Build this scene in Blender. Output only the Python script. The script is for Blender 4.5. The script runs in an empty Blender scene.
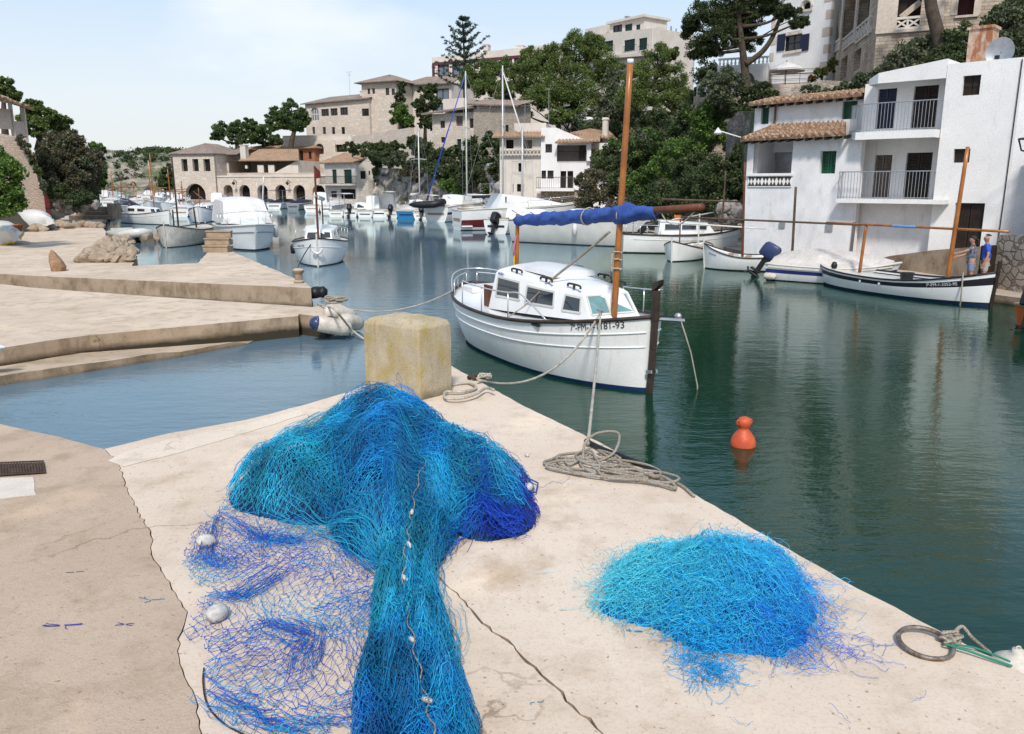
import bpy, bmesh, math, random
import numpy as np
from mathutils import Vector, Matrix, geometry
random.seed(11)
rng = np.random.default_rng(11)
PI = math.pi
FOC = 820.0; H = 3.2
TH = math.atan(183 / FOC); CT, ST = math.cos(TH), math.sin(TH)
scene = bpy.context.scene
COL = scene.collection

# ------------------------------------------------------------- where things stand
def ray(px, py):
    u = (px - 512) / FOC; v = (py - 367) / FOC
    return (u, CT - v * ST, -ST - v * CT)
def onz(px, py, z):
    d = ray(px, py); t = (z - H) / d[2]
    return (d[0] * t, d[1] * t, z)
def ony(px, py, Y):
    d = ray(px, py); t = Y / d[1]
    return (d[0] * t, Y, H + d[2] * t)
def at(px, z, Y):
    """ground point seen in column px at distance Y, height z"""
    # solve v for the given z and Y
    k = (z - H) / Y
    v = (-ST - k * CT) / (CT - k * ST)
    d1 = CT - v * ST
    return ((px - 512) / FOC * Y / d1, Y, z)
class Fr:
    """vertical plane frame: local x from p0 to p1, y away from the viewer side, z up from z0"""
    def __init__(s, p0, p1, z0=0.0):
        s.o = (p0[0], p0[1]); s.z0 = z0
        dx, dy = p1[0] - p0[0], p1[1] - p0[1]
        L = math.hypot(dx, dy); s.L = L
        s.d = (dx / L, dy / L); s.n = (-dy / L, dx / L); s.ang = math.atan2(dy, dx)
    def uv(s, px, py, off=0.0):
        d = ray(px, py)
        den = d[0] * s.n[0] + d[1] * s.n[1]
        t = (s.o[0] * s.n[0] + s.o[1] * s.n[1] + off) / den
        X, Y, Z = d[0] * t, d[1] * t, H + d[2] * t
        return ((X - s.o[0]) * s.d[0] + (Y - s.o[1]) * s.d[1], Z - s.z0)
    def w(s, x, y, z=0.0):
        return (s.o[0] + x * s.d[0] + y * s.n[0], s.o[1] + x * s.d[1] + y * s.n[1], z + s.z0)

# ------------------------------------------------------------- mesh helpers
class MB:
    def __init__(s): s.v = []; s.f = []; s.m = []
    def add(s, vs, fs, mi=0):
        o = len(s.v); s.v.extend([tuple(p) for p in vs])
        for f in fs: s.f.append(tuple(i + o for i in f)); s.m.append(mi)
        return s
    def box(s, x0, x1, y0, y1, z0, z1, mi=0):
        vs = [(x, y, z) for z in (z0, z1) for y in (y0, y1) for x in (x0, x1)]
        return s.add(vs, [(0,2,3,1),(4,5,7,6),(0,1,5,4),(2,6,7,3),(0,4,6,2),(1,3,7,5)], mi)
    def bar(s, a, b, w, h, mi=0, up=(0,0,1)):
        a, b = Vector(a), Vector(b); d = (b - a).normalized(); u = Vector(up)
        if abs(d.dot(u)) > .98: u = Vector((0,1,0))
        sx = d.cross(u).normalized() * w / 2; sy = sx.cross(d).normalized() * h / 2
        vs = [p + i * sx + j * sy for p in (a, b) for i, j in ((-1,-1),(1,-1),(1,1),(-1,1))]
        return s.add(vs, [(3,2,1,0),(4,5,6,7),(0,1,5,4),(1,2,6,5),(2,3,7,6),(3,0,4,7)], mi)
    def tube(s, pts, r, n=6, mi=0, cap=True):
        pts = [Vector(p) for p in pts]; k = len(pts)
        rs = [r] * k if not hasattr(r, '__len__') else list(r)
        t = (pts[1] - pts[0]).normalized()
        u = t.orthogonal().normalized(); o = len(s.v)
        for i, p in enumerate(pts):
            tn = (pts[min(i+1, k-1)] - pts[max(i-1, 0)])
            tn = tn.normalized() if tn.length > 1e-9 else t
            u = (u - tn * u.dot(tn)); u = u.normalized() if u.length > 1e-6 else tn.orthogonal().normalized()
            w = tn.cross(u)
            for j in range(n):
                a = 2 * PI * j / n
                s.v.append(tuple(p + (u * math.cos(a) + w * math.sin(a)) * rs[i]))
        for i in range(k - 1):
            for j in range(n):
                a = o + i*n + j; b = o + i*n + (j+1) % n
                s.f.append((a, b, b + n, a + n)); s.m.append(mi)
        if cap:
            s.f.append(tuple(o + j for j in reversed(range(n)))); s.m.append(mi)
            s.f.append(tuple(o + (k-1)*n + j for j in range(n))); s.m.append(mi)
        return s
    def lathe(s, prof, c=(0,0,0), n=16, mi=0, axis='z'):
        o = len(s.v)
        for r, z in prof:
            for j in range(n):
                a = 2 * PI * j / n; x, y = r * math.cos(a), r * math.sin(a)
                p = {'z': (x, y, z), 'x': (z, x, y), 'y': (y, z, x)}[axis]
                s.v.append((c[0] + p[0], c[1] + p[1], c[2] + p[2]))
        for i in range(len(prof) - 1):
            for j in range(n):
                a = o + i*n + j; b = o + i*n + (j+1) % n
                s.f.append((a, b, b + n, a + n)); s.m.append(mi)
        return s
    def grid(s, P, mi=0, flip=False, wrap=False):
        """P: rows of points"""
        o = len(s.v); R = len(P); C = len(P[0])
        for row in P: s.v.extend([tuple(p) for p in row])
        for i in range(R - 1):
            for j in range(C if wrap else C - 1):
                q = (o + i*C + j, o + i*C + (j+1) % C, o + (i+1)*C + (j+1) % C, o + (i+1)*C + j)
                s.f.append(q[::-1] if flip else q); s.m.append(mi)
        return s
    def poly3(s, loops, mi=0, up=None):
        """flat polygon with holes (3-D loops)"""
        loops = [[Vector(p) for p in l] for l in loops]
        tr = geometry.tessellate_polygon(loops)
        flat = [p for l in loops for p in l]
        fs = []
        for t in tr:
            if up is not None:
                n = (flat[t[1]] - flat[t[0]]).cross(flat[t[2]] - flat[t[0]])
                if n.dot(Vector(up)) < 0: t = tuple(reversed(t))
            fs.append(tuple(t))
        return s.add(flat, fs, mi)
    def prism(s, top, zb, mi=0, mside=None):
        """solid under a polygon whose corners may have their own height"""
        mside = mi if mside is None else mside
        area = sum(top[i][0]*top[(i+1)%len(top)][1] - top[(i+1)%len(top)][0]*top[i][1] for i in range(len(top)))
        if area < 0: top = top[::-1]
        s.poly3([top], mi, (0,0,1))
        n = len(top); o = len(s.v)
        s.v.extend([tuple(p) for p in top]); s.v.extend([(p[0], p[1], zb) for p in top])
        for i in range(n):
            j = (i+1) % n
            s.f.append((o+i, o+n+i, o+n+j, o+j)); s.m.append(mside)
        return s
    def build(s, name, mats, parent=None, smooth=False, bevel=0, auto=None):
        me = bpy.data.meshes.new(name)
        me.from_pydata(s.v, [], s.f)
        mats = mats if isinstance(mats, (list, tuple)) else [mats]
        for m in mats: me.materials.append(m)
        me.polygons.foreach_set('material_index', s.m)
        if smooth: me.polygons.foreach_set('use_smooth', [True] * len(s.f))
        me.update()
        if auto is not None:
            bm = bmesh.new(); bm.from_mesh(me); bmesh.ops.remove_doubles(bm, verts=bm.verts, dist=1e-5)
            bmesh.ops.recalc_face_normals(bm, faces=bm.faces)
            for e in bm.edges:
                if len(e.link_faces) == 2 and e.calc_face_angle(0) > auto: e.smooth = False
            for f in bm.faces: f.smooth = True
            bm.to_mesh(me); bm.free()
        o = bpy.data.objects.new(name, me); COL.objects.link(o)
        if parent is not None: o.parent = parent
        if bevel:
            b = o.modifiers.new('bevel', 'BEVEL'); b.width = bevel; b.segments = 2; b.limit_method = 'ANGLE'; b.angle_limit = .6
        return o

def npmesh(name, V, Fq, mat, parent=None, col=None, smooth=False):
    V = np.asarray(V, dtype=np.float32); Fq = np.asarray(Fq, dtype=np.int32); k = Fq.shape[1]
    me = bpy.data.meshes.new(name)
    me.vertices.add(len(V)); me.vertices.foreach_set('co', V.ravel())
    me.loops.add(Fq.size); me.loops.foreach_set('vertex_index', Fq.ravel())
    me.polygons.add(len(Fq)); me.polygons.foreach_set('loop_start', np.arange(0, Fq.size, k, dtype=np.int32))
    me.update(calc_edges=True)
    if smooth: me.polygons.foreach_set('use_smooth', np.ones(len(Fq), dtype=bool))
    if col is not None:
        a = me.color_attributes.new('tint', 'FLOAT_COLOR', 'POINT')
        a.data.foreach_set('color', np.asarray(col, dtype=np.float32).ravel())
    me.materials.append(mat)
    o = bpy.data.objects.new(name, me); COL.objects.link(o)
    if parent is not None: o.parent = parent
    return o

def spline(pts, n=8):
    pts = [Vector(p) for p in pts]; out = []
    for i in range(len(pts) - 1):
        p0, p1, p2, p3 = pts[max(i-1,0)], pts[i], pts[i+1], pts[min(i+2,len(pts)-1)]
        for k in range(n):
            t = k / n; out.append(.5 * ((2*p1) + (p2-p0)*t + (2*p0-5*p1+4*p2-p3)*t*t + (3*p1-p0-3*p2+p3)*t**3))
    out.append(pts[-1]); return out
def tag(o, label=None, cat=None, group=None, kind=None):
    if label: o['label'] = label
    if cat: o['category'] = cat
    if group: o['group'] = group
    if kind: o['kind'] = kind
    return o
def empty(name, loc=(0,0,0), rz=0, label=None, cat=None, group=None):
    o = bpy.data.objects.new(name, None); o.empty_display_size = .2
    COL.objects.link(o); o.location = loc; o.rotation_euler = (0, 0, rz)
    return tag(o, label, cat, group)
def struct(o): o['kind'] = 'structure'; return o
def copy_tree(o, parent=None):
    c = o.copy(); COL.objects.link(c)
    if parent is not None: c.parent = parent
    for ch in list(o.children): copy_tree(ch, c)
    return c

# ------------------------------------------------------------- materials
def newmat(name):
    m = bpy.data.materials.new(name); m.use_nodes = True
    nt = m.node_tree; b = nt.nodes['Principled BSDF']
    return m, nt, b
def N(nt, t, **kw):
    n = nt.nodes.new(t)
    for k, v in kw.items(): setattr(n, k, v)
    return n
def mixc(nt, fac, a, b, mode='MIX'):
    m = N(nt, 'ShaderNodeMix', data_type='RGBA', blend_type=mode)
    for i, x in ((0, fac), (6, a), (7, b)):
        if isinstance(x, (int, float)): m.inputs[i].default_value = x
        elif isinstance(x, tuple): m.inputs[i].default_value = (x[0], x[1], x[2], 1)
        else: nt.links.new(x, m.inputs[i])
    return m.outputs[2]
def ramp(nt, src, p0, p1, c0=(0,0,0), c1=(1,1,1)):
    r = N(nt, 'ShaderNodeValToRGB'); nt.links.new(src, r.inputs[0])
    e = r.color_ramp.elements; e[0].position = p0; e[1].position = p1
    e[0].color = (*c0, 1); e[1].color = (*c1, 1)
    return r.outputs[0]
def noise(nt, vec, scale, detail=4, rough=.55):
    n = N(nt, 'ShaderNodeTexNoise'); n.inputs['Scale'].default_value = scale
    n.inputs['Detail'].default_value = detail; n.inputs['Roughness'].default_value = rough
    nt.links.new(vec, n.inputs['Vector']); return n.outputs['Fac']
def wpos(nt, sc=(1,1,1), obj=False):
    if obj:
        g = N(nt, 'ShaderNodeTexCoord').outputs['Object']
    else:
        g = N(nt, 'ShaderNodeNewGeometry').outputs['Position']
    if sc == (1,1,1): return g
    m = N(nt, 'ShaderNodeVectorMath', operation='MULTIPLY'); nt.links.new(g, m.inputs[0]); m.inputs[1].default_value = sc
    return m.outputs[0]
def bump(nt, b, h, strength=.4, dist=.01):
    n = N(nt, 'ShaderNodeBump'); n.inputs['Strength'].default_value = strength; n.inputs['Distance'].default_value = dist
    nt.links.new(h, n.inputs['Height']); nt.links.new(n.outputs[0], b.inputs['Normal'])
def surf(name, c1, c2=None, scale=3.0, rough=.8, bmp=.3, bdist=.01, fine=25.0, stain=None, stain_sc=(1.5,1.5,.4), stain_lo=.55, stain_hi=.75, spec=.3, metal=0, obj=False, finec=.12):
    """two-tone weathered surface: large soft patches, fine grain, optional vertical stains"""
    m, nt, b = newmat(name); c2 = c2 or tuple(x * .8 for x in c1)
    p = wpos(nt, obj=obj)
    n1 = noise(nt, p, scale, 5); n2 = noise(nt, p, fine, 3, .7)
    c = mixc(nt, ramp(nt, n1, .35, .65), c1, c2)
    c = mixc(nt, ramp(nt, n2, .4, .75), c, mixc(nt, 1.0, c, tuple([1 - finec*2] * 3), 'MULTIPLY'))
    if stain:
        s = noise(nt, wpos(nt, stain_sc, obj=obj), 2.2, 6, .6)
        c = mixc(nt, ramp(nt, s, stain_lo, stain_hi), c, stain)
    nt.links.new(c, b.inputs['Base Color'])
    b.inputs['Roughness'].default_value = rough; b.inputs['Specular IOR Level'].default_value = spec; b.inputs['Metallic'].default_value = metal
    if bmp: bump(nt, b, n2, bmp, bdist)
    return m
def plain(name, c, rough=.5, spec=.4, metal=0, var=.12, sc=6):
    m, nt, b = newmat(name)
    n = noise(nt, wpos(nt), sc, 4)
    nt.links.new(mixc(nt, ramp(nt, n, .3, .7), c, tuple(x * (1 - var * 2) for x in c)), b.inputs['Base Color'])
    b.inputs['Roughness'].default_value = rough; b.inputs['Specular IOR Level'].default_value = spec; b.inputs['Metallic'].default_value = metal
    return m
def stones(name, c1, c2, mortar, scale=3.0, squash=(1,1,1.7), mw=.06, bdist=.03, rnd=1.0, green=None):
    """irregular masonry / rubble from voronoi cells in the object's own space"""
    m, nt, b = newmat(name); p = wpos(nt, squash, obj=True)
    nn = N(nt, 'ShaderNodeTexNoise'); nn.inputs['Scale'].default_value = scale * .8; nt.links.new(p, nn.inputs['Vector'])
    add = N(nt, 'ShaderNodeVectorMath', operation='MULTIPLY_ADD'); nt.links.new(nn.outputs['Color'], add.inputs[0]); add.inputs[1].default_value = (.25/scale*2,)*3; nt.links.new(p, add.inputs[2])
    v = N(nt, 'ShaderNodeTexVoronoi', feature='DISTANCE_TO_EDGE'); v2 = N(nt, 'ShaderNodeTexVoronoi')
    for q in (v, v2): q.inputs['Scale'].default_value = scale; q.inputs['Randomness'].default_value = rnd; nt.links.new(add.outputs[0], q.inputs['Vector'])
    e = ramp(nt, v.outputs['Distance'], mw * .4, mw * 1.6)
    sep = N(nt, 'ShaderNodeSeparateColor'); nt.links.new(v2.outputs['Color'], sep.inputs[0])
    c = mixc(nt, sep.outputs[0], c1, c2)
    n2 = noise(nt, p, 14, 4); c = mixc(nt, ramp(nt, n2, .35, .8), c, mixc(nt, 1.0, c, (.7,.7,.7), 'MULTIPLY'))
    c = mixc(nt, e, mortar, c)
    if green:
        g = noise(nt, wpos(nt), .6, 5); c = mixc(nt, ramp(nt, g, .5, .62), c, green)
    nt.links.new(c, b.inputs['Base Color']); b.inputs['Roughness'].default_value = .9; b.inputs['Specular IOR Level'].default_value = .2
    ml = N(nt, 'ShaderNodeMath', operation='MULTIPLY_ADD'); nt.links.new(n2, ml.inputs[0]); ml.inputs[1].default_value = .4; nt.links.new(e, ml.inputs[2])
    bump(nt, b, ml.outputs[0], .8, bdist)
    return m
def bricks(name, c1, c2, mortar, bw=.5, bh=.2):
    m, nt, b = newmat(name); o = wpos(nt, obj=True); s = N(nt, 'ShaderNodeSeparateXYZ'); nt.links.new(o, s.inputs[0])
    a = N(nt, 'ShaderNodeMath', operation='ADD'); nt.links.new(s.outputs[0], a.inputs[0]); nt.links.new(s.outputs[1], a.inputs[1])
    cb = N(nt, 'ShaderNodeCombineXYZ'); nt.links.new(a.outputs[0], cb.inputs[0]); nt.links.new(s.outputs[2], cb.inputs[1])
    nn = N(nt, 'ShaderNodeTexNoise'); nn.inputs['Scale'].default_value = 1.6; nn.inputs['Detail'].default_value = 4; nt.links.new(o, nn.inputs['Vector'])
    va = N(nt, 'ShaderNodeVectorMath', operation='MULTIPLY_ADD'); nt.links.new(nn.outputs['Color'], va.inputs[0]); va.inputs[1].default_value = (.14,.10,0); nt.links.new(cb.outputs[0], va.inputs[2])
    t = N(nt, 'ShaderNodeTexBrick'); nt.links.new(va.outputs[0], t.inputs['Vector']); t.offset = .43; t.squash = 1.3; t.squash_frequency = 3
    for k, v in (('Scale',1.0),('Mortar Size',.018),('Mortar Smooth',.5),('Bias',-.1),('Brick Width',bw),('Row Height',bh)): t.inputs[k].default_value = v
    for k, v in (('Color1',c1),('Color2',c2),('Mortar',mortar)): t.inputs[k].default_value = (*v,1)
    st = noise(nt, wpos(nt, (1,1,.5)), .7, 6, .65); c = mixc(nt, ramp(nt, st, .45, .7), t.outputs['Color'], mixc(nt, 1.0, t.outputs['Color'], (.62,.56,.5), 'MULTIPLY'))
    nt.links.new(c, b.inputs['Base Color']); b.inputs['Roughness'].default_value = .95; b.inputs['Specular IOR Level'].default_value = .15
    bump(nt, b, t.outputs['Fac'], -.6, .02); return m
def foliage(name, dark, light, tip=None, sc=.7):
    m, nt, b = newmat(name)
    g = N(nt, 'ShaderNodeNewGeometry'); r = g.outputs['Random Per Island']
    n = noise(nt, g.outputs['Position'], sc, 3)
    c = mixc(nt, r, dark, light)
    c = mixc(nt, ramp(nt, n, .4, .65), c, mixc(nt, r, tuple(x * .7 for x in dark), tuple(x * .7 for x in light)))
    if tip: c = mixc(nt, ramp(nt, r, .86, .95), c, tip)
    nt.links.new(c, b.inputs['Base Color']); b.inputs['Roughness'].default_value = .65; b.inputs['Specular IOR Level'].default_value = .25
    tr = N(nt, 'ShaderNodeBsdfTranslucent'); nt.links.new(c, tr.inputs[0])
    mx = N(nt, 'ShaderNodeMixShader'); mx.inputs[0].default_value = .3
    nt.links.new(b.outputs[0], mx.inputs[1]); nt.links.new(tr.outputs[0], mx.inputs[2])
    nt.links.new(mx.outputs[0], nt.nodes['Material Output'].inputs[0])
    return m

M = {}
M['white'] = surf('white_limewash', (.76,.75,.76), (.66,.65,.66), 1.2, .85, .25, .01, 30, stain=(.46,.43,.40), stain_lo=.55, stain_hi=.85)
M['white2'] = surf('white_limewash_clean', (.80,.785,.77), (.73,.71,.70), .8, .85, .2, .01, 30, stain=(.52,.48,.44), stain_lo=.58, stain_hi=.92)
M['cream'] = surf('cream_render', (.66,.60,.54), (.58,.52,.46), .8, .85, .25, .01, 20, stain=(.42,.36,.30), stain_lo=.55, stain_hi=.95)
M['sand'] = stones('sand_limestone_blocks', (.68,.585,.50), (.56,.475,.40), (.48,.41,.345), 1.5, (1,1,2.0), .05, .02)
M['sandplain'] = surf('sand_limestone', (.60,.51,.43), (.50,.42,.35), .5, .9, .4, .03, 9, stain=(.34,.27,.22), stain_lo=.58, stain_hi=.95, finec=.15)
M['orange'] = surf('orange_plaster', (.36,.15,.075), (.28,.11,.06), .7, .9, .4, .03, 8)
M['masonry'] = stones('stone_masonry', (.52,.44,.36), (.38,.32,.26), (.27,.225,.18), 4.2, (.8,.8,1.9), .06)
M['masonry_pink'] = stones('pink_stone_blocks', (.82,.63,.49), (.70,.53,.41), (.58,.45,.36), 4.2, (1,1,1.9), .05)
M['coursed'] = bricks('coursed_stone', (.54,.45,.36), (.36,.29,.23), (.25,.205,.165), .42, .17)
M['rubble'] = stones('rubble_wall', (.50,.42,.34), (.33,.27,.22), (.20,.165,.13), 3.2, (1,1,1.3), .06, .04)
M['rock'] = stones('cliff_rock', (.40,.35,.30), (.24,.19,.15), (.10,.08,.06), .8, (1,1,.6), .12, .2)
M['boulder'] = surf('boulder_stone', (.42,.33,.24), (.28,.21,.15), 3, .9, .8, .05, 14, obj=False)
M['tile'] = surf('clay_tile', (.29,.155,.09), (.15,.09,.06), 5.0, .85, .4, .02, 16, stain=(.42,.33,.23), stain_sc=(3,3,3), stain_lo=.5, stain_hi=.64, finec=.25)
M['tile_pale'] = surf('weathered_tile', (.40,.26,.17), (.28,.19,.13), 1.2, .9, .4, .03, 9, finec=.2)
M['slate_roof'] = surf('brown_grey_roof', (.30,.23,.19), (.22,.17,.14), 1.0, .9, .4, .03, 8, finec=.2)
M['glass'] = plain('dark_window_glass', (.018,.02,.024), .08, .6)
M['sky_glass'] = plain('reflecting_window_glass', (.10,.15,.2), .06, .9)
M['boat_glass'] = plain('boat_window_glass', (.02,.03,.04), .05, .9)
M['teal_glass'] = plain('pale_teal_window_glass', (.16,.30,.31), .08, .7)
M['dark'] = plain('dark_interior', (.02,.017,.015), .9, .1)
M['room'] = plain('shaded_room_wall', (.16,.13,.11), .9, .1)
M['green'] = plain('green_paint', (.005,.075,.035), .5)
M['dgreen'] = plain('dark_green_paint', (.006,.045,.035), .5)
M['navy'] = plain('navy_shutter_paint', (.012,.016,.05), .5)
M['red'] = plain('dark_red_paint', (.10,.012,.015), .5)
M['maroon'] = plain('maroon_band', (.09,.02,.03), .6)
M['brown'] = surf('dark_brown_wood', (.030,.019,.013), (.018,.011,.008), 5, .6, .3, .005, 30)
M['wood'] = surf('weathered_pale_wood', (.40,.29,.20), (.28,.20,.13), 5, .8, .4, .006, 30)
M['varnish'] = surf('varnished_spar', (.42,.15,.03), (.28,.085,.016), 3, .32, .1, .003, 40, spec=.5)
M['oldspar'] = surf('grey_brown_spar', (.12,.075,.05), (.07,.045,.032), 4, .7, .2, .003, 40)
M['teak'] = surf('red_brown_teak', (.16,.055,.025), (.10,.035,.018), 6, .5, .2, .003, 40)
M['rail'] = surf('dark_gunwale_wood', (.055,.035,.027), (.03,.02,.016), 6, .5, .2, .003, 40)
M['gel'] = plain('white_gelcoat', (.74,.74,.73), .25, .5, var=.05, sc=2)
M['hullwhite'] = surf('boat_hull_white', (.76,.755,.74), (.69,.68,.66), 1.5, .28, .05, .003, 30, stain=(.52,.46,.37), stain_sc=(3,3,.45), stain_lo=.60, stain_hi=.9, spec=.5, finec=.05)
M['gel2'] = plain('off_white_gelcoat', (.62,.60,.55), .3, .5, var=.08, sc=2)
M['oldwhite'] = surf('weathered_white_boat_paint', (.58,.55,.50), (.44,.40,.34), 4, .6, .2, .004, 30, stain=(.22,.16,.11), stain_lo=.62, stain_hi=.8)
M['antifoul'] = plain('blue_antifouling', (.006,.02,.11), .6)
M['antidark'] = plain('dark_antifouling', (.012,.016,.022), .7)
M['bluepaint'] = plain('blue_boat_paint', (.01,.16,.36), .4)
M['bluestripe'] = plain('blue_hull_stripe', (.02,.03,.17), .4)
M['redstripe'] = plain('red_hull_stripe', (.12,.012,.015), .4)
M['black'] = plain('black_rubber', (.012,.012,.014), .5)
M['blackstripe'] = plain('black_hull_paint', (.012,.013,.02), .4)
M['tarp'] = surf('cream_tarpaulin', (.60,.55,.50), (.52,.47,.42), 3, .8, .2, .01, 10)
M['canvas_white'] = surf('white_canvas', (.70,.68,.67), (.60,.58,.58), 2, .8, .2, .01, 10)
M['canvas_navy'] = plain('navy_canvas', (.012,.016,.04), .8)
M['canvas_blue'] = surf('blue_sail_canvas', (.045,.105,.36), (.028,.065,.25), 6, .8, .4, .01, 30)
M['green_cover'] = plain('green_cover', (.01,.16,.03), .7)
M['orange_paint'] = plain('orange_paint', (.55,.12,.02), .5)
M['metal'] = plain('galvanised_metal', (.42,.43,.45), .4, .5, .7)
M['steel'] = plain('polished_rail', (.72,.72,.72), .25, .5, .6)
M['alu'] = plain('white_aluminium_mast', (.62,.62,.62), .35, .5, .1)
M['iron'] = surf('rusty_iron', (.10,.06,.04), (.05,.03,.025), 20, .8, .5, .004, 60)
M['ringmetal'] = surf('worn_ring_steel', (.30,.27,.24), (.14,.09,.06), 25, .55, .3, .002, 80, metal=.6)
M['motorblue'] = plain('blue_outboard_cowl', (.03,.045,.12), .35)
M['buoy'] = surf('orange_buoy_plastic', (.58,.10,.035), (.46,.075,.03), 8, .5, .1, .002, 40)
M['fender'] = surf('grubby_white_fender', (.62,.56,.48), (.48,.42,.34), 8, .6, .1, .002, 30)
M['corkfloat'] = surf('dirty_white_net_float', (.60,.57,.54), (.42,.39,.36), 30, .7, .2, .002, 90)
M['yellow'] = plain('yellow_paint', (.62,.36,.02), .5)
M['terracotta'] = plain('terracotta', (.36,.12,.05), .8)
M['skin'] = plain('skin', (.42,.22,.15), .6)
M['hair'] = plain('dark_hair', (.02,.014,.01), .7)
M['shirt_blue'] = plain('blue_tshirt', (.03,.09,.45), .9)
M['shirt_pat'] = surf('patterned_top', (.03,.05,.10), (.25,.28,.32), 18, .9, 0)
M['shorts_blue'] = plain('pale_denim', (.20,.25,.36), .9)
M['shorts_beige'] = plain('beige_shorts', (.42,.38,.32), .9)
M['greenrope'] = plain('green_twine', (.02,.22,.14), .8)
M['ink'] = plain('dark_lettering', (.03,.035,.05), .7)
M['blueink'] = plain('blue_lettering', (.04,.06,.3), .7)
M['bark'] = surf('bark', (.10,.075,.055), (.055,.042,.032), 4, .95, .8, .04, 14)
M['bark_pale'] = surf('pale_grey_bark', (.20,.165,.135), (.11,.09,.075), 3, .95, .8, .04, 14)
M['soil'] = surf('earth_slope', (.10,.075,.05), (.055,.055,.03), .5, .95, .6, .1, 4)
M['pine'] = foliage('pine_needles', (.055,.095,.028), (.19,.25,.065), (.27,.30,.09))
M['pine_dark'] = foliage('dark_pine_needles', (.022,.042,.017), (.078,.108,.038), (.13,.14,.05))
M['pine_far'] = foliage('stone_pine_needles', (.045,.085,.032), (.13,.19,.055))
M['bright'] = foliage('bright_green_leaves', (.045,.105,.02), (.15,.245,.05), (.24,.31,.08))
M['olive'] = foliage('grey_green_leaves', (.055,.075,.042), (.16,.185,.10), (.23,.24,.15))
M['dull'] = foliage('dark_shrub_leaves', (.030,.054,.022), (.105,.142,.052), (.17,.18,.08))
M['brownish'] = foliage('brownish_green_leaves', (.075,.07,.04), (.175,.16,.09), (.24,.19,.11))
M['spruce'] = foliage('araucaria_needles', (.022,.055,.042), (.075,.12,.08))
M['flower'] = foliage('flowering_plant_leaves', (.03,.08,.02), (.11,.19,.045), (.5,.08,.06))

def rope_mat(name, c, sc=110):
    m, nt, b = newmat(name)
    p = wpos(nt, obj=True); n1 = noise(nt, p, sc, 2); n2 = noise(nt, p, 6, 3)
    c_ = mixc(nt, ramp(nt, n1, .35, .62), tuple(x * .45 for x in c), c)
    c_ = mixc(nt, ramp(nt, n2, .35, .7), c_, mixc(nt, 1.0, c_, (.7,.66,.6), 'MULTIPLY'))
    nt.links.new(c_, b.inputs['Base Color']); b.inputs['Roughness'].default_value = .9; b.inputs['Specular IOR Level'].default_value = .2
    bump(nt, b, n1, .7, .004)
    return m
M['rope'] = rope_mat('rope_fibre', (.60,.55,.47))
M['rope_grey'] = rope_mat('old_rope_fibre', (.42,.37,.31))

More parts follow.
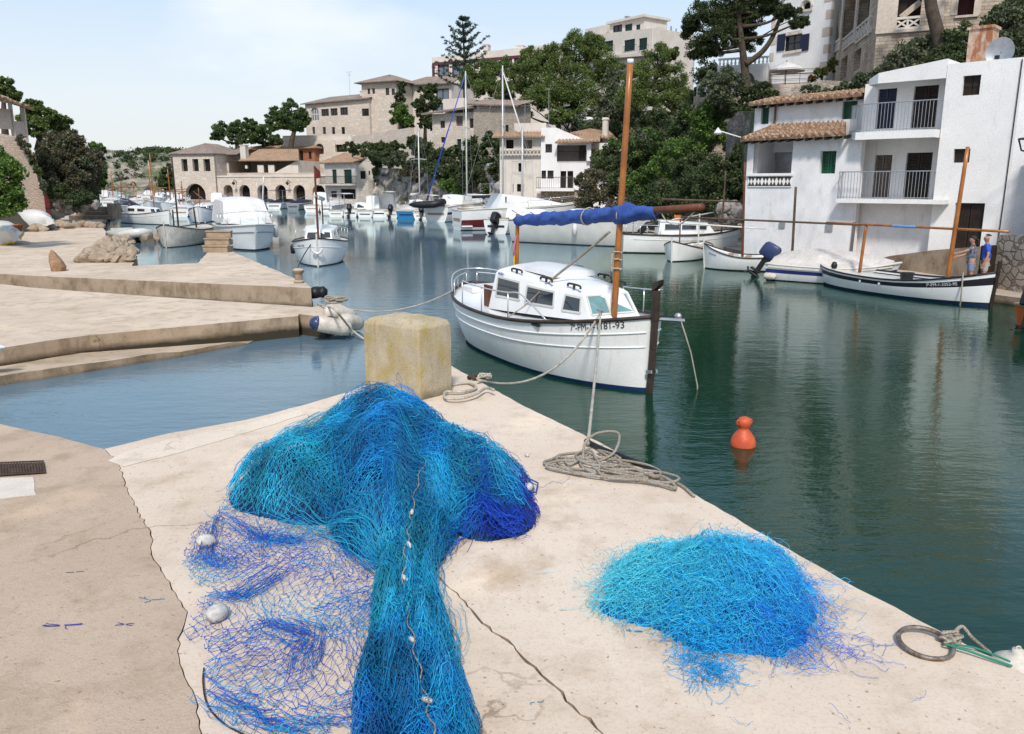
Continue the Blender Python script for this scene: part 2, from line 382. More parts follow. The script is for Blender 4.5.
def concrete(name, ca, cb, dark, fine=60, pebble=0.0, stain=(.30,.21,.14), wet=None, wet_z=0.0):
    m, nt, b = newmat(name); p = wpos(nt)
    n0 = noise(nt, p, .55, 6, .6); n1 = noise(nt, p, 2.6, 6, .65); n2 = noise(nt, p, fine, 4, .75); n3 = noise(nt, p, 11, 5, .7)
    c = mixc(nt, ramp(nt, n0, .38, .62), ca, cb)
    c = mixc(nt, ramp(nt, n1, .50, .66), c, dark)
    n4 = noise(nt, wpos(nt, (1,.6,1)), 1.3, 7, .7); c = mixc(nt, ramp(nt, n4, .56, .70), c, mixc(nt, 1.0, c, (.82,.77,.71), 'MULTIPLY')); c = mixc(nt, ramp(nt, noise(nt, p, .9, 5, .6), .58, .66), c, mixc(nt, 1.0, c, (1.12,1.10,1.06), 'MULTIPLY'))
    c = mixc(nt, ramp(nt, n3, .56, .74), c, mixc(nt, 1.0, c, (.84,.80,.76), 'MULTIPLY'))
    c = mixc(nt, ramp(nt, n2, .50, .78), c, mixc(nt, 1.0, c, (.74,.71,.68), 'MULTIPLY'))
    sp = noise(nt, p, 38, 2, .5); c = mixc(nt, ramp(nt, sp, .67, .74), c, stain)
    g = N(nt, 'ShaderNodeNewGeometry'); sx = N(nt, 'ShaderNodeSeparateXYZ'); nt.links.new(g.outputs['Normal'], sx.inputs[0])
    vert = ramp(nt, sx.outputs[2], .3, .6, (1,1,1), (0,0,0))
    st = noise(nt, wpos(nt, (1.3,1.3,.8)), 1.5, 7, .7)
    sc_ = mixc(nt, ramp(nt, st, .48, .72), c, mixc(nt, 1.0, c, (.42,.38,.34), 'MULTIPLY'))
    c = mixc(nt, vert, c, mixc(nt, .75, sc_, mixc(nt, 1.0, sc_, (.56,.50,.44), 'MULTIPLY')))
    if wet is not None:
        sz = N(nt, 'ShaderNodeSeparateXYZ'); nt.links.new(p, sz.inputs[0])
        ad = N(nt, 'ShaderNodeMath', operation='MULTIPLY_ADD'); nt.links.new(n1, ad.inputs[0]); ad.inputs[1].default_value = .16; nt.links.new(sz.outputs[2], ad.inputs[2])
        c = mixc(nt, ramp(nt, ad.outputs[0], wet_z + .08, wet_z + .2, (1,1,1), (0,0,0)), c, wet)
    # hairline crazing, only here and there
    vd = N(nt, 'ShaderNodeTexVoronoi', feature='DISTANCE_TO_EDGE'); vd.inputs['Scale'].default_value = .55
    nn = N(nt, 'ShaderNodeTexNoise'); nn.inputs['Scale'].default_value = 2.2; nn.inputs['Detail'].default_value = 6; nt.links.new(p, nn.inputs['Vector'])
    va = N(nt, 'ShaderNodeVectorMath', operation='MULTIPLY_ADD'); nt.links.new(nn.outputs['Color'], va.inputs[0]); va.inputs[1].default_value = (.9,.9,.9); nt.links.new(p, va.inputs[2]); nt.links.new(va.outputs[0], vd.inputs['Vector'])
    ck = ramp(nt, vd.outputs['Distance'], .0015, .006, (1,1,1), (0,0,0)); cm_ = N(nt, 'ShaderNodeMath', operation='MULTIPLY'); nt.links.new(ck, cm_.inputs[0]); nt.links.new(ramp(nt, n0, .54, .64), cm_.inputs[1])
    c = mixc(nt, cm_.outputs[0], c, mixc(nt, 1.0, c, (.5,.45,.4), 'MULTIPLY'))
    nt.links.new(c, b.inputs['Base Color']); b.inputs['Roughness'].default_value = .92; b.inputs['Specular IOR Level'].default_value = .15
    h = N(nt, 'ShaderNodeMath', operation='MULTIPLY_ADD'); nt.links.new(n2, h.inputs[0]); h.inputs[1].default_value = .35 + pebble; nt.links.new(n3, h.inputs[2])
    bump(nt, b, h.outputs[0], .32 + pebble * .4, .010)
    return m
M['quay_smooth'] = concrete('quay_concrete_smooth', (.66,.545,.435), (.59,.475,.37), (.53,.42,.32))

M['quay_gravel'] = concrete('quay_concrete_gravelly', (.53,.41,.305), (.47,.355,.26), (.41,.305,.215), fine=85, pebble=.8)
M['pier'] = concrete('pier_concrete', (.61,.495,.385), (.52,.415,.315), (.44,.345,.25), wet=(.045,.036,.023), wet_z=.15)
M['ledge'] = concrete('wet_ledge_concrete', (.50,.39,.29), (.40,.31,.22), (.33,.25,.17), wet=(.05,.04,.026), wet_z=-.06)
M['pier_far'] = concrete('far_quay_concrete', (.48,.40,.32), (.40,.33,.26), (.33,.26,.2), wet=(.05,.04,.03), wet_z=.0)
M['crackshade'] = plain('crack_shade', (.022,.015,.010), .95, .1)  # near-black stands in for the shade down in the cracks and drain
def block_mat():
    m, nt, b = newmat('mossy_concrete_block'); p = wpos(nt)
    n1 = noise(nt, p, 5, 5); n2 = noise(nt, p, 60, 4, .7); st = noise(nt, wpos(nt, (4,4,2.6)), 1.3, 6, .65)
    c = mixc(nt, ramp(nt, n1, .35, .65), (.47,.395,.285), (.38,.315,.22))
    c = mixc(nt, ramp(nt, st, .46, .70), c, (.37,.28,.09))
    r2 = noise(nt, wpos(nt, (9,9,.8)), 1.7, 4, .6); c = mixc(nt, ramp(nt, r2, .60, .76), c, (.36,.22,.12))
    c = mixc(nt, ramp(nt, n2, .5, .75), c, mixc(nt, 1.0, c, (.62,.6,.58), 'MULTIPLY'))
    sz = N(nt, 'ShaderNodeSeparateXYZ'); nt.links.new(p, sz.inputs[0])
    ad = N(nt, 'ShaderNodeMath', operation='MULTIPLY_ADD'); nt.links.new(n1, ad.inputs[0]); ad.inputs[1].default_value = .25; nt.links.new(sz.outputs[2], ad.inputs[2])
    c = mixc(nt, ramp(nt, ad.outputs[0], .0, 1.0), c, c)
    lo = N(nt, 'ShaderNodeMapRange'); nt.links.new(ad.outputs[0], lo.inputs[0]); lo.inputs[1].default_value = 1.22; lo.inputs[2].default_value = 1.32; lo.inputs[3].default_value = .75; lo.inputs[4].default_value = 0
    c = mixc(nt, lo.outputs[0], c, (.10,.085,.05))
    nt.links.new(c, b.inputs['Base Color']); b.inputs['Roughness'].default_value = .9; b.inputs['Specular IOR Level'].default_value = .15
    bump(nt, b, n2, .6, .01); return m
M['block'] = block_mat()

def water_mat():
    m, nt, b = newmat('harbour_water'); p = wpos(nt)
    nt.nodes.remove(b)
    w1 = noise(nt, wpos(nt, (1.0,2.2,1)), 1.5, 3, .5); w2 = noise(nt, wpos(nt, (1.1,2.6,1)), 5.0, 3, .6); w3 = noise(nt, p, .12, 2)
    a = N(nt, 'ShaderNodeMath', operation='MULTIPLY_ADD'); nt.links.new(w2, a.inputs[0]); a.inputs[1].default_value = .42; nt.links.new(w1, a.inputs[2])
    g = N(nt, 'ShaderNodeMath', operation='MULTIPLY'); nt.links.new(a.outputs[0], g.inputs[0]); cal = N(nt, 'ShaderNodeMapRange'); sy = N(nt, 'ShaderNodeSeparateXYZ'); nt.links.new(p, sy.inputs[0]); nt.links.new(sy.outputs[1], cal.inputs[0]); cal.inputs[1].default_value = 8; cal.inputs[2].default_value = 55; cal.inputs[3].default_value = 1; cal.inputs[4].default_value = .16; cal.interpolation_type = 'SMOOTHERSTEP'
    g2 = N(nt, 'ShaderNodeMath', operation='MULTIPLY'); nt.links.new(ramp(nt, w3, .3, .7, (.35,.35,.35), (1,1,1)), g2.inputs[0]); nt.links.new(cal.outputs[0], g2.inputs[1]); nt.links.new(g2.outputs[0], g.inputs[1])
    bp = N(nt, 'ShaderNodeBump'); bp.inputs['Strength'].default_value = 1.0; bp.inputs['Distance'].default_value = .015
    nt.links.new(g.outputs[0], bp.inputs['Height'])
    # shallow inlet at left: pale bottom plus blue sky reflection painted as colour
    s = N(nt, 'ShaderNodeSeparateXYZ'); nt.links.new(p, s.inputs[0])
    k = N(nt, 'ShaderNodeMath', operation='MULTIPLY_ADD'); nt.links.new(s.outputs[1], k.inputs[0]); k.inputs[1].default_value = -.25; nt.links.new(s.outputs[0], k.inputs[2])
    sh = N(nt, 'ShaderNodeMapRange'); nt.links.new(k.outputs[0], sh.inputs[0]); sh.inputs[1].default_value = -4.6; sh.inputs[2].default_value = -6.6; sh.interpolation_type = 'SMOOTHSTEP'
    c = mixc(nt, ramp(nt, noise(nt, p, .25, 3), .3, .7), (.002,.024,.012), (.003,.033,.016))
    c = mixc(nt, sh.outputs[0], c, (.10,.155,.20))
    d = N(nt, 'ShaderNodeBsdfDiffuse'); nt.links.new(c, d.inputs[0])
    gl = N(nt, 'ShaderNodeBsdfGlossy'); gl.inputs['Roughness'].default_value = .03; gl.inputs[0].default_value = (.86,.95,.93,1)
    nt.links.new(bp.outputs[0], gl.inputs['Normal'])
    fr = N(nt, 'ShaderNodeFresnel'); fr.inputs[0].default_value = 1.42; nt.links.new(bp.outputs[0], fr.inputs['Normal'])
    mx = N(nt, 'ShaderNodeMixShader'); nt.links.new(fr.outputs[0], mx.inputs[0]); nt.links.new(d.outputs[0], mx.inputs[1]); nt.links.new(gl.outputs[0], mx.inputs[2])
    nt.links.new(mx.outputs[0], nt.nodes['Material Output'].inputs[0])
    return m
M['water'] = water_mat()
def net_mat():
    m, nt, b = newmat('fishing_net_twine')
    a = N(nt, 'ShaderNodeAttribute', attribute_name='tint')
    nt.links.new(a.outputs['Color'], b.inputs['Base Color']); b.inputs['Roughness'].default_value = .55; b.inputs['Specular IOR Level'].default_value = .35
    return m
M['net'] = net_mat()

# ------------------------------------------------------------- world, sun, camera
def world():
    w = bpy.data.worlds.new('World'); scene.world = w; w.use_nodes = True
    nt = w.node_tree; bg = nt.nodes['Background']
    sky = N(nt, 'ShaderNodeTexSky', sky_type='NISHITA'); sky.sun_disc = False
    sky.sun_elevation = math.radians(48); sky.sun_rotation = math.radians(181); sky.dust_density = 2.0
    sc = N(nt, 'ShaderNodeVectorMath', operation='SCALE'); nt.links.new(sky.outputs[0], sc.inputs[0]); sc.inputs['Scale'].default_value = .13
    tc = N(nt, 'ShaderNodeTexCoord'); s = N(nt, 'ShaderNodeSeparateXYZ'); nt.links.new(tc.outputs['Generated'], s.inputs[0])
    # bright haze near the horizon thinning to blue higher up, with soft cloud veils
    mp = N(nt, 'ShaderNodeVectorMath', operation='MULTIPLY'); nt.links.new(tc.outputs['Generated'], mp.inputs[0]); mp.inputs[1].default_value = (1,1,2.4)
    cl = noise(nt, mp.outputs[0], 1.9, 6, .55)
    r = N(nt, 'ShaderNodeValToRGB'); nt.links.new(s.outputs[2], r.inputs[0]); e = r.color_ramp.elements
    e[0].position = 0; e[0].color = (1.0,1.0,1.0,1); e[1].position = .10; e[1].color = (.93,1.0,1.06,1)
    for p_, c_ in ((.22,(.70,.89,1.10)), (.45,(.46,.66,.96)), (1.0,(.40,.58,.90))): q = e.new(p_); q.color = (*c_, 1)
    base = mixc(nt, .25, r.outputs[0], sc.outputs[0])
    c = mixc(nt, ramp(nt, cl, .55, .86), base, (1.08,1.09,1.10))
    nt.links.new(c, bg.inputs[0]); bg.inputs[1].default_value = 1.0
world()
ld = bpy.data.lights.new('sun', 'SUN'); ld.energy = 3.9; ld.angle = math.radians(8); ld.color = (1, .95, .87)
lo = bpy.data.objects.new('sun', ld); COL.objects.link(lo)
_az = math.radians(181); _el = math.radians(48)
_sd = Vector((math.sin(_az) * math.cos(_el), math.cos(_az) * math.cos(_el), math.sin(_el)))   # towards the sun
lo.rotation_euler = _sd.to_track_quat('Z', 'Y').to_euler()
cd = bpy.data.cameras.new('camera'); cam = bpy.data.objects.new('camera', cd); COL.objects.link(cam)
cd.sensor_fit = 'HORIZONTAL'; cd.sensor_width = 36; cd.lens = 36 * FOC / 1024; cd.clip_end = 2000; cd.clip_start = .05
cam.location = (0, 0, H); cam.rotation_euler = (PI/2 - TH, 0, 0)
scene.camera = cam
scene.view_settings.view_transform = 'Standard'; scene.view_settings.look = 'None'; scene.view_settings.exposure = 0; scene.view_settings.gamma = 1
scene.cycles.max_bounces = 6; scene.cycles.diffuse_bounces = 3; scene.cycles.glossy_bounces = 3

# ------------------------------------------------------------- water and quays
QZ = 1.1
w = MB(); w.add([(-400,-30,0),(400,-30,0),(400,600,0),(-400,600,0)], [(0,1,2,3)]); struct(w.build('water', M['water']))
bed = MB(); bed.add([(-400,-30,-4),(400,-30,-4),(400,600,-4),(-400,600,-4)], [(0,1,2,3)]); struct(bed.build('seabed', M['soil']))
def P(px, py, z=QZ): return onz(px, py, z)
def jag(pts, step=.12, amp=.02, seed=1):
    r = random.Random(seed); out = []
    for a, b in zip(pts[:-1], pts[1:]):
        L = math.hypot(b[0]-a[0], b[1]-a[1]); n = max(1, int(L / step))
        for i in range(n):
            t = i / n; k = amp if i else 0
            out.append((a[0] + (b[0]-a[0])*t + r.uniform(-k, k), a[1] + (b[1]-a[1])*t + r.uniform(-k, k), a[2]))
    out.append(pts[-1]); return out
edgeR = [P(440,360), P(455,368), P(520,404), P(602,443.5), P(696,495), P(842,580), P(1024,674), (2.75,2.4,QZ), (3.6,0,QZ), (3.6,-3,QZ)]
edgeL = [P(104,449), P(125,444), P(170,433), P(245,420), P(300,406), P(345,393), P(392,376), P(440,360)]
crack1 = [P(104,449), P(118,462), P(122,476), P(128,493), P(137,512), P(150,531), P(152,557), P(165,578), P(175,593), P(187,612), P(181,632), P(177,651), P(184,677), P(195,698), P(201,734), P(207,790), (-1.2,.5,QZ), (-1.0,-3,QZ)]
farL = [(-9,-3,QZ), (-9,7.6,QZ), P(-60,408), P(0,424), P(60,437), P(104,449)]
c1 = jag(crack1, .05, .010, 3)
er = jag(edgeR, .10, .006, 4); el = jag(edgeL, .12, .008, 5)
# crack running up from the front edge into the right slab, an open slit that narrows out
cr2 = jag([(.85,2.0,QZ), P(603,734), P(556,687), P(527,662), P(507,640), P(482,623), P(457,593), P(441,580), P(420,556), P(400,541)], .045, .012, 9)
r9 = random.Random(8); sl, sr = [], []
for i, p in enumerate(cr2):
    k = min(1, (len(cr2) - 1 - i) / 25); wd = (.0012 + .0045 * k) * r9.uniform(.35, 1.5)
    sl.append((p[0] - wd, p[1] - wd * .6, QZ)); sr.append((p[0] + wd, p[1] + wd * .6, QZ))
slab = MB()
top = el[:-1] + er + [(1.2,-3,QZ), (1.0,.8,QZ)] + sr[:-1] + sl[::-1] + [(.95,.7,QZ), (1.0,-3.0,QZ)]
c1s = [(p[0] + .004 + .005 * random.random(), p[1], p[2]) for p in c1]
top += c1s[::-1][:-1]
# round the water-side arris a little
slab.prism(top, QZ - .09); o = slab.build('quay_slab', M['quay_smooth']); struct(o)
s2 = MB(); s2.prism(c1 + jag(farL, .15, .008, 6)[:-1], QZ - .09); struct(s2.build('quay_slab', M['quay_gravel']))
base = MB()
def inset(p, k=.03): return p
base.prism([(p[0], p[1], QZ - .06) for p in (edgeL[:-1] + edgeR + farL[:-1])], -2.5, 0, 1)
struct(base.build('quay_base', [M['crackshade'], M['pier']]))
# right corner where the quay carries on out of frame
# drain grate and pale patch at the left edge
g = empty('drain_grate', P(14,470), 0, 'dark metal drain grate set flush in the concrete at the left edge', 'grate')
gb = MB(); a, b = P(-30,466), P(44,463); c, d = P(46,474), P(-30,479)
fr = MB()
A, B, C_, D = [Vector(q) - Vector(P(14,470)) for q in (a, b, c, d)]
fr.add([tuple(q + Vector((0,0,.006))) for q in (A, D, C_, B)], [(0,1,2,3)])
fr.build('backing', M['crackshade'], g)
for i in range(26):
    t = (i + .5) / 26; p = A.lerp(B, t); q = D.lerp(C_, t); gb.bar(p + Vector((0,0,.014)), q + Vector((0,0,.014)), .012, .012)
for i in range(6):
    t = i / 5; gb.bar(A.lerp(D, t) + Vector((0,0,.017)), B.lerp(C_, t) + Vector((0,0,.017)), .009, .010)
gb.build('grating', M['iron'], g)
pt = MB(); pt.prism(jag([(q[0], q[1], QZ + .006) for q in (P(-40,480), P(33,477.5), P(36,495), P(-40,503), P(-40,480))], .08, .004, 2)[:-1], QZ - .01)
struct(pt.build('cement_patch', surf('pale_cement_patch', (.66,.58,.50), (.58,.50,.43), 4, .9, .3, .005, 60)))

tr = MB(); tr.prism(jag([(q[0], q[1], QZ + .004) for q in (P(108,461), P(128,451), P(172,439), P(247,424), P(300,410), P(306,414), P(250,432), P(168,456), P(124,467), P(108,461))], .1, .012, 31)[:-1], QZ - .005)
struct(tr.build('cement_strip', concrete('pale_cement_strip', (.70,.60,.49), (.64,.54,.43), (.56,.46,.36))))
# piers on the left
PA, PB = .65, .45
pa = [P(-160,267,PA), P(0,274,PA), P(60,277,PA), P(153,281,PA), P(311,288,PA), P(306,283,PA), P(233,252,PA), P(208,252,PA), P(198,263,PA), P(132,266,PA), P(137,255,PA), P(118,246,PA), P(104,240,PA), P(106,232,PA), P(100,224,PA), P(104,219,PA), P(108,211,PA), P(122,206,PA), (-36,75,PA), (-60,110,PA), (-90,110,PA), (-60,40,PA)]
m_ = MB(); m_.prism(jag(pa, .5, .03, 12), -2); struct(m_.build('pier', M['pier']))
lg = MB(); lg.prism(jag([P(30,281,.22), P(80,288,.2), P(200,300,.12), P(313,309,.06), P(313,303,.06), P(311,296,.3), P(153,284,.3), P(30,276,.3)], .4, .03, 14), -2); struct(lg.build('pier_ledge', M['ledge']))
pb = [P(-200,372,PB), P(2,348,PB), P(45,341,PB), P(90,335,PB), P(298,316,PB), P(299,314,PB), P(324,317.5,PB), P(350,309,PB), P(338,303,PB), P(313,307,PB), P(160,297,PB), P(30,287.5,PB), P(0,284,PB), P(-200,283,PB)]
m_ = MB(); m_.prism(jag(pb, .4, .02, 15), -2); struct(m_.build('pier', M['pier']))
lb = [(*P(-200,412,.16)[:2],.16), P(0,376,.16), P(100,362,.14), P(180,352,.10), P(248,343.5,.02), P(258,341,-.05), P(298,333,-.2), P(298,326,-.2), P(90,345,.16), P(2,358,.16), P(-200,380,.16)]
m_ = MB(); m_.prism(jag(lb, .3, .025, 17), -2); struct(m_.build('pier_ledge', M['ledge']))

# ------------------------------------------------------------- concrete mooring block
b0 = Vector((-.91, 7.86, 0))
fL, fR = Vector((-1.55,8.31,0)), Vector((-.60,8.22,0))
bk = empty('mooring_block', (-1.05,8.25,QZ), 0, 'large square concrete mooring block with yellow lichen on the quay', 'mooring block')
bm = bmesh.new()
cor = [b0, fR, fR + (fL - b0), fL]; cc = Vector((-1.05,8.25,0))
sub = 7
for k in range(1):
    rows = []
loops = []
zs = [-.02,.0,.12,.3,.5,.66,.715]
rb = random.Random(4)
for zi, z in enumerate(zs + [.75]):
    ring = []
    ins = .985 if zi < 6 else (.975 if zi == 6 else .90)
    for e in range(4):
        p, q = cor[e] - cc, cor[(e+1) % 4] - cc
        for i in range(5):
            t = i / 5; v = p.lerp(q, t) * ins
            if i == 0: v *= .985
            v = v * (1 + rb.uniform(-.006, .006)); ring.append(bm.verts.new((v.x, v.y, z + (rb.uniform(-.006,.006) if zi > 4 else 0))))
    loops.append(ring)
for a, b in zip(loops[:-1], loops[1:]):
    for i in range(20): bm.faces.new((a[i], a[(i+1) % 20], b[(i+1) % 20], b[i]))
# domed rough top
prev = loops[-1]
for k, (s_, z) in enumerate(((.7,.785),(.4,.80),(.15,.805))):
    ring = [bm.verts.new((v.co.x * s_ / .9, v.co.y * s_ / .9, z + rb.uniform(-.008,.008))) for v in loops[-1]]
    for i in range(20): bm.faces.new((prev[i], prev[(i+1) % 20], ring[(i+1) % 20], ring[i]))
    prev = ring
bm.faces.new(prev)
me = bpy.data.meshes.new('block_body'); bm.to_mesh(me); bm.free(); me.materials.append(M['block'])
for f in me.polygons: f.use_smooth = True
o = bpy.data.objects.new('block_body', me); COL.objects.link(o); o.parent = bk
bv = o.modifiers.new('bevel', 'BEVEL'); bv.width = .02; bv.segments = 3; bv.limit_method = 'ANGLE'; bv.angle_limit = .7
o.modifiers.new('sub', 'SUBSURF').levels = 1; o.modifiers['sub'].render_levels = 2; o.modifiers['sub'].subdivision_type = 'SIMPLE'
me.set_sharp_from_angle(angle=.7) if hasattr(me, 'set_sharp_from_angle') else None

# ------------------------------------------------------------- fishing nets
def wob(nf=5, lo=1.0, hi=5.0, seed=0):
    r = np.random.default_rng(seed)
    K = r.uniform(lo, hi, (nf, 2)) * r.choice([-1, 1], (nf, 2)); ph = r.uniform(0, 6.28, nf); am = r.uniform(.4, 1, nf); am /= am.sum()
    return lambda x, y: sum(am[i] * np.sin(K[i,0] * x + K[i,1] * y + ph[i]) for i in range(nf))
def strands(P_, Q_, C_, r):
    """three-sided twine between knots"""
    P_, Q_ = np.asarray(P_), np.asarray(Q_); n = len(P_)
    r = np.broadcast_to(np.asarray(r, dtype=float).reshape(-1, 1), (n, 1))
    d = Q_ - P_; L = np.linalg.norm(d, axis=1, keepdims=True); d = d / np.maximum(L, 1e-6)
    h = np.where(np.abs(d[:, 2:3]) < .9, np.array([[0, 0, 1.]]), np.array([[1., 0, 0]]))
    u = np.cross(d, h); u /= np.linalg.norm(u, axis=1, keepdims=True); w_ = np.cross(d, u)
    V = np.empty((n, 6, 3))
    for k in range(3):
        a = 2 * PI * k / 3 + .5
        off = (u * math.cos(a) + w_ * math.sin(a)) * r
        V[:, k] = P_ + off; V[:, 3 + k] = Q_ + off
    o = (np.arange(n) * 6)[:, None]
    Fq = np.concatenate([o + np.array([[k, (k+1) % 3, 3 + (k+1) % 3, 3 + k]]) for k in range(3)], axis=1).reshape(-1, 4)
    Cc = np.ones((n, 6, 4)); Cc[:, :, :3] = np.asarray(C_)[:, None, :]
    return V.reshape(-1, 3), Fq, Cc.reshape(-1, 4)
class Net:
    def __init__(s): s.P = []; s.Q = []; s.C = []; s.R = []
    def seg(s, P_, Q_, C_, r):
        s.P.append(P_); s.Q.append(Q_); s.C.append(C_); s.R.append(np.broadcast_to(np.asarray(r, float), (len(P_),)))
    def sheet(s, pos, na, nb, keep, colf, r, drop=0.0, seed=0, knot=0):
        """diamond mesh: pos(a,b)->xyz for knot grid"""
        rr = np.random.default_rng(seed)
        ia, ib = np.meshgrid(np.arange(na), np.arange(nb), indexing='ij')
        a = (ia + .5 * (ib % 2)) / na; b = ib / nb
        X = pos(a, b)
        ok = keep(X)
        col = colf(X)
        for da in (0, 1):
            # neighbour in next row
            jb = ib[:, :-1] + 1
            ja = ia[:, :-1] + np.where(ib[:, :-1] % 2 == 0, da - 1, da)
            val = (ja >= 0) & (ja < na)
            ja = np.clip(ja, 0, na - 1)
            p = X[ia[:, :-1], ib[:, :-1]]; q = X[ja, jb]
            v = val & ok[ia[:, :-1], ib[:, :-1]] & ok[ja, jb] & (rr.random(val.shape) >= drop)
            p, q, c = p[v], q[v], col[ia[:, :-1], ib[:, :-1]][v]
            # slack twine: bend each leg once
            L = np.linalg.norm(q - p, axis=1, keepdims=True)
            mid = (p + q) / 2 + rr.normal(0, .055, p.shape) * L * np.array([1, 1, .7])
            mid[:, 2] = np.maximum(mid[:, 2], QZ + .004)
            s.seg(p, mid, c, r); s.seg(mid, q, c, r)
        if knot:
            pts = X[ok]; cc = col[ok]; k = np.array([0, 0, knot])
            dv = rr.normal(0, 1, pts.shape); dv /= np.linalg.norm(dv, axis=1, keepdims=True)
            s.seg(pts - dv * knot, pts + dv * knot, cc * .85, r * 2.0)
    def build(s, name, parent):
        V, Fq, C_ = strands(np.concatenate(s.P), np.concatenate(s.Q), np.concatenate(s.C), np.concatenate(s.R))
        V = V - np.array(parent.location)
        return npmesh(name, V, Fq, M['net'], parent, C_)
BLUES = np.array([(.006,.20,.50), (.010,.29,.55), (.020,.38,.56), (.004,.12,.44), (.004,.05,.34)])
def pick(pal, t, rr):
    i = np.clip((t * len(pal)).astype(int), 0, len(pal) - 1)
    return pal[i] * rr.uniform(.82, 1.15, t.shape)[..., None]
# big heap -------------------------------------------------
HC = np.array([-.93, 5.72]); 
nzA = wob(6, 2, 6, 21); nzB = wob(6, 6, 14, 22); nzC = wob(5, 10, 24, 23)
LOBES = ((-.98,5.98,.66,.46,.54),(-.84,5.52,.56,.52,.52),(-1.46,5.48,.52,.56,.36),(-.76,5.02,.40,.68,.40),(-.32,5.38,.46,.52,.36),(-.13,4.98,.31,.42,.20),(-1.2,5.2,.5,.4,.25))
def heapA(x, y):
    s_ = 0
    for cx, cy, rx, ry, h in LOBES:
        q = ((x - cx) / rx) ** 2 + ((y - cy) / ry) ** 2
        s_ = s_ + (h * 1.08 * np.clip(1 - q / 1.12, 0, 1) ** 1.05) ** 2.6
    h = s_ ** (1 / 2.6) * .93
    m = np.clip(h * 4, 0, 1)
    fold = .042 * np.sin(13 * x + 2.5 * nzA(x, y) + 1.5 * np.sin(4 * y)) * np.clip((5.75 - y) * 2, 0, 1) + .022 * np.sin(22 * x - 4 * y + 3 * nzB(x, y) * .6) * np.clip((5.6 - y) * 2, 0, 1)
    roll = .035 * np.sin(16 * (y - .12 * np.sin(3 * x)) + nzA(x, y)) * np.clip((y - 5.5) * 3, 0, 1)
    return np.clip(h + (fold + roll + .03 * nzB(x, y)) * m, 0, 2)
tailc = np.array([P(425,540)[:2], P(408,575)[:2], P(405,593)[:2], P(411,642)[:2], P(411,692)[:2], P(417,734)[:2], P(420,800)[:2]])
tailw = np.array([.20,.17,.17,.195,.24,.25,.26])
def tail_center(y): 
    o = np.argsort(tailc[:, 1]); return np.interp(y, tailc[o, 1], tailc[o, 0])
def tail_w(y):
    o = np.argsort(tailc[:, 1]); return np.interp(y, tailc[o, 1], tailw[o])
def tailA(x, y):
    c = tail_center(y); wd = tail_w(y) * 1.05
    u = (x - c) / wd; m = np.clip(1 - u ** 2, 0, 1)
    fade = np.clip((5.0 - y) / .4, 0, 1)
    tw_ = .035 * np.sin(9 * u + 5 * y) + .02 * np.sin(15 * u - 8 * y)
    return np.clip(.125 * m ** .8 + tw_ * m, 0, 1) * fade * (1 + .3 * nzB(x, y))
def surfA(x, y): return np.maximum(heapA(x, y), tailA(x, y))
net = empty('fishing_net', (HC[0], HC[1], QZ), 0, 'large heap of blue fishing net trailing a torn flat edge with white floats', 'fishing net', None)
nx = ny = 100
gx = np.linspace(-2.1, .25, nx); gy = np.linspace(2.3, 6.6, 2 * ny)
X, Y = np.meshgrid(gx, gy, indexing='ij'); Z = surfA(X, Y)
V = np.stack([X, Y, Z * .86 - .035], -1).reshape(-1, 3); ii = np.arange(nx * 2 * ny).reshape(nx, 2 * ny)
Fq = np.stack([ii[:-1, :-1], ii[1:, :-1], ii[1:, 1:], ii[:-1, 1:]], -1).reshape(-1, 4)
zc = (Z * .86 - .035).reshape(-1)[Fq].min(axis=1); Fq = Fq[zc > -.015]
cw = wob(5, 4, 14, 5)(X, Y)[..., None]
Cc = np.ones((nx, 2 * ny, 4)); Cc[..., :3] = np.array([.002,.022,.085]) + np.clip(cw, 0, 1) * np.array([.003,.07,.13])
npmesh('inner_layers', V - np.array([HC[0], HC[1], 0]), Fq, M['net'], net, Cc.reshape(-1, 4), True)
NA = Net()
hueA = wob(5, 1.5, 5, 31); lumA = wob(6, 5, 16, 33)
def colA(rr, deep=0.0):
    def f(X_):
        x, y = X_[..., 0], X_[..., 1]
        t = .45 + .42 * hueA(x, y) + .20 * lumA(y, x) + rr.normal(0, .06, x.shape) + deep
        c = pick(BLUES[[2,1,0,0,3]], np.clip(t, 0, .999), rr) * (1 + .45 * lumA(x, y))[..., None] * np.where((X_[..., 2] - QZ > .02), .62 + .38 * np.clip(1.2 * np.sin(13 * x + 2.5 * nzA(x, y) + 1.5 * np.sin(4 * y)) + .6, 0, 1.25), 1.0)[..., None]  # fold shade painted in: strand colour goes darker along the valleys
        dk = np.clip((x - (-.28)) / .10, 0, 1) * np.clip((5.55 - y) / .2, 0, 1) * np.clip((.20 - (X_[..., 2] - QZ)) / .06, 0, 1) * np.clip((y - 4.45) / .15, 0, 1)
        cd_ = np.array([.006,.035,.36]) * rr.uniform(.5, 1.4, x.shape)[..., None]
        return c * (1 - dk[..., None]) + cd_ * dk[..., None]
    return f
def drape(center, ang, sa, sb, warp, lift, seed, surf_, zn=.012):
    ca, sa_ = math.cos(ang), math.sin(ang); w1 = wob(5, 2, 8, seed); w2 = wob(5, 2, 8, seed + 1); w3 = wob(6, 6, 22, seed + 2); rr = np.random.default_rng(seed + 3)
    def pos(a, b):
        u = (a - .5) * sa; v = (b - .5) * sb
        x = center[0] + u * ca - v * sa_ + warp * w1(u, v) + rr.normal(0, .007, a.shape); y = center[1] + u * sa_ + v * ca + warp * w2(u, v) + rr.normal(0, .007, a.shape)
        z = surf_(x, y) + lift + (.02 + lift * .6) * w3(u, v) + rr.normal(0, zn, a.shape)
        return np.stack([x, y, QZ + np.maximum(z, .006)], -1)
    return pos
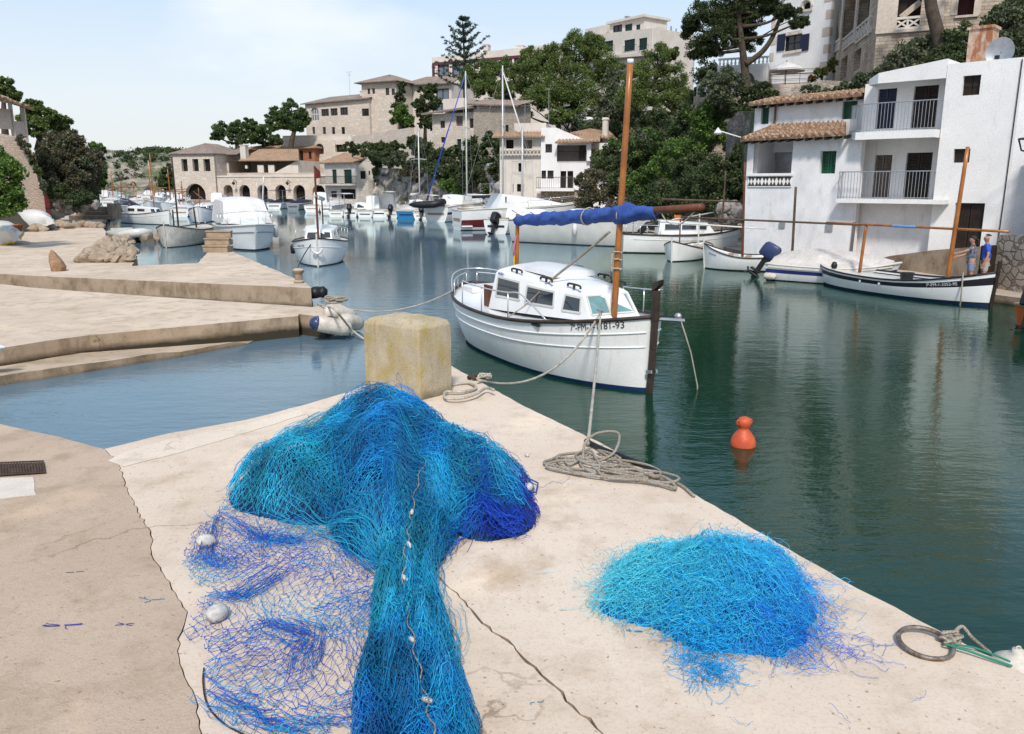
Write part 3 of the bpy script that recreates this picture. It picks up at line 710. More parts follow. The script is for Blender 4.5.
def curls(S, n, cf, sp, surf_, r, step=(.012,.024), rough=.55, lift=.02, seed=0, edge=.012, m=10):
    rr = np.random.default_rng(seed); k = 0
    while k < n:
        c0 = sp(rr); 
        if surf_(c0[0:1], c0[1:2])[0] < edge and rr.random() < .97: k += .1; continue
        th = rr.uniform(0, 6.28) + np.cumsum(rr.normal(0, rough, m)); st = rr.uniform(*step)
        x = c0[0] + np.cumsum(np.cos(th)) * st; y = c0[1] + np.cumsum(np.sin(th)) * st
        z = QZ + np.maximum(surf_(x, y), 0) + .01 + np.abs(np.cumsum(rr.normal(0, .007, m))) * rr.choice([.5, 1, 1.6]) + rr.uniform(0, lift)
        q = np.stack([x, y, z], 1); S.seg(q[:-1], q[1:], np.tile(cf(c0, rr), (m - 1, 1)), r); k += 1
def flow(k, x0, x1, y0, y1, lift, seed, conv):
    """mesh hanging in long narrow diamonds down the heap; conv pulls it into the tail"""
    w1 = wob(5, 2, 7, seed); w2 = wob(5, 2, 6, seed + 1); w3 = wob(6, 8, 20, seed + 2); rr = np.random.default_rng(seed + 3)
    def pos(a, b):
        y = y0 + (y1 - y0) * b; x = x0 + (x1 - x0) * a
        g = np.clip((5.35 - y) / .65, 0, 1) * conv; g = g * g * (3 - 2 * g)
        x = x * (1 - g) + g * (tail_center(y) + (a - .5) * 2 * tail_w(y) * (1.0 + .12 * w2(a * 3, y * 2)))
        x = x + .05 * w1(a * 2.5, b * 5) * (1 - .6 * g) + rr.normal(0, .0035, a.shape); y = y + .05 * w2(a * 3, b * 4) + rr.normal(0, .005, a.shape)
        x = x + .018 * w3(y * 1.6, a * 5); z = surfA(x, y) + lift * (.4 + .6 * np.abs(w3(a * 4, b * 3))) + .012 * w3(x * 1.2, y) + rr.normal(0, .003, a.shape)
        return np.stack([x, y, QZ + np.maximum(z, .005)], -1)
    return pos
hk = lambda e: (lambda X_: (surfA(X_[..., 0], X_[..., 1]) > e))
for k, (x0, x1, y0, y1, lift, na, nb, conv, dp) in enumerate((
    (-1.55,-.15,6.4,2.2,.008,44,120,1,-.10), (-1.35,-.30,6.2,2.2,.025,34,112,1,.0), (-1.2,-.4,5.9,2.2,.045,26,104,1,.12), (-1.4,-.2,6.0,2.2,.06,30,96,1,-.08), (-1.0,-.5,4.9,2.2,.05,22,76,1,.1), (-1.3,-.3,5.2,2.2,.075,20,70,1,-.15), (-1.1,-.45,5.0,2.2,.09,16,62,1,-.05),
    (-1.32,-.45,5.75,4.2,.012,30,46,0,-.05), (-1.3,-.4,5.6,4.25,.04,24,40,0,.08), (-.45,.34,5.5,4.35,.014,28,40,0,.3), (-.4,.36,5.3,4.4,.04,22,34,0,.35),
    (-.75,.25,6.1,4.4,.012,32,50,0,.2), (-.65,.26,5.9,4.5,.045,26,42,0,.25), (-2.0,-1.0,6.3,4.8,.012,28,42,0,-.35), (-2.0,-1.0,6.2,4.85,.04,22,34,0,-.45), (-1.9,-1.1,6.1,4.9,.065,18,30,0,-.3))):
    rr = np.random.default_rng(100 + k)
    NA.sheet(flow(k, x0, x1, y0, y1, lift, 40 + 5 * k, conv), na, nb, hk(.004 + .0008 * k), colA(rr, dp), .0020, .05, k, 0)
# the roll along the crown, its meshes running sideways, and looser veils
for k, (ang, lift, cx, cy, sx, sy, na, nb) in enumerate(((1.50,.012,-.95,6.0,1.0,1.7,30,46),(1.35,.045,-.9,5.95,.9,1.6,24,38),(.3,.03,-1.4,5.5,1.3,1.3,26,36),(-.4,.06,-.9,5.6,1.9,1.6,32,40),(.7,.045,-.4,5.3,1.2,1.2,24,32))):
    rr = np.random.default_rng(200 + k)
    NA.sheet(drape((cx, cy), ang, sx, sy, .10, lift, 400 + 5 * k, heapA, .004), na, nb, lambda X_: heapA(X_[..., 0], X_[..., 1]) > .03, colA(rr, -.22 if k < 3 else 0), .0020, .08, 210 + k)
def on_heap(px, py, lift=.05):
    z = QZ
    for _ in range(30):
        p = onz(px, py, z); zn = QZ + float(surfA(np.array(p[0]), np.array(p[1]))) + lift; z = z * .5 + zn * .5
    return p

# bunched folds sweeping over the heap and down the tail
for k, (path, sp, cc_, n_) in enumerate((
    (((262,500),(318,528),(378,552),(424,582),(428,640),(436,730)), .035, (.02,.38,.58), 60), (((330,425),(344,480),(372,530),(408,572),(400,640),(378,735)), .04, (.008,.26,.52), 60),
    (((452,440),(442,500),(430,550),(432,600),(452,680),(470,745)), .035, (.010,.30,.58), 60), (((292,448),(345,408),(405,408),(452,440),(500,470),(524,502)), .035, (.02,.36,.56), 60),
    (((255,475),(300,450),(360,438),(425,455),(470,500)), .03, (.012,.30,.50), 45), (((236,505),(258,462),(310,420),(372,396)), .035, (.03,.40,.56), 45),
    (((382,415),(388,470),(398,530),(414,572),(420,620)), .03, (.004,.16,.42), 50), (((470,452),(482,492),(462,530),(444,558)), .03, (.006,.08,.42), 45),
    (((300,470),(330,500),(350,540),(400,566)), .03, (.006,.20,.46), 40), (((420,575),(446,620),(440,680),(410,740)), .035, (.02,.40,.66), 50), (((455,470),(500,520),(528,528)), .03, (.008,.06,.44), 45))):
    rr = np.random.default_rng(620 + k); pw_ = np.array([on_heap(q[0], q[1], .035) for q in path])
    for j_ in range(int(n_ * .6)):
        n = 34; a0 = rr.uniform(0, .35); a1 = rr.uniform(.6, 1.0); t = np.linspace(a0, a1, n) * (len(pw_) - 1); i0 = np.minimum(t.astype(int), len(pw_) - 2); f = (t - i0)[:, None]
        P0, P1, P2, P3 = pw_[np.maximum(i0-1, 0)], pw_[i0], pw_[i0+1], pw_[np.minimum(i0+2, len(pw_)-1)]
        q = .5 * (2*P1 + (P2-P0)*f + (2*P0-5*P1+4*P2-P3)*f*f + (3*P1-P0-3*P2+P3)*f**3)
        o_ = rr.normal(0, sp, 2); ph = rr.uniform(0, 6.28); u = np.linspace(0, 1, n)
        q = q.copy(); q[:, 0] += o_[0] + .016 * np.sin(9 * u + ph) + .009 * np.sin(23 * u + 3 * ph) + rr.normal(0, .004, n); q[:, 1] += o_[1] + .016 * np.cos(11 * u + ph) + .009 * np.cos(19 * u + 2 * ph)
        q[:, 2] = QZ + surfA(q[:, 0], q[:, 1]) + .03 + .02 * np.sin(7 * u + ph) + rr.uniform(-.01, .03)
        NA.seg(q[:-1], q[1:], np.tile(np.array(cc_) * rr.uniform(.65, 1.35), (n - 1, 1)), .0017)
curls(NA, 120, lambda c, rr: BLUES[rr.integers(0, 4)] * rr.uniform(.7, 1.4), lambda rr: HC + rr.normal(0, .55, 2) * np.array([1, .9]), heapA, .0014, (.012,.022), .28, .03, 7, m=24)
NA.build('net_heap', net)
# spread-out purple-blue skirt on the left, one or two layers thick
def inpoly(poly):
    poly = np.array(poly)
    def f(x, y):
        c = np.zeros(x.shape, bool); n = len(poly)
        for i in range(n):
            x0, y0 = poly[i]; x1, y1 = poly[i-1]
            t = ((y0 > y) != (y1 > y)) & (x < (x1 - x0) * (y - y0) / (y1 - y0 + 1e-12) + x0); c ^= t
        return c
    return f
sk = inpoly([P(*q)[:2] for q in ((262,470),(215,515),(188,540),(181,570),(200,590),(222,588),(196,610),(183,640),(205,655),(204,690),(208,720),(250,745),(300,770),(350,800),(420,800),(420,560),(380,520))])
NS = Net()
for k, (lift, warp, ang, na, nb, dr) in enumerate(((.004,.10,.3,60,88,.08),(.010,.16,-.5,54,76,.22),(.016,.22,.9,46,64,.45))):
    rr = np.random.default_rng(500 + k); hw = wob(5, 2, 8, 510 + k); dens = wob(6, 3, 9, 520 + k)
    def cf(X_, rr=rr, hw=hw):
        t = np.clip(.5 + .55 * hw(X_[..., 0], X_[..., 1]) + rr.normal(0, .08, X_.shape[:-1]), 0, .999)
        pal = np.array([(.035,.07,.46),(.025,.10,.52),(.015,.19,.58),(.015,.31,.62),(.06,.48,.66)]); return pick(pal, t, rr)
    def kp(X_, k=k, dens=dens):
        m = sk(X_[..., 0], X_[..., 1])
        if k: m &= dens(X_[..., 0], X_[..., 1]) > (-.15 if k == 1 else .08)
        return m
    NS.sheet(drape((-1.15, 4.3), ang, 2.3, 3.2, warp, lift, 530 + 4 * k, lambda x, y: .02 * (1 + wob(4, 3, 8, 9)(x, y))), na, nb, kp, cf, .0014, dr, 540 + k, .0028)
# bunched folds in the skirt
for k, path in enumerate((((218,515),(260,540),(300,545),(330,530)), ((205,600),(240,600),(280,575),(310,580)), ((230,640),(270,625),(310,640),(300,680),(240,700)), ((205,700),(260,720),(330,735),(380,720)), ((215,520),(205,560),(228,570),(255,560)))):
    rr = np.random.default_rng(560 + k)
    pp = np.array([P(*q)[:2] for q in path])
    for j in range(46):
        n = 30; t = np.linspace(0, len(pp) - 1, n); i0 = np.minimum(t.astype(int), len(pp) - 2); f = (t - i0)[:, None]; f = f * f * (3 - 2 * f)
        xy = pp[i0] * (1 - f) + pp[i0 + 1] * f
        off = rr.normal(0, .035, 2); xy = xy + off + np.cumsum(rr.normal(0, .008, (n, 2)), 0)
        z = QZ + .006 + np.abs(rr.normal(0, .012, n)) + .01
        q = np.concatenate([xy, z[:, None]], 1); a0 = rr.integers(0, n // 2); a1 = a0 + rr.integers(6, n // 2)
        q = q[a0:a1]; c = np.array([(.015,.09,.48),(.03,.05,.42),(.012,.24,.56)])[rr.integers(0, 3)] * rr.uniform(.7, 1.2)
        NS.seg(q[:-1], q[1:], np.tile(c, (len(q) - 1, 1)), .0016)
NS.build('net_skirt', net)
# float line with small white floats on the heap, and head rope
def local(pts, root): return [tuple(Vector(p) - Vector(root.location)) for p in pts]
line = [on_heap(*q) for q in ((425,460),(417,485),(412,510),(409,530),(405,555),(404,590),(408,615),(415,650),(424,690),(432,725),(436,760))]
mb = MB(); mb.tube([q + Vector((.012 * math.sin(i * 1.3), 0, .004 * math.sin(i * 2.1))) for i, q in enumerate(spline(local(line, net), 6))], .0032, 5); mb.build('float_line', M['rope_grey'], net, True)
for i, (px, py) in enumerate(((412,512),(409,545),(405,578),(413,640),(427,700))):
    p = on_heap(px, py, .055); fm = MB(); fm.lathe([(0,-.022),(.009,-.02),(.012,0),(.009,.02),(0,.022)], (0,0,0), 8, axis='y')
    f = fm.build('line_float', M['corkfloat'], net, True); f.location = Vector(p) - Vector(net.location); f.rotation_euler = (.3, .2 * i, .4 * i)
for i, (px, py, rad, rz) in enumerate(((206,541,.048,.3),(217,613,.052,1.2),(380,433,.028,.2),(303,449,.02,1.9),(528,487,.035,.9),(527,455,.02,2))):
    p = on_heap(px, py, rad * .7) if i > 1 else P(px, py, QZ + rad * .8)
    fm = MB(); prof = [(0,-1.35),(.28,-1.3),(.34,-1.22),(.7,-1.05),(.96,-.55),(1,0),(.96,.55),(.7,1.05),(.34,1.22),(.28,1.3),(0,1.35)]
    fm.lathe([(a * rad * .85, b * rad * .85) for a, b in prof], (0,0,0), 18, axis='x')
    f = fm.build('net_float', M['corkfloat'], net, True); f.location = Vector(p) - Vector(net.location); f.rotation_euler = (0, .15, rz)
mb = MB()
hr = [P(q[0], q[1], QZ + .012) for q in ((204,668),(203,682),(207,704),(222,722),(245,735),(262,742))]
mb.tube(spline(local(hr, net), 5), .004, 5); mb.build('lead_line', M['rail'], net, True)
lp = [P(q[0], q[1], QZ + .03) for q in ((515,478),(528,478),(538,483),(536,492),(522,495),(512,490))]
mb = MB(); mb.tube(local(lp, net), .006, 5); mb.build('end_loop', M['shirt_blue'], net, True)
# small heap -------------------------------------------------
HB = np.array([1.05, 3.87])
def heapB(x, y):
    dx, dy = x - HB[0], y - HB[1]; ang = np.arctan2(dy, dx)
    rr = np.sqrt((dx / .62) ** 2 + (dy / .57) ** 2) * (1 + .09 * np.sin(3 * ang + 2) + .07 * np.sin(7 * ang))
    h = np.clip(1 - rr ** 1.6, 0, 1) ** 1.05
    return np.clip(.205 * h * (1 + .30 * nzA(x * 2, y * 2) + .14 * nzB(x * 1.5, y * 1.5)) + .022 * nzC(x, y) * np.clip(h * 3, 0, 1), 0, 1) + .02 * np.clip(1 - rr * .85, 0, 1)
nb_ = empty('fishing_net', (HB[0], HB[1], QZ), 0, 'smaller loose pile of turquoise and bright blue net by the water edge', 'fishing net')
gx = np.linspace(HB[0] - .95, HB[0] + .95, 50); gy = np.linspace(HB[1] - .85, HB[1] + .85, 50)
X, Y = np.meshgrid(gx, gy, indexing='ij'); Z = heapB(X, Y) * .70 - .032
V = np.stack([X - HB[0], Y - HB[1], Z], -1).reshape(-1, 3); ii = np.arange(2500).reshape(50, 50)
Fq = np.stack([ii[:-1, :-1], ii[1:, :-1], ii[1:, 1:], ii[:-1, 1:]], -1).reshape(-1, 4); Fq = Fq[Z.reshape(-1)[Fq].min(1) > -.012]
Cc = np.ones((2500, 4)); Cc[:, :3] = (.008,.16,.42)
npmesh('inner_layers', V, Fq, M['net'], nb_, Cc, True)
NB = Net()
hueB = wob(6, 4, 14, 77)
PB_ = np.array([(.09,.60,.72),(.06,.56,.74),(.035,.48,.74),(.022,.40,.74),(.015,.30,.74),(.008,.18,.66)])
for k in range(10):
    rr = np.random.default_rng(700 + k); ang = rr.uniform(0, 6.28)
    def cf(X_, rr=rr):
        t = np.clip(.42 + .7 * (X_[..., 0] - HB[0]) - .5 * (X_[..., 1] - HB[1]) + rr.normal(0, .07, X_.shape[:-1]) + .3 * hueB(X_[..., 0] + .3 * k, X_[..., 1]), 0, .999)
        return pick(PB_, t, rr)
    NB.sheet(drape(HB, ang, 1.8, 1.7, .22, .0095 * k, 720 + 5 * k, heapB, .007), 44, 74, lambda X_, e=.004 + .011 * k: heapB(X_[..., 0], X_[..., 1]) > e, cf, .0013, .08, 800 + k)
def cfB(c0, rr):
    t = np.clip(.40 + .6 * (c0[0] - HB[0]) - .4 * (c0[1] - HB[1]) + rr.normal(0, .24), 0, .999); return PB_[int(t * 6)] * rr.uniform(.6, 1.3)
curls(NB, 1700, cfB, lambda rr: HB + rr.normal(0, .29, 2) * np.array([.95, .85]), heapB, .00095, (.007,.014), .40, .05, 901, .006, m=20)
curls(NB, 700, cfB, lambda rr: HB + rr.normal(0, .38, 2) * np.array([1, .9]), heapB, .0010, (.009,.014), .45, .01, 902, .004)
rr = np.random.default_rng(903)
for k in range(520):   # the tuft pulled out towards the camera and the purple fringe on the right
    if k < 440: p0, p1 = np.array(P(690,615)[:2]), np.array(P(712,684)[:2]); sp = .055; pal = (.012,.34,.70)
    else: p0, p1 = np.array(P(790,640)[:2]), np.array(P(862,650)[:2]); sp = .07; pal = (.03,.14,.60)
    t0 = rr.uniform(0, .9); n = 10; th = math.atan2(p1[1]-p0[1], p1[0]-p0[0]) + rr.normal(0, .8) + np.cumsum(rr.normal(0, .4, n))
    c0 = p0 + (p1 - p0) * t0 + rr.normal(0, sp, 2)
    q = np.stack([c0[0] + np.cumsum(np.cos(th)) * .014, c0[1] + np.cumsum(np.sin(th)) * .014, QZ + .006 + np.abs(np.cumsum(rr.normal(0, .007 if k < 440 else .002, n))) + (heapB(c0[0:1], c0[1:2])[0])], 1)
    NB.seg(q[:-1], q[1:], np.tile(np.array(pal) * rr.uniform(.7, 1.4), (n - 1, 1)), .0013 if k < 440 else .0010)
NB.build('net_pile', nb_)
# scraps of twine on the concrete
def scrap(px, py, col, label, n=5, seed=0, sc=1.0):
    rr = np.random.default_rng(seed); o = empty('twine_scrap', P(px, py), 0, label, 'twine', 'twine scraps on the concrete')
    S = Net()
    for k in range(n):
        m = 9; th = rr.uniform(-.5, .5) + (PI if k % 2 else 0) + np.cumsum(rr.normal(0, .35, m)); st = .011 * sc
        q = np.stack([P(px, py)[0] + np.cumsum(np.cos(th)) * st, P(px, py)[1] + np.cumsum(np.sin(th)) * st * .5, np.full(m, QZ + .005)], 1)
        S.seg(q[:-1], q[1:], np.tile(np.array(col) * rr.uniform(.8, 1.3), (m - 1, 1)), .0018)
    me = S.build('strand', o)
scrap(62,626,(.03,.035,.28),'purple knotted twine scrap on the brown concrete at far left',9,1,1.0)
scrap(125,625,(.035,.035,.22),'short dark violet twine scrap right of the long knotted one',4,2,.5)
scrap(150,600,(.02,.14,.32),'pale blue looped twine scrap beside the jagged slab crack',4,3,.8)
scrap(75,573,(.05,.05,.12),'thin dark twine thread on the concrete above the purple scrap',2,4,.5)
scrap(633,632,(.004,.18,.45),'little blue twine scrap left of the smaller net pile',5,5,.5)
scrap(536,703,(.01,.25,.42),'faint turquoise twine thread beside the open crack',2,6,.5)

# ------------------------------------------------------------- ropes, ring, floats, buoy
def sag(a, b, k, n=24):
    a, b = Vector(a), Vector(b); return [a.lerp(b, i / n) - Vector((0, 0, k * 4 * (i / n) * (1 - i / n))) for i in range(n + 1)]
def ropething(name, pts, r, mat, label, cat='rope', group=None, n=7):
    p0 = Vector(pts[0]); o = MB().tube([Vector(p) - p0 for p in pts], r, n).build(name, mat, None, True); o.location = p0
    return tag(o, label, cat, group)
# coil by the quay edge
rr = random.Random(77); rc = empty('rope_coil', P(600,462), 0, 'tangled heap of grey mooring rope on the quay edge, black hose under it', 'rope coil')
mb = MB(); org = Vector(P(600,462))
path = []
loops_ = [((592,463),38,10),((612,467),44,9),((578,466),32,7),((600,471),50,8),((624,469),34,8),((598,460),24,8),((634,475),44,6)]
zc = .012
for (c, rw, rh) in loops_:
    a0 = rr.uniform(0, 6.28)
    for i in range(9):
        a = a0 + i / 9 * 2 * PI * 1.05
        px = c[0] + rw * math.cos(a) * rr.uniform(.85, 1.1); py = c[1] + rh * math.sin(a) * rr.uniform(.8, 1.15) + rw * math.cos(a) * .10
        p = P(px, py, QZ + zc); path.append(Vector(p) - org + Vector((0,0,rr.uniform(0,.014))))
    zc += .0035
path = spline(path, 7)
mb.tube(path, .0105, 7)
mb.build('rope_loops', M['rope_grey'], rc, True)
tl = spline([Vector(P(*q, QZ + .014)) - org for q in ((630,466),(650,476),(668,480),(682,486),(694,496))], 8)
mb = MB(); mb.tube(tl, .012, 7); tl = spline([Vector(P(*q, QZ + .03)) - org for q in ((610,470),(640,474),(664,477),(676,488),(660,484),(636,480))], 8); mb.tube(tl, .012, 7)
tl = spline([Vector(P(*q)) - org + Vector((0,0,h)) for q, h in (((583,462),.02),((585,455),.10),((598,452),.16),((618,450),.14),((614,462),.08),((596,466),.03))], 8); mb.tube(tl, .011, 7)
mb.build('loose_ends', M['rope_grey'], rc, True)
ropething('rubber_hose', spline([P(586,441,QZ+.02), P(602,449,QZ+.03), P(625,458,QZ+.025), P(645,466,QZ+.02), P(660,474,QZ+.02)], 8), .022, M['black'], 'black rubber hose lying along the quay edge beside the rope heap', 'hose')
# ring with green twine and rope, right corner
rg = empty('mooring_ring', P(925,647), 0, 'worn steel mooring ring lying on the quay corner with green twine', 'mooring ring')
mb = MB(); R0 = .115
mb.tube([(R0 * math.cos(a), R0 * math.sin(a), .022 + .012 * math.sin(a)) for a in np.linspace(0, 2 * PI, 41)], .0115, 10, cap=False)
mb.build('ring', M['ringmetal'], rg, True)
o2 = Vector(P(925,647)); rr = random.Random(5); mb = MB()
kn = Vector(P(950,644)) - o2
pts = []
for i in range(26): pts.append(kn + Vector((rr.uniform(-.045,.045), rr.uniform(-.03,.03), rr.uniform(.012,.06))))
mb.tube(spline(pts, 5), .008, 6)
mb.tube(spline([kn + Vector((0,0,.03)), Vector(P(960,636)) - o2 + Vector((0,0,.05)), Vector(P(972,642)) - o2 + Vector((0,0,.02)), Vector(P(990,655)) - o2 + Vector((0,0,.01))], 8), .009, 6)
mb.build('ring_rope', M['rope_grey'], rg, True)
mb = MB(); mb.tube(spline([Vector(P(944,650)) - o2 + Vector((0,0,.03)), Vector(P(965,655)) - o2 + Vector((0,0,.025)), Vector(P(985,661)) - o2 + Vector((0,0,.02)), Vector(P(1012,669)) - o2 + Vector((0,0,.014))], 8), .006, 6)
mb.tube(spline([Vector(P(948,648)) - o2 + Vector((0,0,.02)), Vector(P(975,652)) - o2 + Vector((0,0,.02)), Vector(P(1010,664)) - o2 + Vector((0,0,.012))], 8), .005, 6)
mb.build('green_twine', M['greenrope'], rg, True)
fb = empty('mooring_float', (2.33,3.40,.95), 0, 'pinkish white round float hanging at the quay edge in the right corner', 'float')
mb = MB(); mb.lathe([(0,-.17),(.06,-.165),(.12,-.12),(.155,-.04),(.155,.04),(.12,.12),(.06,.16),(.03,.175),(.03,.20),(0,.20)], (0,0,0), 24); mb.build('float_body', M['fender'], fb, True)
mb = MB(); mb.tube([(.015 * math.cos(a), 0, .205 + .015 * math.sin(a)) for a in np.linspace(0, 6.283, 13)], .004, 6); mb.build('float_eye', M['fender'], fb, True); fb.scale = (.8,.8,.8)
# orange buoy in the water
by = empty('buoy', (2.9,9.84,0), .3, 'orange plastic mooring buoy with a round head floating on green water', 'buoy')
mb = MB(); mb.lathe([(.0,-.16),(.10,-.15),(.15,-.06),(.157,.0),(.155,.05),(.135,.11),(.10,.16),(.072,.195),(.064,.215),(.064,.232),(.078,.25),(.088,.285),(.083,.325),(.06,.355),(.03,.368),(0,.37)], (0,0,0), 28); mb.build('buoy_body', M['buoy'], by, True)
mb = MB()
for s in (-1, 1): mb.tube([(s * (.088 + .02 * math.cos(a)), .0, .30 + .028 * math.sin(a)) for a in np.linspace(0, 6.283, 15)], .010, 6)
mb.build('buoy_ear', M['buoy'], by, True)
# shackle and rope heap behind the block
so = Vector(P(478,380)); sh = empty('rope_shackle', so, 0, 'rusty shackle and frayed rope knot on the quay tip beside the block', 'shackle')
rr = random.Random(15); mb = MB()
for k in range(3):
    mb.tube([Vector((.05 * math.cos(a) - .06 + .05 * k, .035 * math.sin(a), .03 + .02 * math.sin(a * 2 + k))) for a in np.linspace(0, 6.283, 17)], .012, 6)
mb.build('shackle_links', M['iron'], sh, True)
mb = MB(); mb.tube(spline([Vector((rr.uniform(-.02,.14), rr.uniform(-.05,.05), rr.uniform(.015,.07))) for _ in range(16)], 6), .012, 6); mb.build('knot', M['rope'], sh, True)
lo_ = Vector(P(465,392)); mb = MB()
pth = spline([Vector(P(q[0], q[1], QZ + .014 + .006 * i)) - lo_ for i, q in enumerate(((452,385),(468,383),(476,388),(462,392),(446,392),(446,398),(462,398),(476,394),(486,388),(494,390)))], 8)
mb.tube(pth, .015, 7); lr = mb.build('rope_loop', M['rope'], None, True); lr.location = lo_
tag(lr, 'pale rope laid in a loose loop at the foot of the concrete block', 'rope')

# ------------------------------------------------------------- boats
def sstep(a, b, x): t = min(1, max(0, (x - a) / (b - a))); return t * t * (3 - 2 * t)
class Hull:
    def __init__(s, L, B, zb, zm, zs, draft=.35, tw=0.0, pb=2.4, rake=.15, raks=.1, wl=.05, full=.8):
        s.L, s.B, s.zb, s.zm, s.zs, s.draft, s.tw, s.pb, s.rake, s.raks, s.wl, s.full = L, B, zb, zm, zs, draft, tw, pb, rake, raks, wl, full
    def w(s, t):
        if s.tw <= 0: return s.B / 2 * max(0, 1 - abs(2*t - 1) ** s.pb) ** .75
        if t < .5: return s.B / 2 * (s.tw + (1 - s.tw) * math.sin(t / .5 * PI / 2) ** 1.0)
        return s.B / 2 * max(0, 1 - ((t - .5) / .5) ** s.pb) ** .8
    def z(s, t):
        c = 2*t - 1
        return s.zm + (s.zb - s.zm) * max(0, c) ** 2 + (s.zs - s.zm) * max(0, -c) ** 2
    def x(s, t): return -s.L/2 + s.L * t
    def keel(s, t):
        c = 2*t - 1
        return -s.draft * (1 - (max(0, c) ** 5) * .6 - ((max(0, -c) ** 5) * .6 if s.tw <= 0 else 0))
    def pt(s, t, z, side):
        zk, zs_ = s.keel(t), s.z(t); k = min(1, max(0, (z - zk) / (zs_ - zk)))
        y = s.w(t) * math.sin(math.acos(1 - k)) ** s.full * (.93 + .07 * k)
        dx = -s.rake * (1 - k) * sstep(.6, 1, t) + s.raks * (1 - k) * sstep(.4, 0, t)
        return (s.x(t) + dx, side * y, z)
    def frac(s, t, f, side): return s.pt(t, s.wl + (s.z(t) - s.wl) * f, side)
    def build(s, root, m_hull, m_bot, stripes=(), bands=None, n=26, rail=M['rail'], rail_r=.035, deck=None, drop=.06, deck_mat=M['gel2'], name='hull', strakes=(), boot=None):
        """stripes: list of (f0, f1, material) as fractions between waterline and sheer"""
        mats = [m_hull, m_bot] + [q[2] for q in stripes] + ([boot[1]] if boot else [])
        cuts = sorted(set([0., .1, .25, .4, .55, .7, .85, 1.] + [q for st in stripes for q in st[:2]] + ([boot[0]] if boot else [])))
        mb = MB()
        ts = [.5 - .5 * math.cos(PI * i / (n - 1)) for i in range(n)] if s.tw <= 0 else [1 - math.cos(PI / 2 * (1 - i / (n - 1))) if False else math.sin(PI/2 * i / (n - 1)) ** .9 for i in range(n)]
        for side in (-1, 1):
            rows = []
            for t in ts:
                zk = s.keel(t); row = [s.pt(t, zk + (s.wl - zk) * k, side) for k in (0, .3, .65, 1)]
                row += [s.frac(t, f, side) for f in cuts[1:]]
                rows.append(row)
            o = len(mb.v); C = len(rows[0])
            for r_ in rows: mb.v.extend(r_)
            for i in range(len(rows) - 1):
                for j in range(C - 1):
                    q = (o+i*C+j, o+(i+1)*C+j, o+(i+1)*C+j+1, o+i*C+j+1)
                    mb.f.append(q if side < 0 else q[::-1])
                    mi = 1
                    if j >= 3:
                        fm = (cuts[j-3] + cuts[j-2]) / 2; mi = 0
                        if boot and fm < boot[0]: mi = len(mats) - 1
                        for k, st in enumerate(stripes):
                            if st[0] < fm < st[1]: mi = 2 + k
                    mb.m.append(mi)
        if s.tw > 0:   # transom
            ring = [s.pt(0, s.keel(0) + (s.z(0) - s.keel(0)) * k / 6, -1) for k in range(7)] + [s.pt(0, s.keel(0) + (s.z(0) - s.keel(0)) * k / 6, 1) for k in range(6, -1, -1)]
            mb.add(ring, [tuple(range(14))], 0)
        h = mb.build(name, mats, root, auto=.9)
        # deck
        d = MB(); P_ = []
        for t in ts:
            zz = s.z(t) - drop; a = s.pt(t, zz, -1); b = s.pt(t, zz, 1)
            P_.append([a, (a[0], 0, zz + .05), b])
        d.grid(P_); d.build('deck', deck_mat, root, True)
        g = MB()
        for side in (-1, 1):
            g.tube([(p[0], p[1] * 1.01, p[2] + .005) for p in (s.frac(t, 1, side) for t in ts)], rail_r, 6)
        if s.tw > 0: g.tube([s.frac(0, 1, -1), s.frac(0, 1, 1)], rail_r, 6)
        g.build('gunwale', rail, root, True)
        for f, mat_, r_ in strakes:
            g = MB()
            for side in (-1, 1):
                g.tube([(p[0], p[1] + side * .004, p[2]) for p in (s.frac(t, f, side) for t in ts[1:-1])], r_, 6)
            g.build('rubbing_strake', mat_, root, True)
        return h
    def stem(s, root, mat_, up=.25, r=.05, back=False):
        t = 1 if not back else 0; sg = 1 if not back else -1
        pts = [s.pt(t, z, 1) for z in np.linspace(s.wl - .25, s.z(t), 6)]
        pts = [(p[0] + sg * .02, 0, p[2]) for p in pts] + [(s.x(t) + sg * .03, 0, s.z(t) + up)]
        mb = MB().tube(pts, r, 6); return mb.build('stem_post' if not back else 'stern_post', mat_, root)
def boat_root(name, label, bow, stern, cat='boat', group=None, z=0):
    a = onz(*bow, 0) if len(bow) == 2 else bow; b = onz(*stern, 0) if len(stern) == 2 else stern
    L = math.hypot(a[0]-b[0], a[1]-b[1])
    r = empty(name, ((a[0]+b[0])/2, (a[1]+b[1])/2, z), math.atan2(a[1]-b[1], a[0]-b[0]), label, cat, group)
    f = Fr((r.location.x, r.location.y), (r.location.x + a[0]-b[0], r.location.y + a[1]-b[1]))
    return r, L, f
def text_on(root, txt, loc, d, up, size, mat_, name='lettering', thick=.0015):
    cu = bpy.data.curves.new(name, 'FONT'); cu.body = txt; cu.size = size; cu.align_x = 'LEFT'; cu.extrude = thick
    t = bpy.data.objects.new(name, cu); COL.objects.link(t)
    dg = bpy.context.evaluated_depsgraph_get(); me = bpy.data.meshes.new_from_object(t.evaluated_get(dg)); bpy.data.objects.remove(t)
    d, up = Vector(d).normalized(), Vector(up).normalized(); n = d.cross(up).normalized(); up = n.cross(d)
    R = Matrix((d, up, n)).transposed().to_4x4(); R.translation = Vector(loc); me.transform(R)
    me.materials.clear(); me.materials.append(mat_)
    o = bpy.data.objects.new(name, me); COL.objects.link(o); o.parent = root; return o
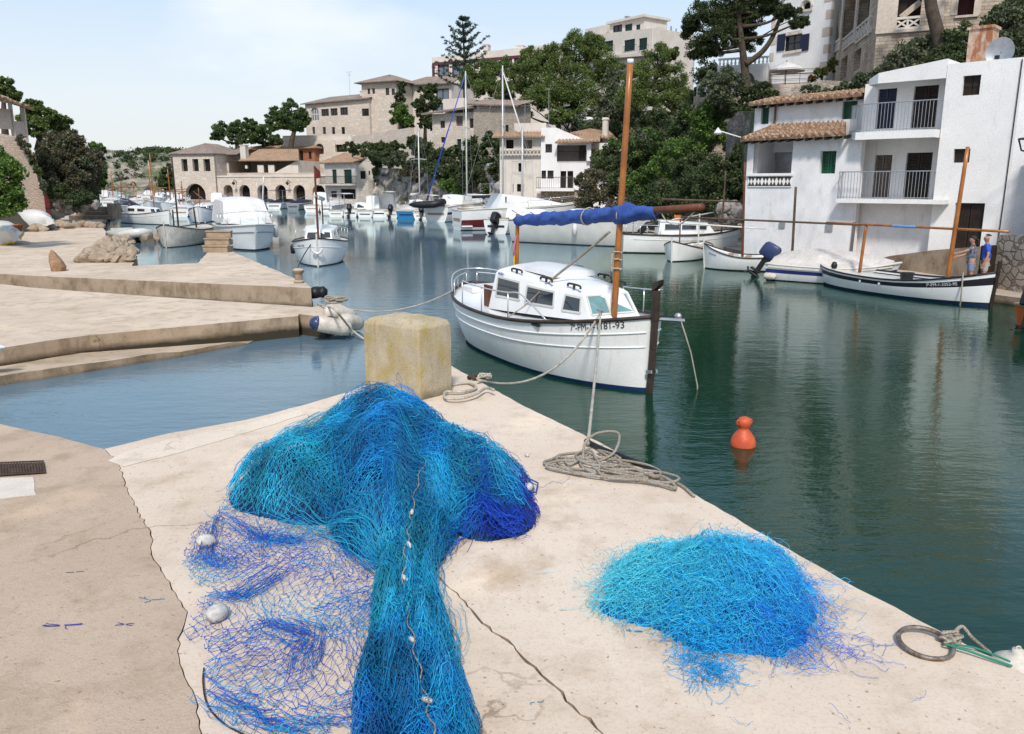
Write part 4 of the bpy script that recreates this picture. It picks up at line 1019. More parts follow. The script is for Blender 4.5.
def cabin(root, x0, x1, w0, w1, zb0, zb1, zt0, zt1, mat_, name='cabin', tilt=.88, front=.35, aft=.1, camber=.06, nx=8, rnd=.08):
    """superstructure: x0 aft, x1 forward; w half widths; tops narrower; sloping front"""
    mb = MB(); rows = []
    def ring(x, w_, z, cam):
        return [(x, -w_, z), (x, -w_ * .5, z + cam * .75), (x, 0, z + cam), (x, w_ * .5, z + cam * .75), (x, w_, z)]
    top, bot = [], []
    for i in range(nx + 1):
        t = i / nx; w_ = w0 + (w1 - w0) * t ** 1.4
        bot.append((x0 + (x1 - x0) * t, w_, zb0 + (zb1 - zb0) * t)); top.append((x0 + aft + (x1 - front - x0 - aft) * t, w_ * tilt, zt0 + (zt1 - zt0) * t))
    P_ = []
    for (bx, bw, bz), (tx, tw_, tz) in zip(bot, top):
        P_.append([(bx, -bw, bz), (bx + (tx-bx)*.9, -bw + (bw - tw_) * .85, bz + (tz - bz) * .92)] + ring(tx, tw_ - rnd * .5, tz, camber) + [(bx + (tx-bx)*.9, bw - (bw - tw_) * .85, bz + (tz - bz) * .92), (bx, bw, bz)])
    mb.grid(P_, flip=True)
    for end, fl in ((P_[0], True), (P_[-1], False)):
        mb.add(end, [tuple(range(len(end)))[::-1] if fl else tuple(range(len(end)))])
    o = mb.build(name, mat_, root, bevel=.0, auto=.75)
    return o, bot, top
def side_pane(root, cab, x0, x1, f0, f1, side, mat_, frame_mat, name='window', slant=0.0, fr=.03):
    """window lying on the cabin side between height fractions"""
    _, bot, top = cab
    def at_(x, f):
        # walk the side surface
        for (b0, t0), (b1, t1) in zip(zip(bot[:-1], top[:-1]), zip(bot[1:], top[1:])):
            xa = b0[0] + (t0[0]-b0[0]) * f; xb = b1[0] + (t1[0]-b1[0]) * f
            if xa <= x <= xb + 1e-6:
                k = (x - xa) / max(xb - xa, 1e-6)
                wb = b0[1] + (b1[1]-b0[1])*k; wt = t0[1] + (t1[1]-t0[1])*k; zb = b0[2] + (b1[2]-b0[2])*k; zt = t0[2] + (t1[2]-t0[2])*k
                return Vector((x, side * (wb + (wt - wb) * f * .93 + .006), zb + (zt - zb) * f))
        b1, t1 = bot[-1], top[-1]; return Vector((x, side * (b1[1] + .006), b1[2] + (t1[2]-b1[2])*f))
    c = [at_(x0 , f0), at_(x1, f0), at_(x1 - slant, f1), at_(x0 + slant * .2, f1)]
    n = (c[1]-c[0]).cross(c[3]-c[0]).normalized() * (1 if side < 0 else -1) 
    if n.y * side < 0: n = -n
    mb = MB(); 
    for i in range(4): mb.bar(c[i] + n * .002, c[(i+1) % 4] + n * .002, fr, fr * .6, 0, n)
    fo = mb.build(name, frame_mat, root)
    q = [p + n * .004 for p in c]; pm = MB(); pm.add(q, [(0,1,2,3) if side < 0 else (3,2,1,0)]); pm.build('pane', mat_, fo)
    return fo
def rail(root, pts, zt, mat_=M['steel'], r=.014, n_post=6, name='guard_rail', closed=False):
    """pts: gunwale points; tube at height zt above with stanchions"""
    mb = MB(); top = [Vector(p) + Vector((0,0,zt if not callable(zt) else zt(i / (len(pts)-1)))) for i, p in enumerate(pts)]
    mb.tube(spline(top, 4), r, 6)
    for i in range(n_post):
        k = round(i * (len(pts) - 1) / max(1, n_post - 1)); mb.tube([pts[k], top[k]], r * .9, 5)
    return mb.build(name, mat_, root, True)
def mast(root, a, b, r0, r1, mat_, name='mast', n=10):
    a, b = Vector(a), Vector(b); return MB().tube([a.lerp(b, i/6) for i in range(7)], [r0 + (r1-r0)*i/6 for i in range(7)], n).build(name, mat_, root, True)
def outboard(root, x, y, z, s=1.0, cowl=M['black'], tilt=.0, name='outboard_motor'):
    mb = MB(); prof = [(.0,-.04),(.16,-.03),(.2,.02),(.2,.22),(.18,.34),(.12,.40),(.0,.41)]
    mb.lathe([(a, b) for a, b in prof], (0,0,0), 12, 0)
    sq = lambda q: math.copysign(abs(q / .2) ** .6 * .2, q)
    mb.v = [(sq(v[0]) * 1.45, sq(v[1]) * .8, v[2] + .12 * v[0]) for v in mb.v]
    mb.box(-.07,.07,-.05,.05,-.55,.02,1); mb.box(-.22,.10,-.09,.09,-.57,-.53,1)
    mb.lathe([(0,-.25),(.06,-.15),(.065,.1),(.02,.2)], (-.02,0,-.68), 8, 1, 'x'); mb.box(-.06,.06,-.02,.02,-.9,-.55,1)
    for k in range(3):
        a = k * 2.09; mb.bar((-.27, .03*math.cos(a), -.68 + .03*math.sin(a)), (-.29, .13*math.cos(a), -.68 + .13*math.sin(a)), .06, .012, 1)
    mb.box(.02,.22,-.10,.10,-.18,-.02,1)
    o = mb.build(name, [cowl, M['black']], root, auto=.6); o.location = (x, y, z); o.scale = (s, s, s); o.rotation_euler = (0, tilt, 0); return o

# ---- the white motor llaut in the middle
def main_boat():
    r, L, f = boat_root('fishing_boat', 'white wooden motor boat with cabin, orange mast and rolled blue sail in the foreground', (2.16,12.48,0), (-.94,18.58,0), 'boat')
    h = Hull(6.85, 2.6, 1.20, .88, 1.02, .45, 0, 2.5, .12, .45, .02, .72)
    h.build(r, M['hullwhite'], M['antifoul'], stripes=(), rail=M['rail'], rail_r=.034, drop=.05, deck_mat=M['gel'], strakes=((.80, M['gel'], .016), (.60, M['gel'], .013)), boot=(.035, M['antifoul']))
    # stem post standing high above the bow
    sp = MB()
    xb = L/2
    prof = [(3.36,-.2),(3.42,.25),(3.45,.7),(3.47,1.2)]
    for (xa, za), (xc, zc_) in zip(prof[:-1], prof[1:]): sp.bar((xa+.02,0,za), (xc+.02,0,zc_), .07, .11, 0, (1,0,0))
    sp.bar((3.49,0,1.15), (3.50,0,1.62), .085, .12, 0, (1,0,0)); 
    sp.add([(3.42,-.05,1.58),(3.60,-.05,1.70),(3.60,.05,1.70),(3.42,.05,1.58),(3.44,-.04,1.74),(3.64,-.04,1.80),(3.64,.04,1.80),(3.44,.04,1.74)], [(0,1,5,4),(2,3,7,6),(1,2,6,5),(3,0,4,7),(4,5,6,7),(3,2,1,0)])
    sp.build('stem_post', M['rail'], r, bevel=.012)
    mb = MB()
    mb.bar((3.40,-.06,.34), (3.52,-.05,.36), .03, .05); mb.bar((3.40,.06,.34), (3.52,.05,.36), .03, .05); mb.build('stem_fitting', M['metal'], r)
    # cabin: trunk with a raised aft part
    cab = cabin(r, -.62, 2.42, .88, .50, .86, 1.02, 1.62, 1.45, M['gel'], front=.34, aft=.18, camber=.10, nx=12)
    low = MB(); P_ = []
    for x, w_, z in ((-.25,.46,1.70),(.2,.48,1.705),(.8,.46,1.69),(1.1,.44,1.665)):
        P_.append([(x,-w_,z-.07),(x,-w_*.95,z+.02),(x,0,z+.055),(x,w_*.95,z+.02),(x,w_,z-.07)])
    low.grid(P_, flip=True)
    for e, fl in ((P_[0], 1), (P_[-1], 0)): low.add(e, [(0,1,2,3,4) if not fl else (4,3,2,1,0)])
    low.build('roof_hatch', M['gel'], r, auto=.8)
    for side in (-1, 1):
        # windows measured on the side of the cabin
        for x0, x1, f0, f1, g, sl_ in ((-.36,.46,.36,.84,M['boat_glass'],.06),(.64,1.46,.32,.80,M['boat_glass'],.04),(1.70,2.16,.26,.80,M['boat_glass'],.06)):
            side_pane(r, cab, x0, x1, f0, f1, side, g, M['gel2'], slant=sl_, fr=.035)
    # front windows on the sloping face
    bx, bw, bz = cab[1][-1]; tx, tw_, tz = cab[2][-1]
    for s_ in (-1, 1):
        def fp(u, v): 
            x = bx + (tx - bx) * v; w_ = (bw + (tw_ - bw) * v) * .92; return Vector((x + .006, s_ * w_ * u, bz + (tz - bz) * v + .003))
        c = [fp(.12,.2), fp(.95,.2), fp(.95,.86), fp(.12,.86)]; n = Vector(((tz-bz), 0, bx - tx)).normalized()
        mb = MB()
        for i in range(4): mb.bar(c[i] + n*.004, c[(i+1) % 4] + n*.004, .03, .02, 0, n)
        w_ = mb.build('window', M['gel2'], r); pm = MB(); pm.add([p + n*.006 for p in c], [(0,1,2,3) if s_ > 0 else (3,2,1,0)]); pm.build('pane', M['teal_glass'], w_)
    for (x, y) in ((.15,-.66),(1.15,-.60),(.15,.66),(1.15,.60),(1.85,-.46),(1.8,.46)):
        zt = np.interp(x, [-.4, 2.1], [1.64, 1.48]) + .015; mb = MB(); mb.tube(spline([(x-.2,y,zt),(x-.17,y,zt+.05),(x+.17,y,zt+.045),(x+.2,y,zt-.005)], 5), .018, 6); mb.box(x-.02,x+.02,y-.014,y+.014,zt-.02,zt+.05)
        mb.build('roof_handrail', M['rail'], r, True)
    mb = MB(); mb.box(-.66,-.625,-.40,.02,.80,1.45); mb.build('cabin_door', M['teak'], r, bevel=.01)
    mb = MB(); mb.box(-1.0,-.66,-.80,-.75,.75,1.28); mb.build('companionway_door', M['teak'], r, bevel=.008)
    # cockpit: side coaming, engine box, seats
    mb = MB(); mb.box(-2.0,-1.0,-.32,.32,.85,1.02); mb.build('engine_box', M['gel'], r, bevel=.03)
    mb = MB(); mb.box(-2.85,-2.3,-.45,.45,.92,1.06); mb.build('stern_seat', M['gel'], r, bevel=.03)
    # mast, yard, rolled sail, crutch
    mast(r, (2.36,0,.95), (2.60,.02,5.02), .058, .046, M['varnish'])
    mb = MB(); mb.tube([(2.598,.02,4.99),(2.602,.02,5.06)], .05, 10); mb.build('mast_cap', M['gel'], r, True)
    yb0, yb1 = Vector((-1.12,.0,2.52)), Vector((4.35,.09,2.88))
    mast(r, yb0, yb1, .045, .06, M['teak'], 'yard')
    mb = MB(); rows = []; rs = random.Random(3)
    nS = 60
    for i in range(nS):
        t = -.01 + .82 * i / (nS - 1); c = yb0.lerp(yb1, t); row = []
        base = .088 + .035 * math.sin(min(1, max(0, t) / .82) * PI) ** .6
        if .60 < t < .74: base += .05 * math.sin((t - .60) / .14 * PI)
        tie = abs(((t * 9) % 1) - .5) < .09
        for j in range(14):
            a = 2 * PI * j / 14; rr_ = base * (1 + .14 * math.sin(a * 3 + i * .55) + .08 * math.sin(a * 5 - i * .9)) * (.86 if tie else 1)
            if i == 0 or i == nS - 1: rr_ *= .75
            row.append((c.x + rs.uniform(-.006,.006), c.y + rr_ * math.cos(a), c.z - .03 + rr_ * 1.0 * math.sin(a)))
        rows.append(row)
    mb.grid(rows, wrap=True); mb.add(rows[0], [tuple(range(14))]); mb.add(rows[-1], [tuple(reversed(range(14)))])
    mb.build('rolled_sail', M['canvas_blue'], r, True)
    mb = MB()
    for t in (.47, .66):
        c = yb0.lerp(yb1, t); mb.tube([(c.x + .03 * math.sin(a), c.y + .145 * math.cos(a), c.z - .03 + .145 * math.sin(a)) for a in np.linspace(0, 2*PI, 17)], .012, 5)
    e = yb1; mb.tube(spline([e + Vector((-.95,-.02,-.02)), e + Vector((-.75,-.05,-.20)), e + Vector((-.45,-.06,-.26)), e + Vector((-.2,-.03,-.12)), e + Vector((-.08,0,.03)), e + Vector((-.4,.03,-.03)), e + Vector((-.9,.05,-.04))], 6), .010, 5)
    mb.build('sail_ties', M['rope'], r, True)
    mast(r, (-1.16,0,.95), (-1.10,0,2.62), .045, .04, M['varnish'], 'crutch_post')
    mb = MB(); mb.tube(spline([(2.36,-.12,2.45),(1.75,-.3,2.0),(1.25,-.5,1.62),(.86,-.80,1.15),(.8,-1.15,.92)], 8), [.022 if i < 17 else .011 for i in range(33)], 6); mb.build('sheet_rope', M['rope_grey'], r, True)
    mb = MB()
    for z0 in (1.85,2.0,2.12): mb.tube([(2.42 + .07 * math.cos(a), .075 * math.sin(a), z0 + .015 * a / 6) for a in np.linspace(0, 6.28, 13)], .013, 5)
    mb.tube([(2.40,-.08,2.1),(2.38,-.09,1.7),(2.41,-.085,1.9)], .012, 5); mb.build('mast_lashing', M['rope'], r, True)
    # guard rails on both sides, bow rails
    for s_ in (-1, 1):
        tt = [.13 + .70 * k / 14 for k in range(15)]
        g = [h.frac(t, 1, s_) for t in tt]; g = [(p[0], p[1] * .96, p[2]) for p in g]
        if s_ < 0:
            seg = [p for p in g if -1.35 <= p[0] <= 2.0]
            rail(r, seg, lambda k: .46 * (1 - sstep(.80, 1, k) * .95), n_post=4)
        else:
            seg = [p for p in [h.frac(t, 1, s_) for t in np.linspace(.62, .985, 10)]]
            rail(r, [(p[0], p[1] * .98, p[2]) for p in seg], .42, n_post=4)
        seg = [h.frac(t, 1, s_) for t in np.linspace(.01, .16, 6)]
        rail(r, [(p[0], p[1] * .95, p[2]) for p in seg], lambda k: .24, n_post=3)
    mb = MB(); mb.tube(spline([h.frac(.15, 1, -1), (-3.0,-.6,1.27), (-3.42,0,1.34), (-3.0,.6,1.27), h.frac(.15, 1, 1)], 6), .014, 6); mb.build('stern_rail', M['steel'], r, True)
    mb = MB(); mb.box(-2.45,-2.25,.25,.45,1.0,1.25); mb.lathe([(.07,1.25),(.08,1.34),(.04,1.4),(0,1.41)], (-2.35,.35,0), 10); mb.build('stern_gear', M['gel2'], r, bevel=.02)
    mb = MB(); mb.tube(spline([(-1.08,-.04,2.2),(-1.0,-.14,1.9),(-1.08,-.08,1.72)], 5), .02, 5); mb.build('pink_pennant', plain('faded_pink_cloth', (.5,.14,.22), .8), r, True)
    mb = MB(); mb.tube(spline([(-1.05,-.10,1.85),(-.9,-.18,1.66),(-.82,-.2,1.6)], 5), .016, 5); mb.build('yellow_pennant', M['yellow'], r, True)
    # lettering on the bow
    def hullp(x, fz):
        t = (x + L/2) / L; p = Vector(h.frac(t, fz, -1)); return p + Vector((0,-.012,0))
    a, b = hullp(2.42,.86), hullp(3.18,.88); up = hullp(2.8,.95) - hullp(2.8,.70)
    txt = '7ª-PM-1-1181-93'
    tw_ = (b - a).length; probe = .155
    o = text_on(r, txt, a, b - a, up, probe, M['ink'])
    xs = [Vector(v.co).dot((b-a).normalized()) for v in o.data.vertices]; wid = max(xs) - min(xs)
    k = tw_ / wid; d_ = (b-a).normalized()
    for v in o.data.vertices:
        q = Vector(v.co) - a; q = a + d_ * (q.dot(d_) * k) + (q - d_ * q.dot(d_)) ; 
        t = (q.x + L/2) / L; zf = (q.z - h.wl) / (h.z(t) - h.wl); v.co = Vector((q.x, h.frac(t, zf, -1)[1] - .007, q.z))
    a, b = Vector((-.03,-.79,1.50)), Vector((.28,-.78,1.49))
    text_on(r, 'NURIA', (-.36,-.80,1.535), (1,.02,0), (0,.2,1), .075, M['blueink'])
    mb = MB(); p = hullp(1.72,.95); mb.box(p.x - .13, p.x + .13, p.y - .012, p.y + .02, p.z - .022, p.z + .022); mb.build('scupper', M['black'], r)
    mb = MB(); mb.tube([(2.62,-.42,1.14),(2.62,-.42,1.22)], .02, 6); mb.bar((2.52,-.42,1.22),(2.72,-.42,1.22), .03, .03); mb.build('bow_cleat', M['metal'], r)
    mb = MB(); mb.lathe([(0,0),(.05,.01),(.06,.05),(.04,.09),(0,.1)], (3.35,.55,1.12), 8); mb.tube([(3.3,.2,1.14),(3.42,.62,1.10)], .03, 6); mb.build('bow_roller', M['metal'], r)
    return r, h, f
mainb, mh, mf = main_boat()
def wl_(x, y, z): return mf.w(x, y, z)
cl = wl_(2.62,-.42,1.2)
ropething('mooring_rope', sag(cl, P(478,380,QZ+.05), .42, 26), .017, M['rope'], 'slack white rope from the cabin boat bow to the rusty shackle on the quay')
ropething('mooring_rope', sag(cl, P(588,444,QZ+.03), .06, 20), .015, M['rope'], 'taut white rope dropping from the cabin boat bow to the rope heap')
ropething('anchor_rope', [wl_(3.4,.55,1.15), wl_(3.52,.7,.6), wl_(3.60,.8,.06), wl_(3.6,.8,-.3)], .012, M['rope_grey'], 'thin rope with a knot hanging off the far side of the boat bow')
ropething('mooring_rope', sag(wl_(-3.3,-.2,1.02), P(333,305,PB+.03), .35, 22), .014, M['rope'], 'long rope from the cabin boat stern to the pier end with white floats')

# ---- open boat with black band by the people
def stripe_boat():
    r, L, f = boat_root('open_boat', 'open white double-ended boat with black band, long orange mast and yard by two people', (12.82,21.68,0), (10.2,27.11,0), 'boat')
    L2 = L; h = Hull(L2, 1.9, .92, .50, .62, .3, 0, 2.4, .10, .2, .04, .75)
    h.build(r, M['hullwhite'], M['antifoul'], stripes=((.62,.86,M['blackstripe']),), rail=M['blackstripe'], rail_r=.028, drop=.10, deck_mat=M['gel2'], boot=(.07, M['antidark']))
    h.stem(r, M['brown'], .30, .05); h.stem(r, M['gel'], .12, .045, True)
    mast(r, (1.58,0,.4), (1.74,0,4.18), .065, .05, M['varnish'])
    mast(r, (-2.9,-.05,1.98), (3.15,.05,1.99), .035, .035, M['varnish'], 'yard')
    mb = MB(); mb.tube([(-.35,-.03,1.985),(.4,-.02,1.985)], .043, 8); mb.build('blue_wrap', plain('blue_cloth_wrap', (.16,.3,.55), .8), r)
    mast(r, (-1.45,0,.5), (-1.36,0,2.0), .05, .045, M['varnish'], 'crutch_post')
    mb = MB(); mb.lathe([(.16,0),(.2,.24),(.21,.25),(.17,.23),(.15,.03)], (.35,-.1,.42), 12); mb.build('bucket', M['black'], r, True)
    mb = MB(); mb.lathe([(.0,.0),(.08,.02),(.1,.12),(.06,.22),(0,.24)], (-2.2,-.3,.55), 10); mb.build('fender', M['black'], r, True)
    for x in (.6,-.4):
        mb = MB(); mb.box(x-.12,x+.12,-.85,.85,.36,.40); mb.build('thwart', M['wood'], r)
    def q(x, fz): return Vector(h.frac((x + L2/2)/L2, fz, -1))
    a, b = q(1.55,.68), q(2.62,.68); o = text_on(r, '7ª-PM-1-3352-95', a + Vector((0,-.02,0)), b - a, (0,0,1), .12, M['gel'])
    for v in o.data.vertices:
        t = (v.co.x + L2/2)/L2; zf = (v.co.z - h.wl)/(h.z(t) - h.wl); v.co.y = h.frac(t, zf, -1)[1] - .006
    for x in (-.6,.1):
        p = q(x,.70); mb = MB(); mb.lathe([(0,-.01),(.035,-.01),(.035,.02)], (p.x, p.y - .005, p.z), 10, axis='y'); mb.build('porthole', M['gel'], r)
    mb = MB(); mb.tube([(2.4,-.5,.9),(2.45,-.55,.4),(2.5,-.6,-.1)], .02, 5); mb.build('bow_line', M['rope_grey'], r, True)
    return r
stripe_boat()
# ---- covered motor boat with blue outboard
def covered_boat():
    r, L, f = boat_root('motor_boat', 'small white motor boat under a cream cover with blue outboard engine', (12.4,26.2,0), P(772,278,0), 'boat')
    h = Hull(L, 1.8, .75, .52, .55, .3, .85, 2.2, .35, 0, .03, .6)
    h.build(r, M['hullwhite'], M['antidark'], stripes=((.45,.70,M['bluestripe']),), rail=M['gel2'], drop=.05)
    mb = MB(); rows = []
    for i in range(14):
        t = .02 + .93 * i / 13; w_ = h.w(t) * 1.03; z = h.z(t); rdg = .55 * math.sin(PI * min(1, (t + .12) / 1.1)) ** .8 + .02
        sg = .05 * math.sin(i * 1.5)
        rows.append([(h.x(t), -w_, z - .10), (h.x(t), -w_ * 1.0, z + .02), (h.x(t), -w_ * .5, z + rdg * .5 - .03 + sg), (h.x(t), 0, z + rdg), (h.x(t), w_ * .5, z + rdg * .5 - .03 - sg), (h.x(t), w_, z + .02), (h.x(t), w_, z - .10)])
    mb.grid(rows, flip=True)
    for e, fl in ((rows[0], 1), (rows[-1], 0)): mb.add(e, [tuple(range(7))[::-1] if fl else tuple(range(7))])
    mb.build('boat_cover', M['tarp'], r, True)
    outboard(r, -L/2 - .22, 0, .75, 1.15, M['motorblue'], .55)
    mb = MB(); mb.lathe([(0,-.22),(.10,-.18),(.12,0),(.10,.18),(0,.22)], (-L/2+.2,-.85,.15), 10, axis='x'); mb.build('fender', M['fender'], r, True)
    return r
covered_boat()
# ---- white boats in front of the white house
def open_llaut(label, bow, stern, B=1.7, zb=.85, mastat=None, yard=None, cov=None, group=None, hullm='hullwhite', z=(.8,.5,.6), name='open_boat', strp=None, crutch=None, n=20):
    r, L, f = boat_root(name, label, bow, stern, 'boat', group)
    h = Hull(L, B, z[0], z[1], z[2], .3, 0, 2.4, .08, .15, .04, .75)
    h.build(r, M[hullm], M['antidark'], stripes=(((.55,.8,M[strp]),) if strp else ()), rail=M['rail'], rail_r=.025, drop=.08, deck_mat=M['gel2'], n=n)
    h.stem(r, M['gel2'] if hullm == 'hullwhite' else M['oldwhite'], .18, .035); h.stem(r, M['gel2'], .10, .03, True)
    if mastat: mast(r, (mastat[0],0,.3), (mastat[0] + .12,0,mastat[1]), .05, .04, M[mastat[2]])
    if yard: mast(r, (yard[0],0,yard[2]), (yard[1],.0,yard[3]), .03, .03, M[yard[4]], 'yard')
    if crutch: mast(r, (crutch[0],0,.4), (crutch[0],0,crutch[1]), .035, .03, M[crutch[2]], 'crutch_post')
    if cov:
        mb = MB(); rows = []
        for i in range(10):
            t = .1 + .8 * i / 9; w_ = h.w(t) * .96; zz = h.z(t); rdg = .28
            rows.append([(h.x(t), -w_, zz + .0), (h.x(t), -w_ * .5, zz + rdg * .6), (h.x(t), 0, zz + rdg), (h.x(t), w_ * .5, zz + rdg * .6), (h.x(t), w_, zz + .0)])
        mb.grid(rows, flip=True); mb.build('boat_cover', M[cov], r, True)
    else:
        mb = MB()
        for x in (-.22*L, 0, .2*L):
            t = (x + L/2)/L; mb.box(x-.1,x+.1,-h.w(t)*.9,h.w(t)*.9,h.z(t)-.06,h.z(t)-.02)
        mb.build('thwarts', M['wood'], r)
    return r, h, L, f
o, h, L, f = open_llaut('open white boat with blue bow lettering and two bare masts beside the blue outboard', P(703,268,0), (10.6,31.0,0), 1.8, mastat=(.2,4.0,'teak'), z=(.95,.5,.6), yard=(-.6,3.4,1.55,1.75,'gel2'), n=26)
def bow_text(root, h, L, txt, x0, x1, fz, size, mat_, side=-1):
    def q(x): return Vector(h.frac((x + L/2)/L, fz, side)) + Vector((0, side*.02, 0))
    a, b = (q(x0), q(x1)) if side < 0 else (q(x1), q(x0))
    t_ = text_on(root, txt, a, b - a, (0,0,1), size, mat_)
    for v in t_.data.vertices:
        t = min(.995, max(.005, (v.co.x + L/2)/L)); zf = (v.co.z - h.wl)/(h.z(t) - h.wl); v.co.y = h.frac(t, zf, side)[1] + side * .006
bow_text(o, h, L, 'MARINA', L/2 - .75, L/2 - .2, .68, .10, M['blueink'], 1)
mast(o, (-1.6,.1,.4), (-1.55,.1,3.1), .05, .045, M['oldspar']); mast(o, (-3.9,.1,1.75), (2.6,.1,1.95), .04, .035, M['oldspar'], 'yard')
o, h, L, f = open_llaut('low white boat with pale long yard moored between the wheelhouse boat and the house', P(671,262,0), (8.9,38.2,0), 1.7, yard=(-3.2,2.2,1.9,1.75,'gel2'), crutch=(-1.2,1.9,'gel2'), z=(.85,.48,.6), n=22)
mast(o, (1.2,0,.4), (1.2,0,1.8), .03, .03, M['oldspar'], 'crutch_post')
# wheelhouse boat
r, L, f = boat_root('cabin_boat', 'white boat with dark gunwale, long wheelhouse and stern ladder under the hedge', (10.9,39.6,0), P(622,252,0), 'boat')
h = Hull(L, 2.2, 1.15, .85, .9, .4, .55, 2.2, .2, 0, .05, .7); h.build(r, M['hullwhite'], M['antidark'], rail=M['rail'], rail_r=.04, drop=.08, strakes=((.72, M['gel2'], .015),))
cb = cabin(r, -1.2, 1.5, .75, .5, .85, .95, 1.5, 1.35, M['gel'], front=.3)
for s_ in (-1, 1):
    for x0, x1 in ((-.9,-.2),(-.1,.6),(.7,1.1)): side_pane(r, cb, x0, x1, .35, .82, s_, M['boat_glass'], M['gel2'], fr=.03)
rail(r, [h.frac(t, 1, -1) for t in np.linspace(.02,.3,6)], .45, n_post=4); rail(r, [h.frac(t, 1, 1) for t in np.linspace(.02,.3,6)], .45, n_post=4)
mb = MB(); mb.tube([(-2.0,.1,.9),(-1.6,.1,1.3),(-1.0,.1,1.35)], .16, 6); mb.build('folded_awning', M['black'], r, True)
mast(r, (-2.3,0,.8), (-2.3,0,2.2), .025, .02, M['metal']); mast(r, (1.9,0,.9), (1.95,0,3.8), .05, .04, M['oldspar']); mast(r, (-1.0,0,2.5), (3.6,0,2.35), .045, .04, M['oldspar'], 'yard')
mb = MB()
for s_ in (-.17,.17): mb.tube([(-L/2 - .05,s_,-.2),(-L/2 - .05,s_,1.1)], .02, 5)
for k in range(4): mb.tube([(-L/2 - .05,-.17,.1+.25*k),(-L/2 - .05,.17,.1+.25*k)], .018, 5)
mb.build('stern_ladder', M['steel'], r)
mb = MB(); mb.add([(-.3,.5,1.75),(.05,.5,1.72),(.1,.52,1.5),(-.25,.5,1.45)], [(0,1,2,3),(3,2,1,0)]); mb.build('orange_cloth', M['orange_paint'], r)
def small_cabin(label, bow, stern, B=1.9, group=None, name='cabin_boat', z=(.95,.65,.7), hullm='hullwhite', mastat=None, sternm=None, n=18, yard=None, win=2):
    r, L, f = boat_root(name, label, bow, stern, 'boat', group)
    h = Hull(L, B, z[0], z[1], z[2], .35, 0, 2.4, .12, .15, .05, .72); h.build(r, M[hullm], M['antidark'], rail=M['rail'], rail_r=.03, drop=.06, deck_mat=M['gel2'], n=n, strakes=((.7, M['gel'], .014),))
    h.stem(r, M['gel2'], .18, .035)
    cb = cabin(r, -.2*L, .26*L, B*.34, B*.24, z[1]-.02, z[1]+.08, z[1]+.58, z[1]+.48, M['gel'], front=.25)
    for s_ in (-1, 1):
        for k in range(win):
            x0 = -.16*L + .18*L*k; side_pane(r, cb, x0, x0 + .13*L, .35, .8, s_, M['boat_glass'], M['gel2'], fr=.03)
    bx, bw, bz = cb[1][-1]; tx, tw_, tz = cb[2][-1]; n_ = Vector(((tz-bz),0,bx-tx)).normalized()
    for s_ in (-1, 1):
        c = [Vector((bx+(tx-bx)*v + .01, s_*u*(bw+(tw_-bw)*v), bz+(tz-bz)*v)) for u, v in ((.15,.3),(.9,.3),(.9,.85),(.15,.85))]
        pm = MB(); pm.add([p + n_*.01 for p in c], [(0,1,2,3) if s_ > 0 else (3,2,1,0)]); pm.build('windscreen', M['boat_glass'], r)
    if mastat: mast(r, (mastat[0]*L,0,.6), (mastat[0]*L+.1,0,mastat[1]), .05, .04, M[mastat[2]])
    if yard: mast(r, (yard[0]*L,0,yard[2]), (yard[1]*L,0,yard[3]), .04, .035, M[yard[4]], 'yard')
    if sternm: mast(r, (sternm[0]*L,0,.6), (sternm[0]*L,0,sternm[1]), .035, .03, M[sternm[2]], 'crutch_post')
    return r, h, L, f
# boat pointing at us beyond the pier corner
r, h, L, f = small_cabin('white cabin boat facing us beyond the pier corner with red mast and ring buoy', P(318,267,0), (-8.6,38.0,0), 2.3, z=(1.12,.85,.9), mastat=(.30,3.9,'teak'), yard=(-.52,.50,2.55,2.75,'gel2'), sternm=(-.38,2.5,'teak'), n=26)
mb = MB(); mb.tube([(-.30*0 + L/2 + .10 - .02, .0 + .2*math.cos(a), .78 + .24*math.sin(a)) for a in np.linspace(-2.9,-.2,18)], .05, 8); mb.build('ring_buoy', M['canvas_white'], r, True)
rows = []
mb = MB()
for i in range(12):
    c = Vector((-.50*L,0,2.56)).lerp(Vector((.3*L,0,2.72)), i/11); rows.append([(c.x, c.y + .13*math.cos(a), c.z + .1*math.sin(a) - .02) for a in np.linspace(0, 2*PI, 9)[:-1]])
mb.grid(rows, wrap=True); mb.add(rows[0], [tuple(range(8))]); mb.add(rows[-1], [tuple(range(8))]); mb.build('rolled_sail', M['canvas_white'], r, True)
rail(r, [h.frac(t, 1, 1) for t in np.linspace(.05,.35,6)], .45, n_post=4); rail(r, [h.frac(t, 1, -1) for t in np.linspace(.05,.35,6)], .45, n_post=4)
mb = MB(); mb.tube(spline([(L/2-.3,-.15,1.0),(L/2+.1,-.5,.5),(L/2+.5,-.8,-.1)], 6), .02, 5); mb.build('bow_line', M['black'], r, True)
for yy in (-.95,-1.0): 
    mb = MB(); mb.lathe([(0,-.2),(.1,-.16),(.11,.12),(.04,.2),(0,.21)], (.6 if yy < -.96 else .1, -1.12, .55), 10); mb.build('fender', M['black'], r, True)
mb = MB(); mb.add([(.32*L+.16,0,3.9),(.32*L+.16,.02,3.4),(.32*L+.3,.25,3.45),(.32*L+.3,.22,3.7)], [(0,1,2,3),(3,2,1,0)]); mb.build('red_flag', M['redstripe'], r)
bow_text(r, h, L, '7ª-PM-1-822', L/2-1.0, L/2-.25, .72, .13, M['ink'], -1)
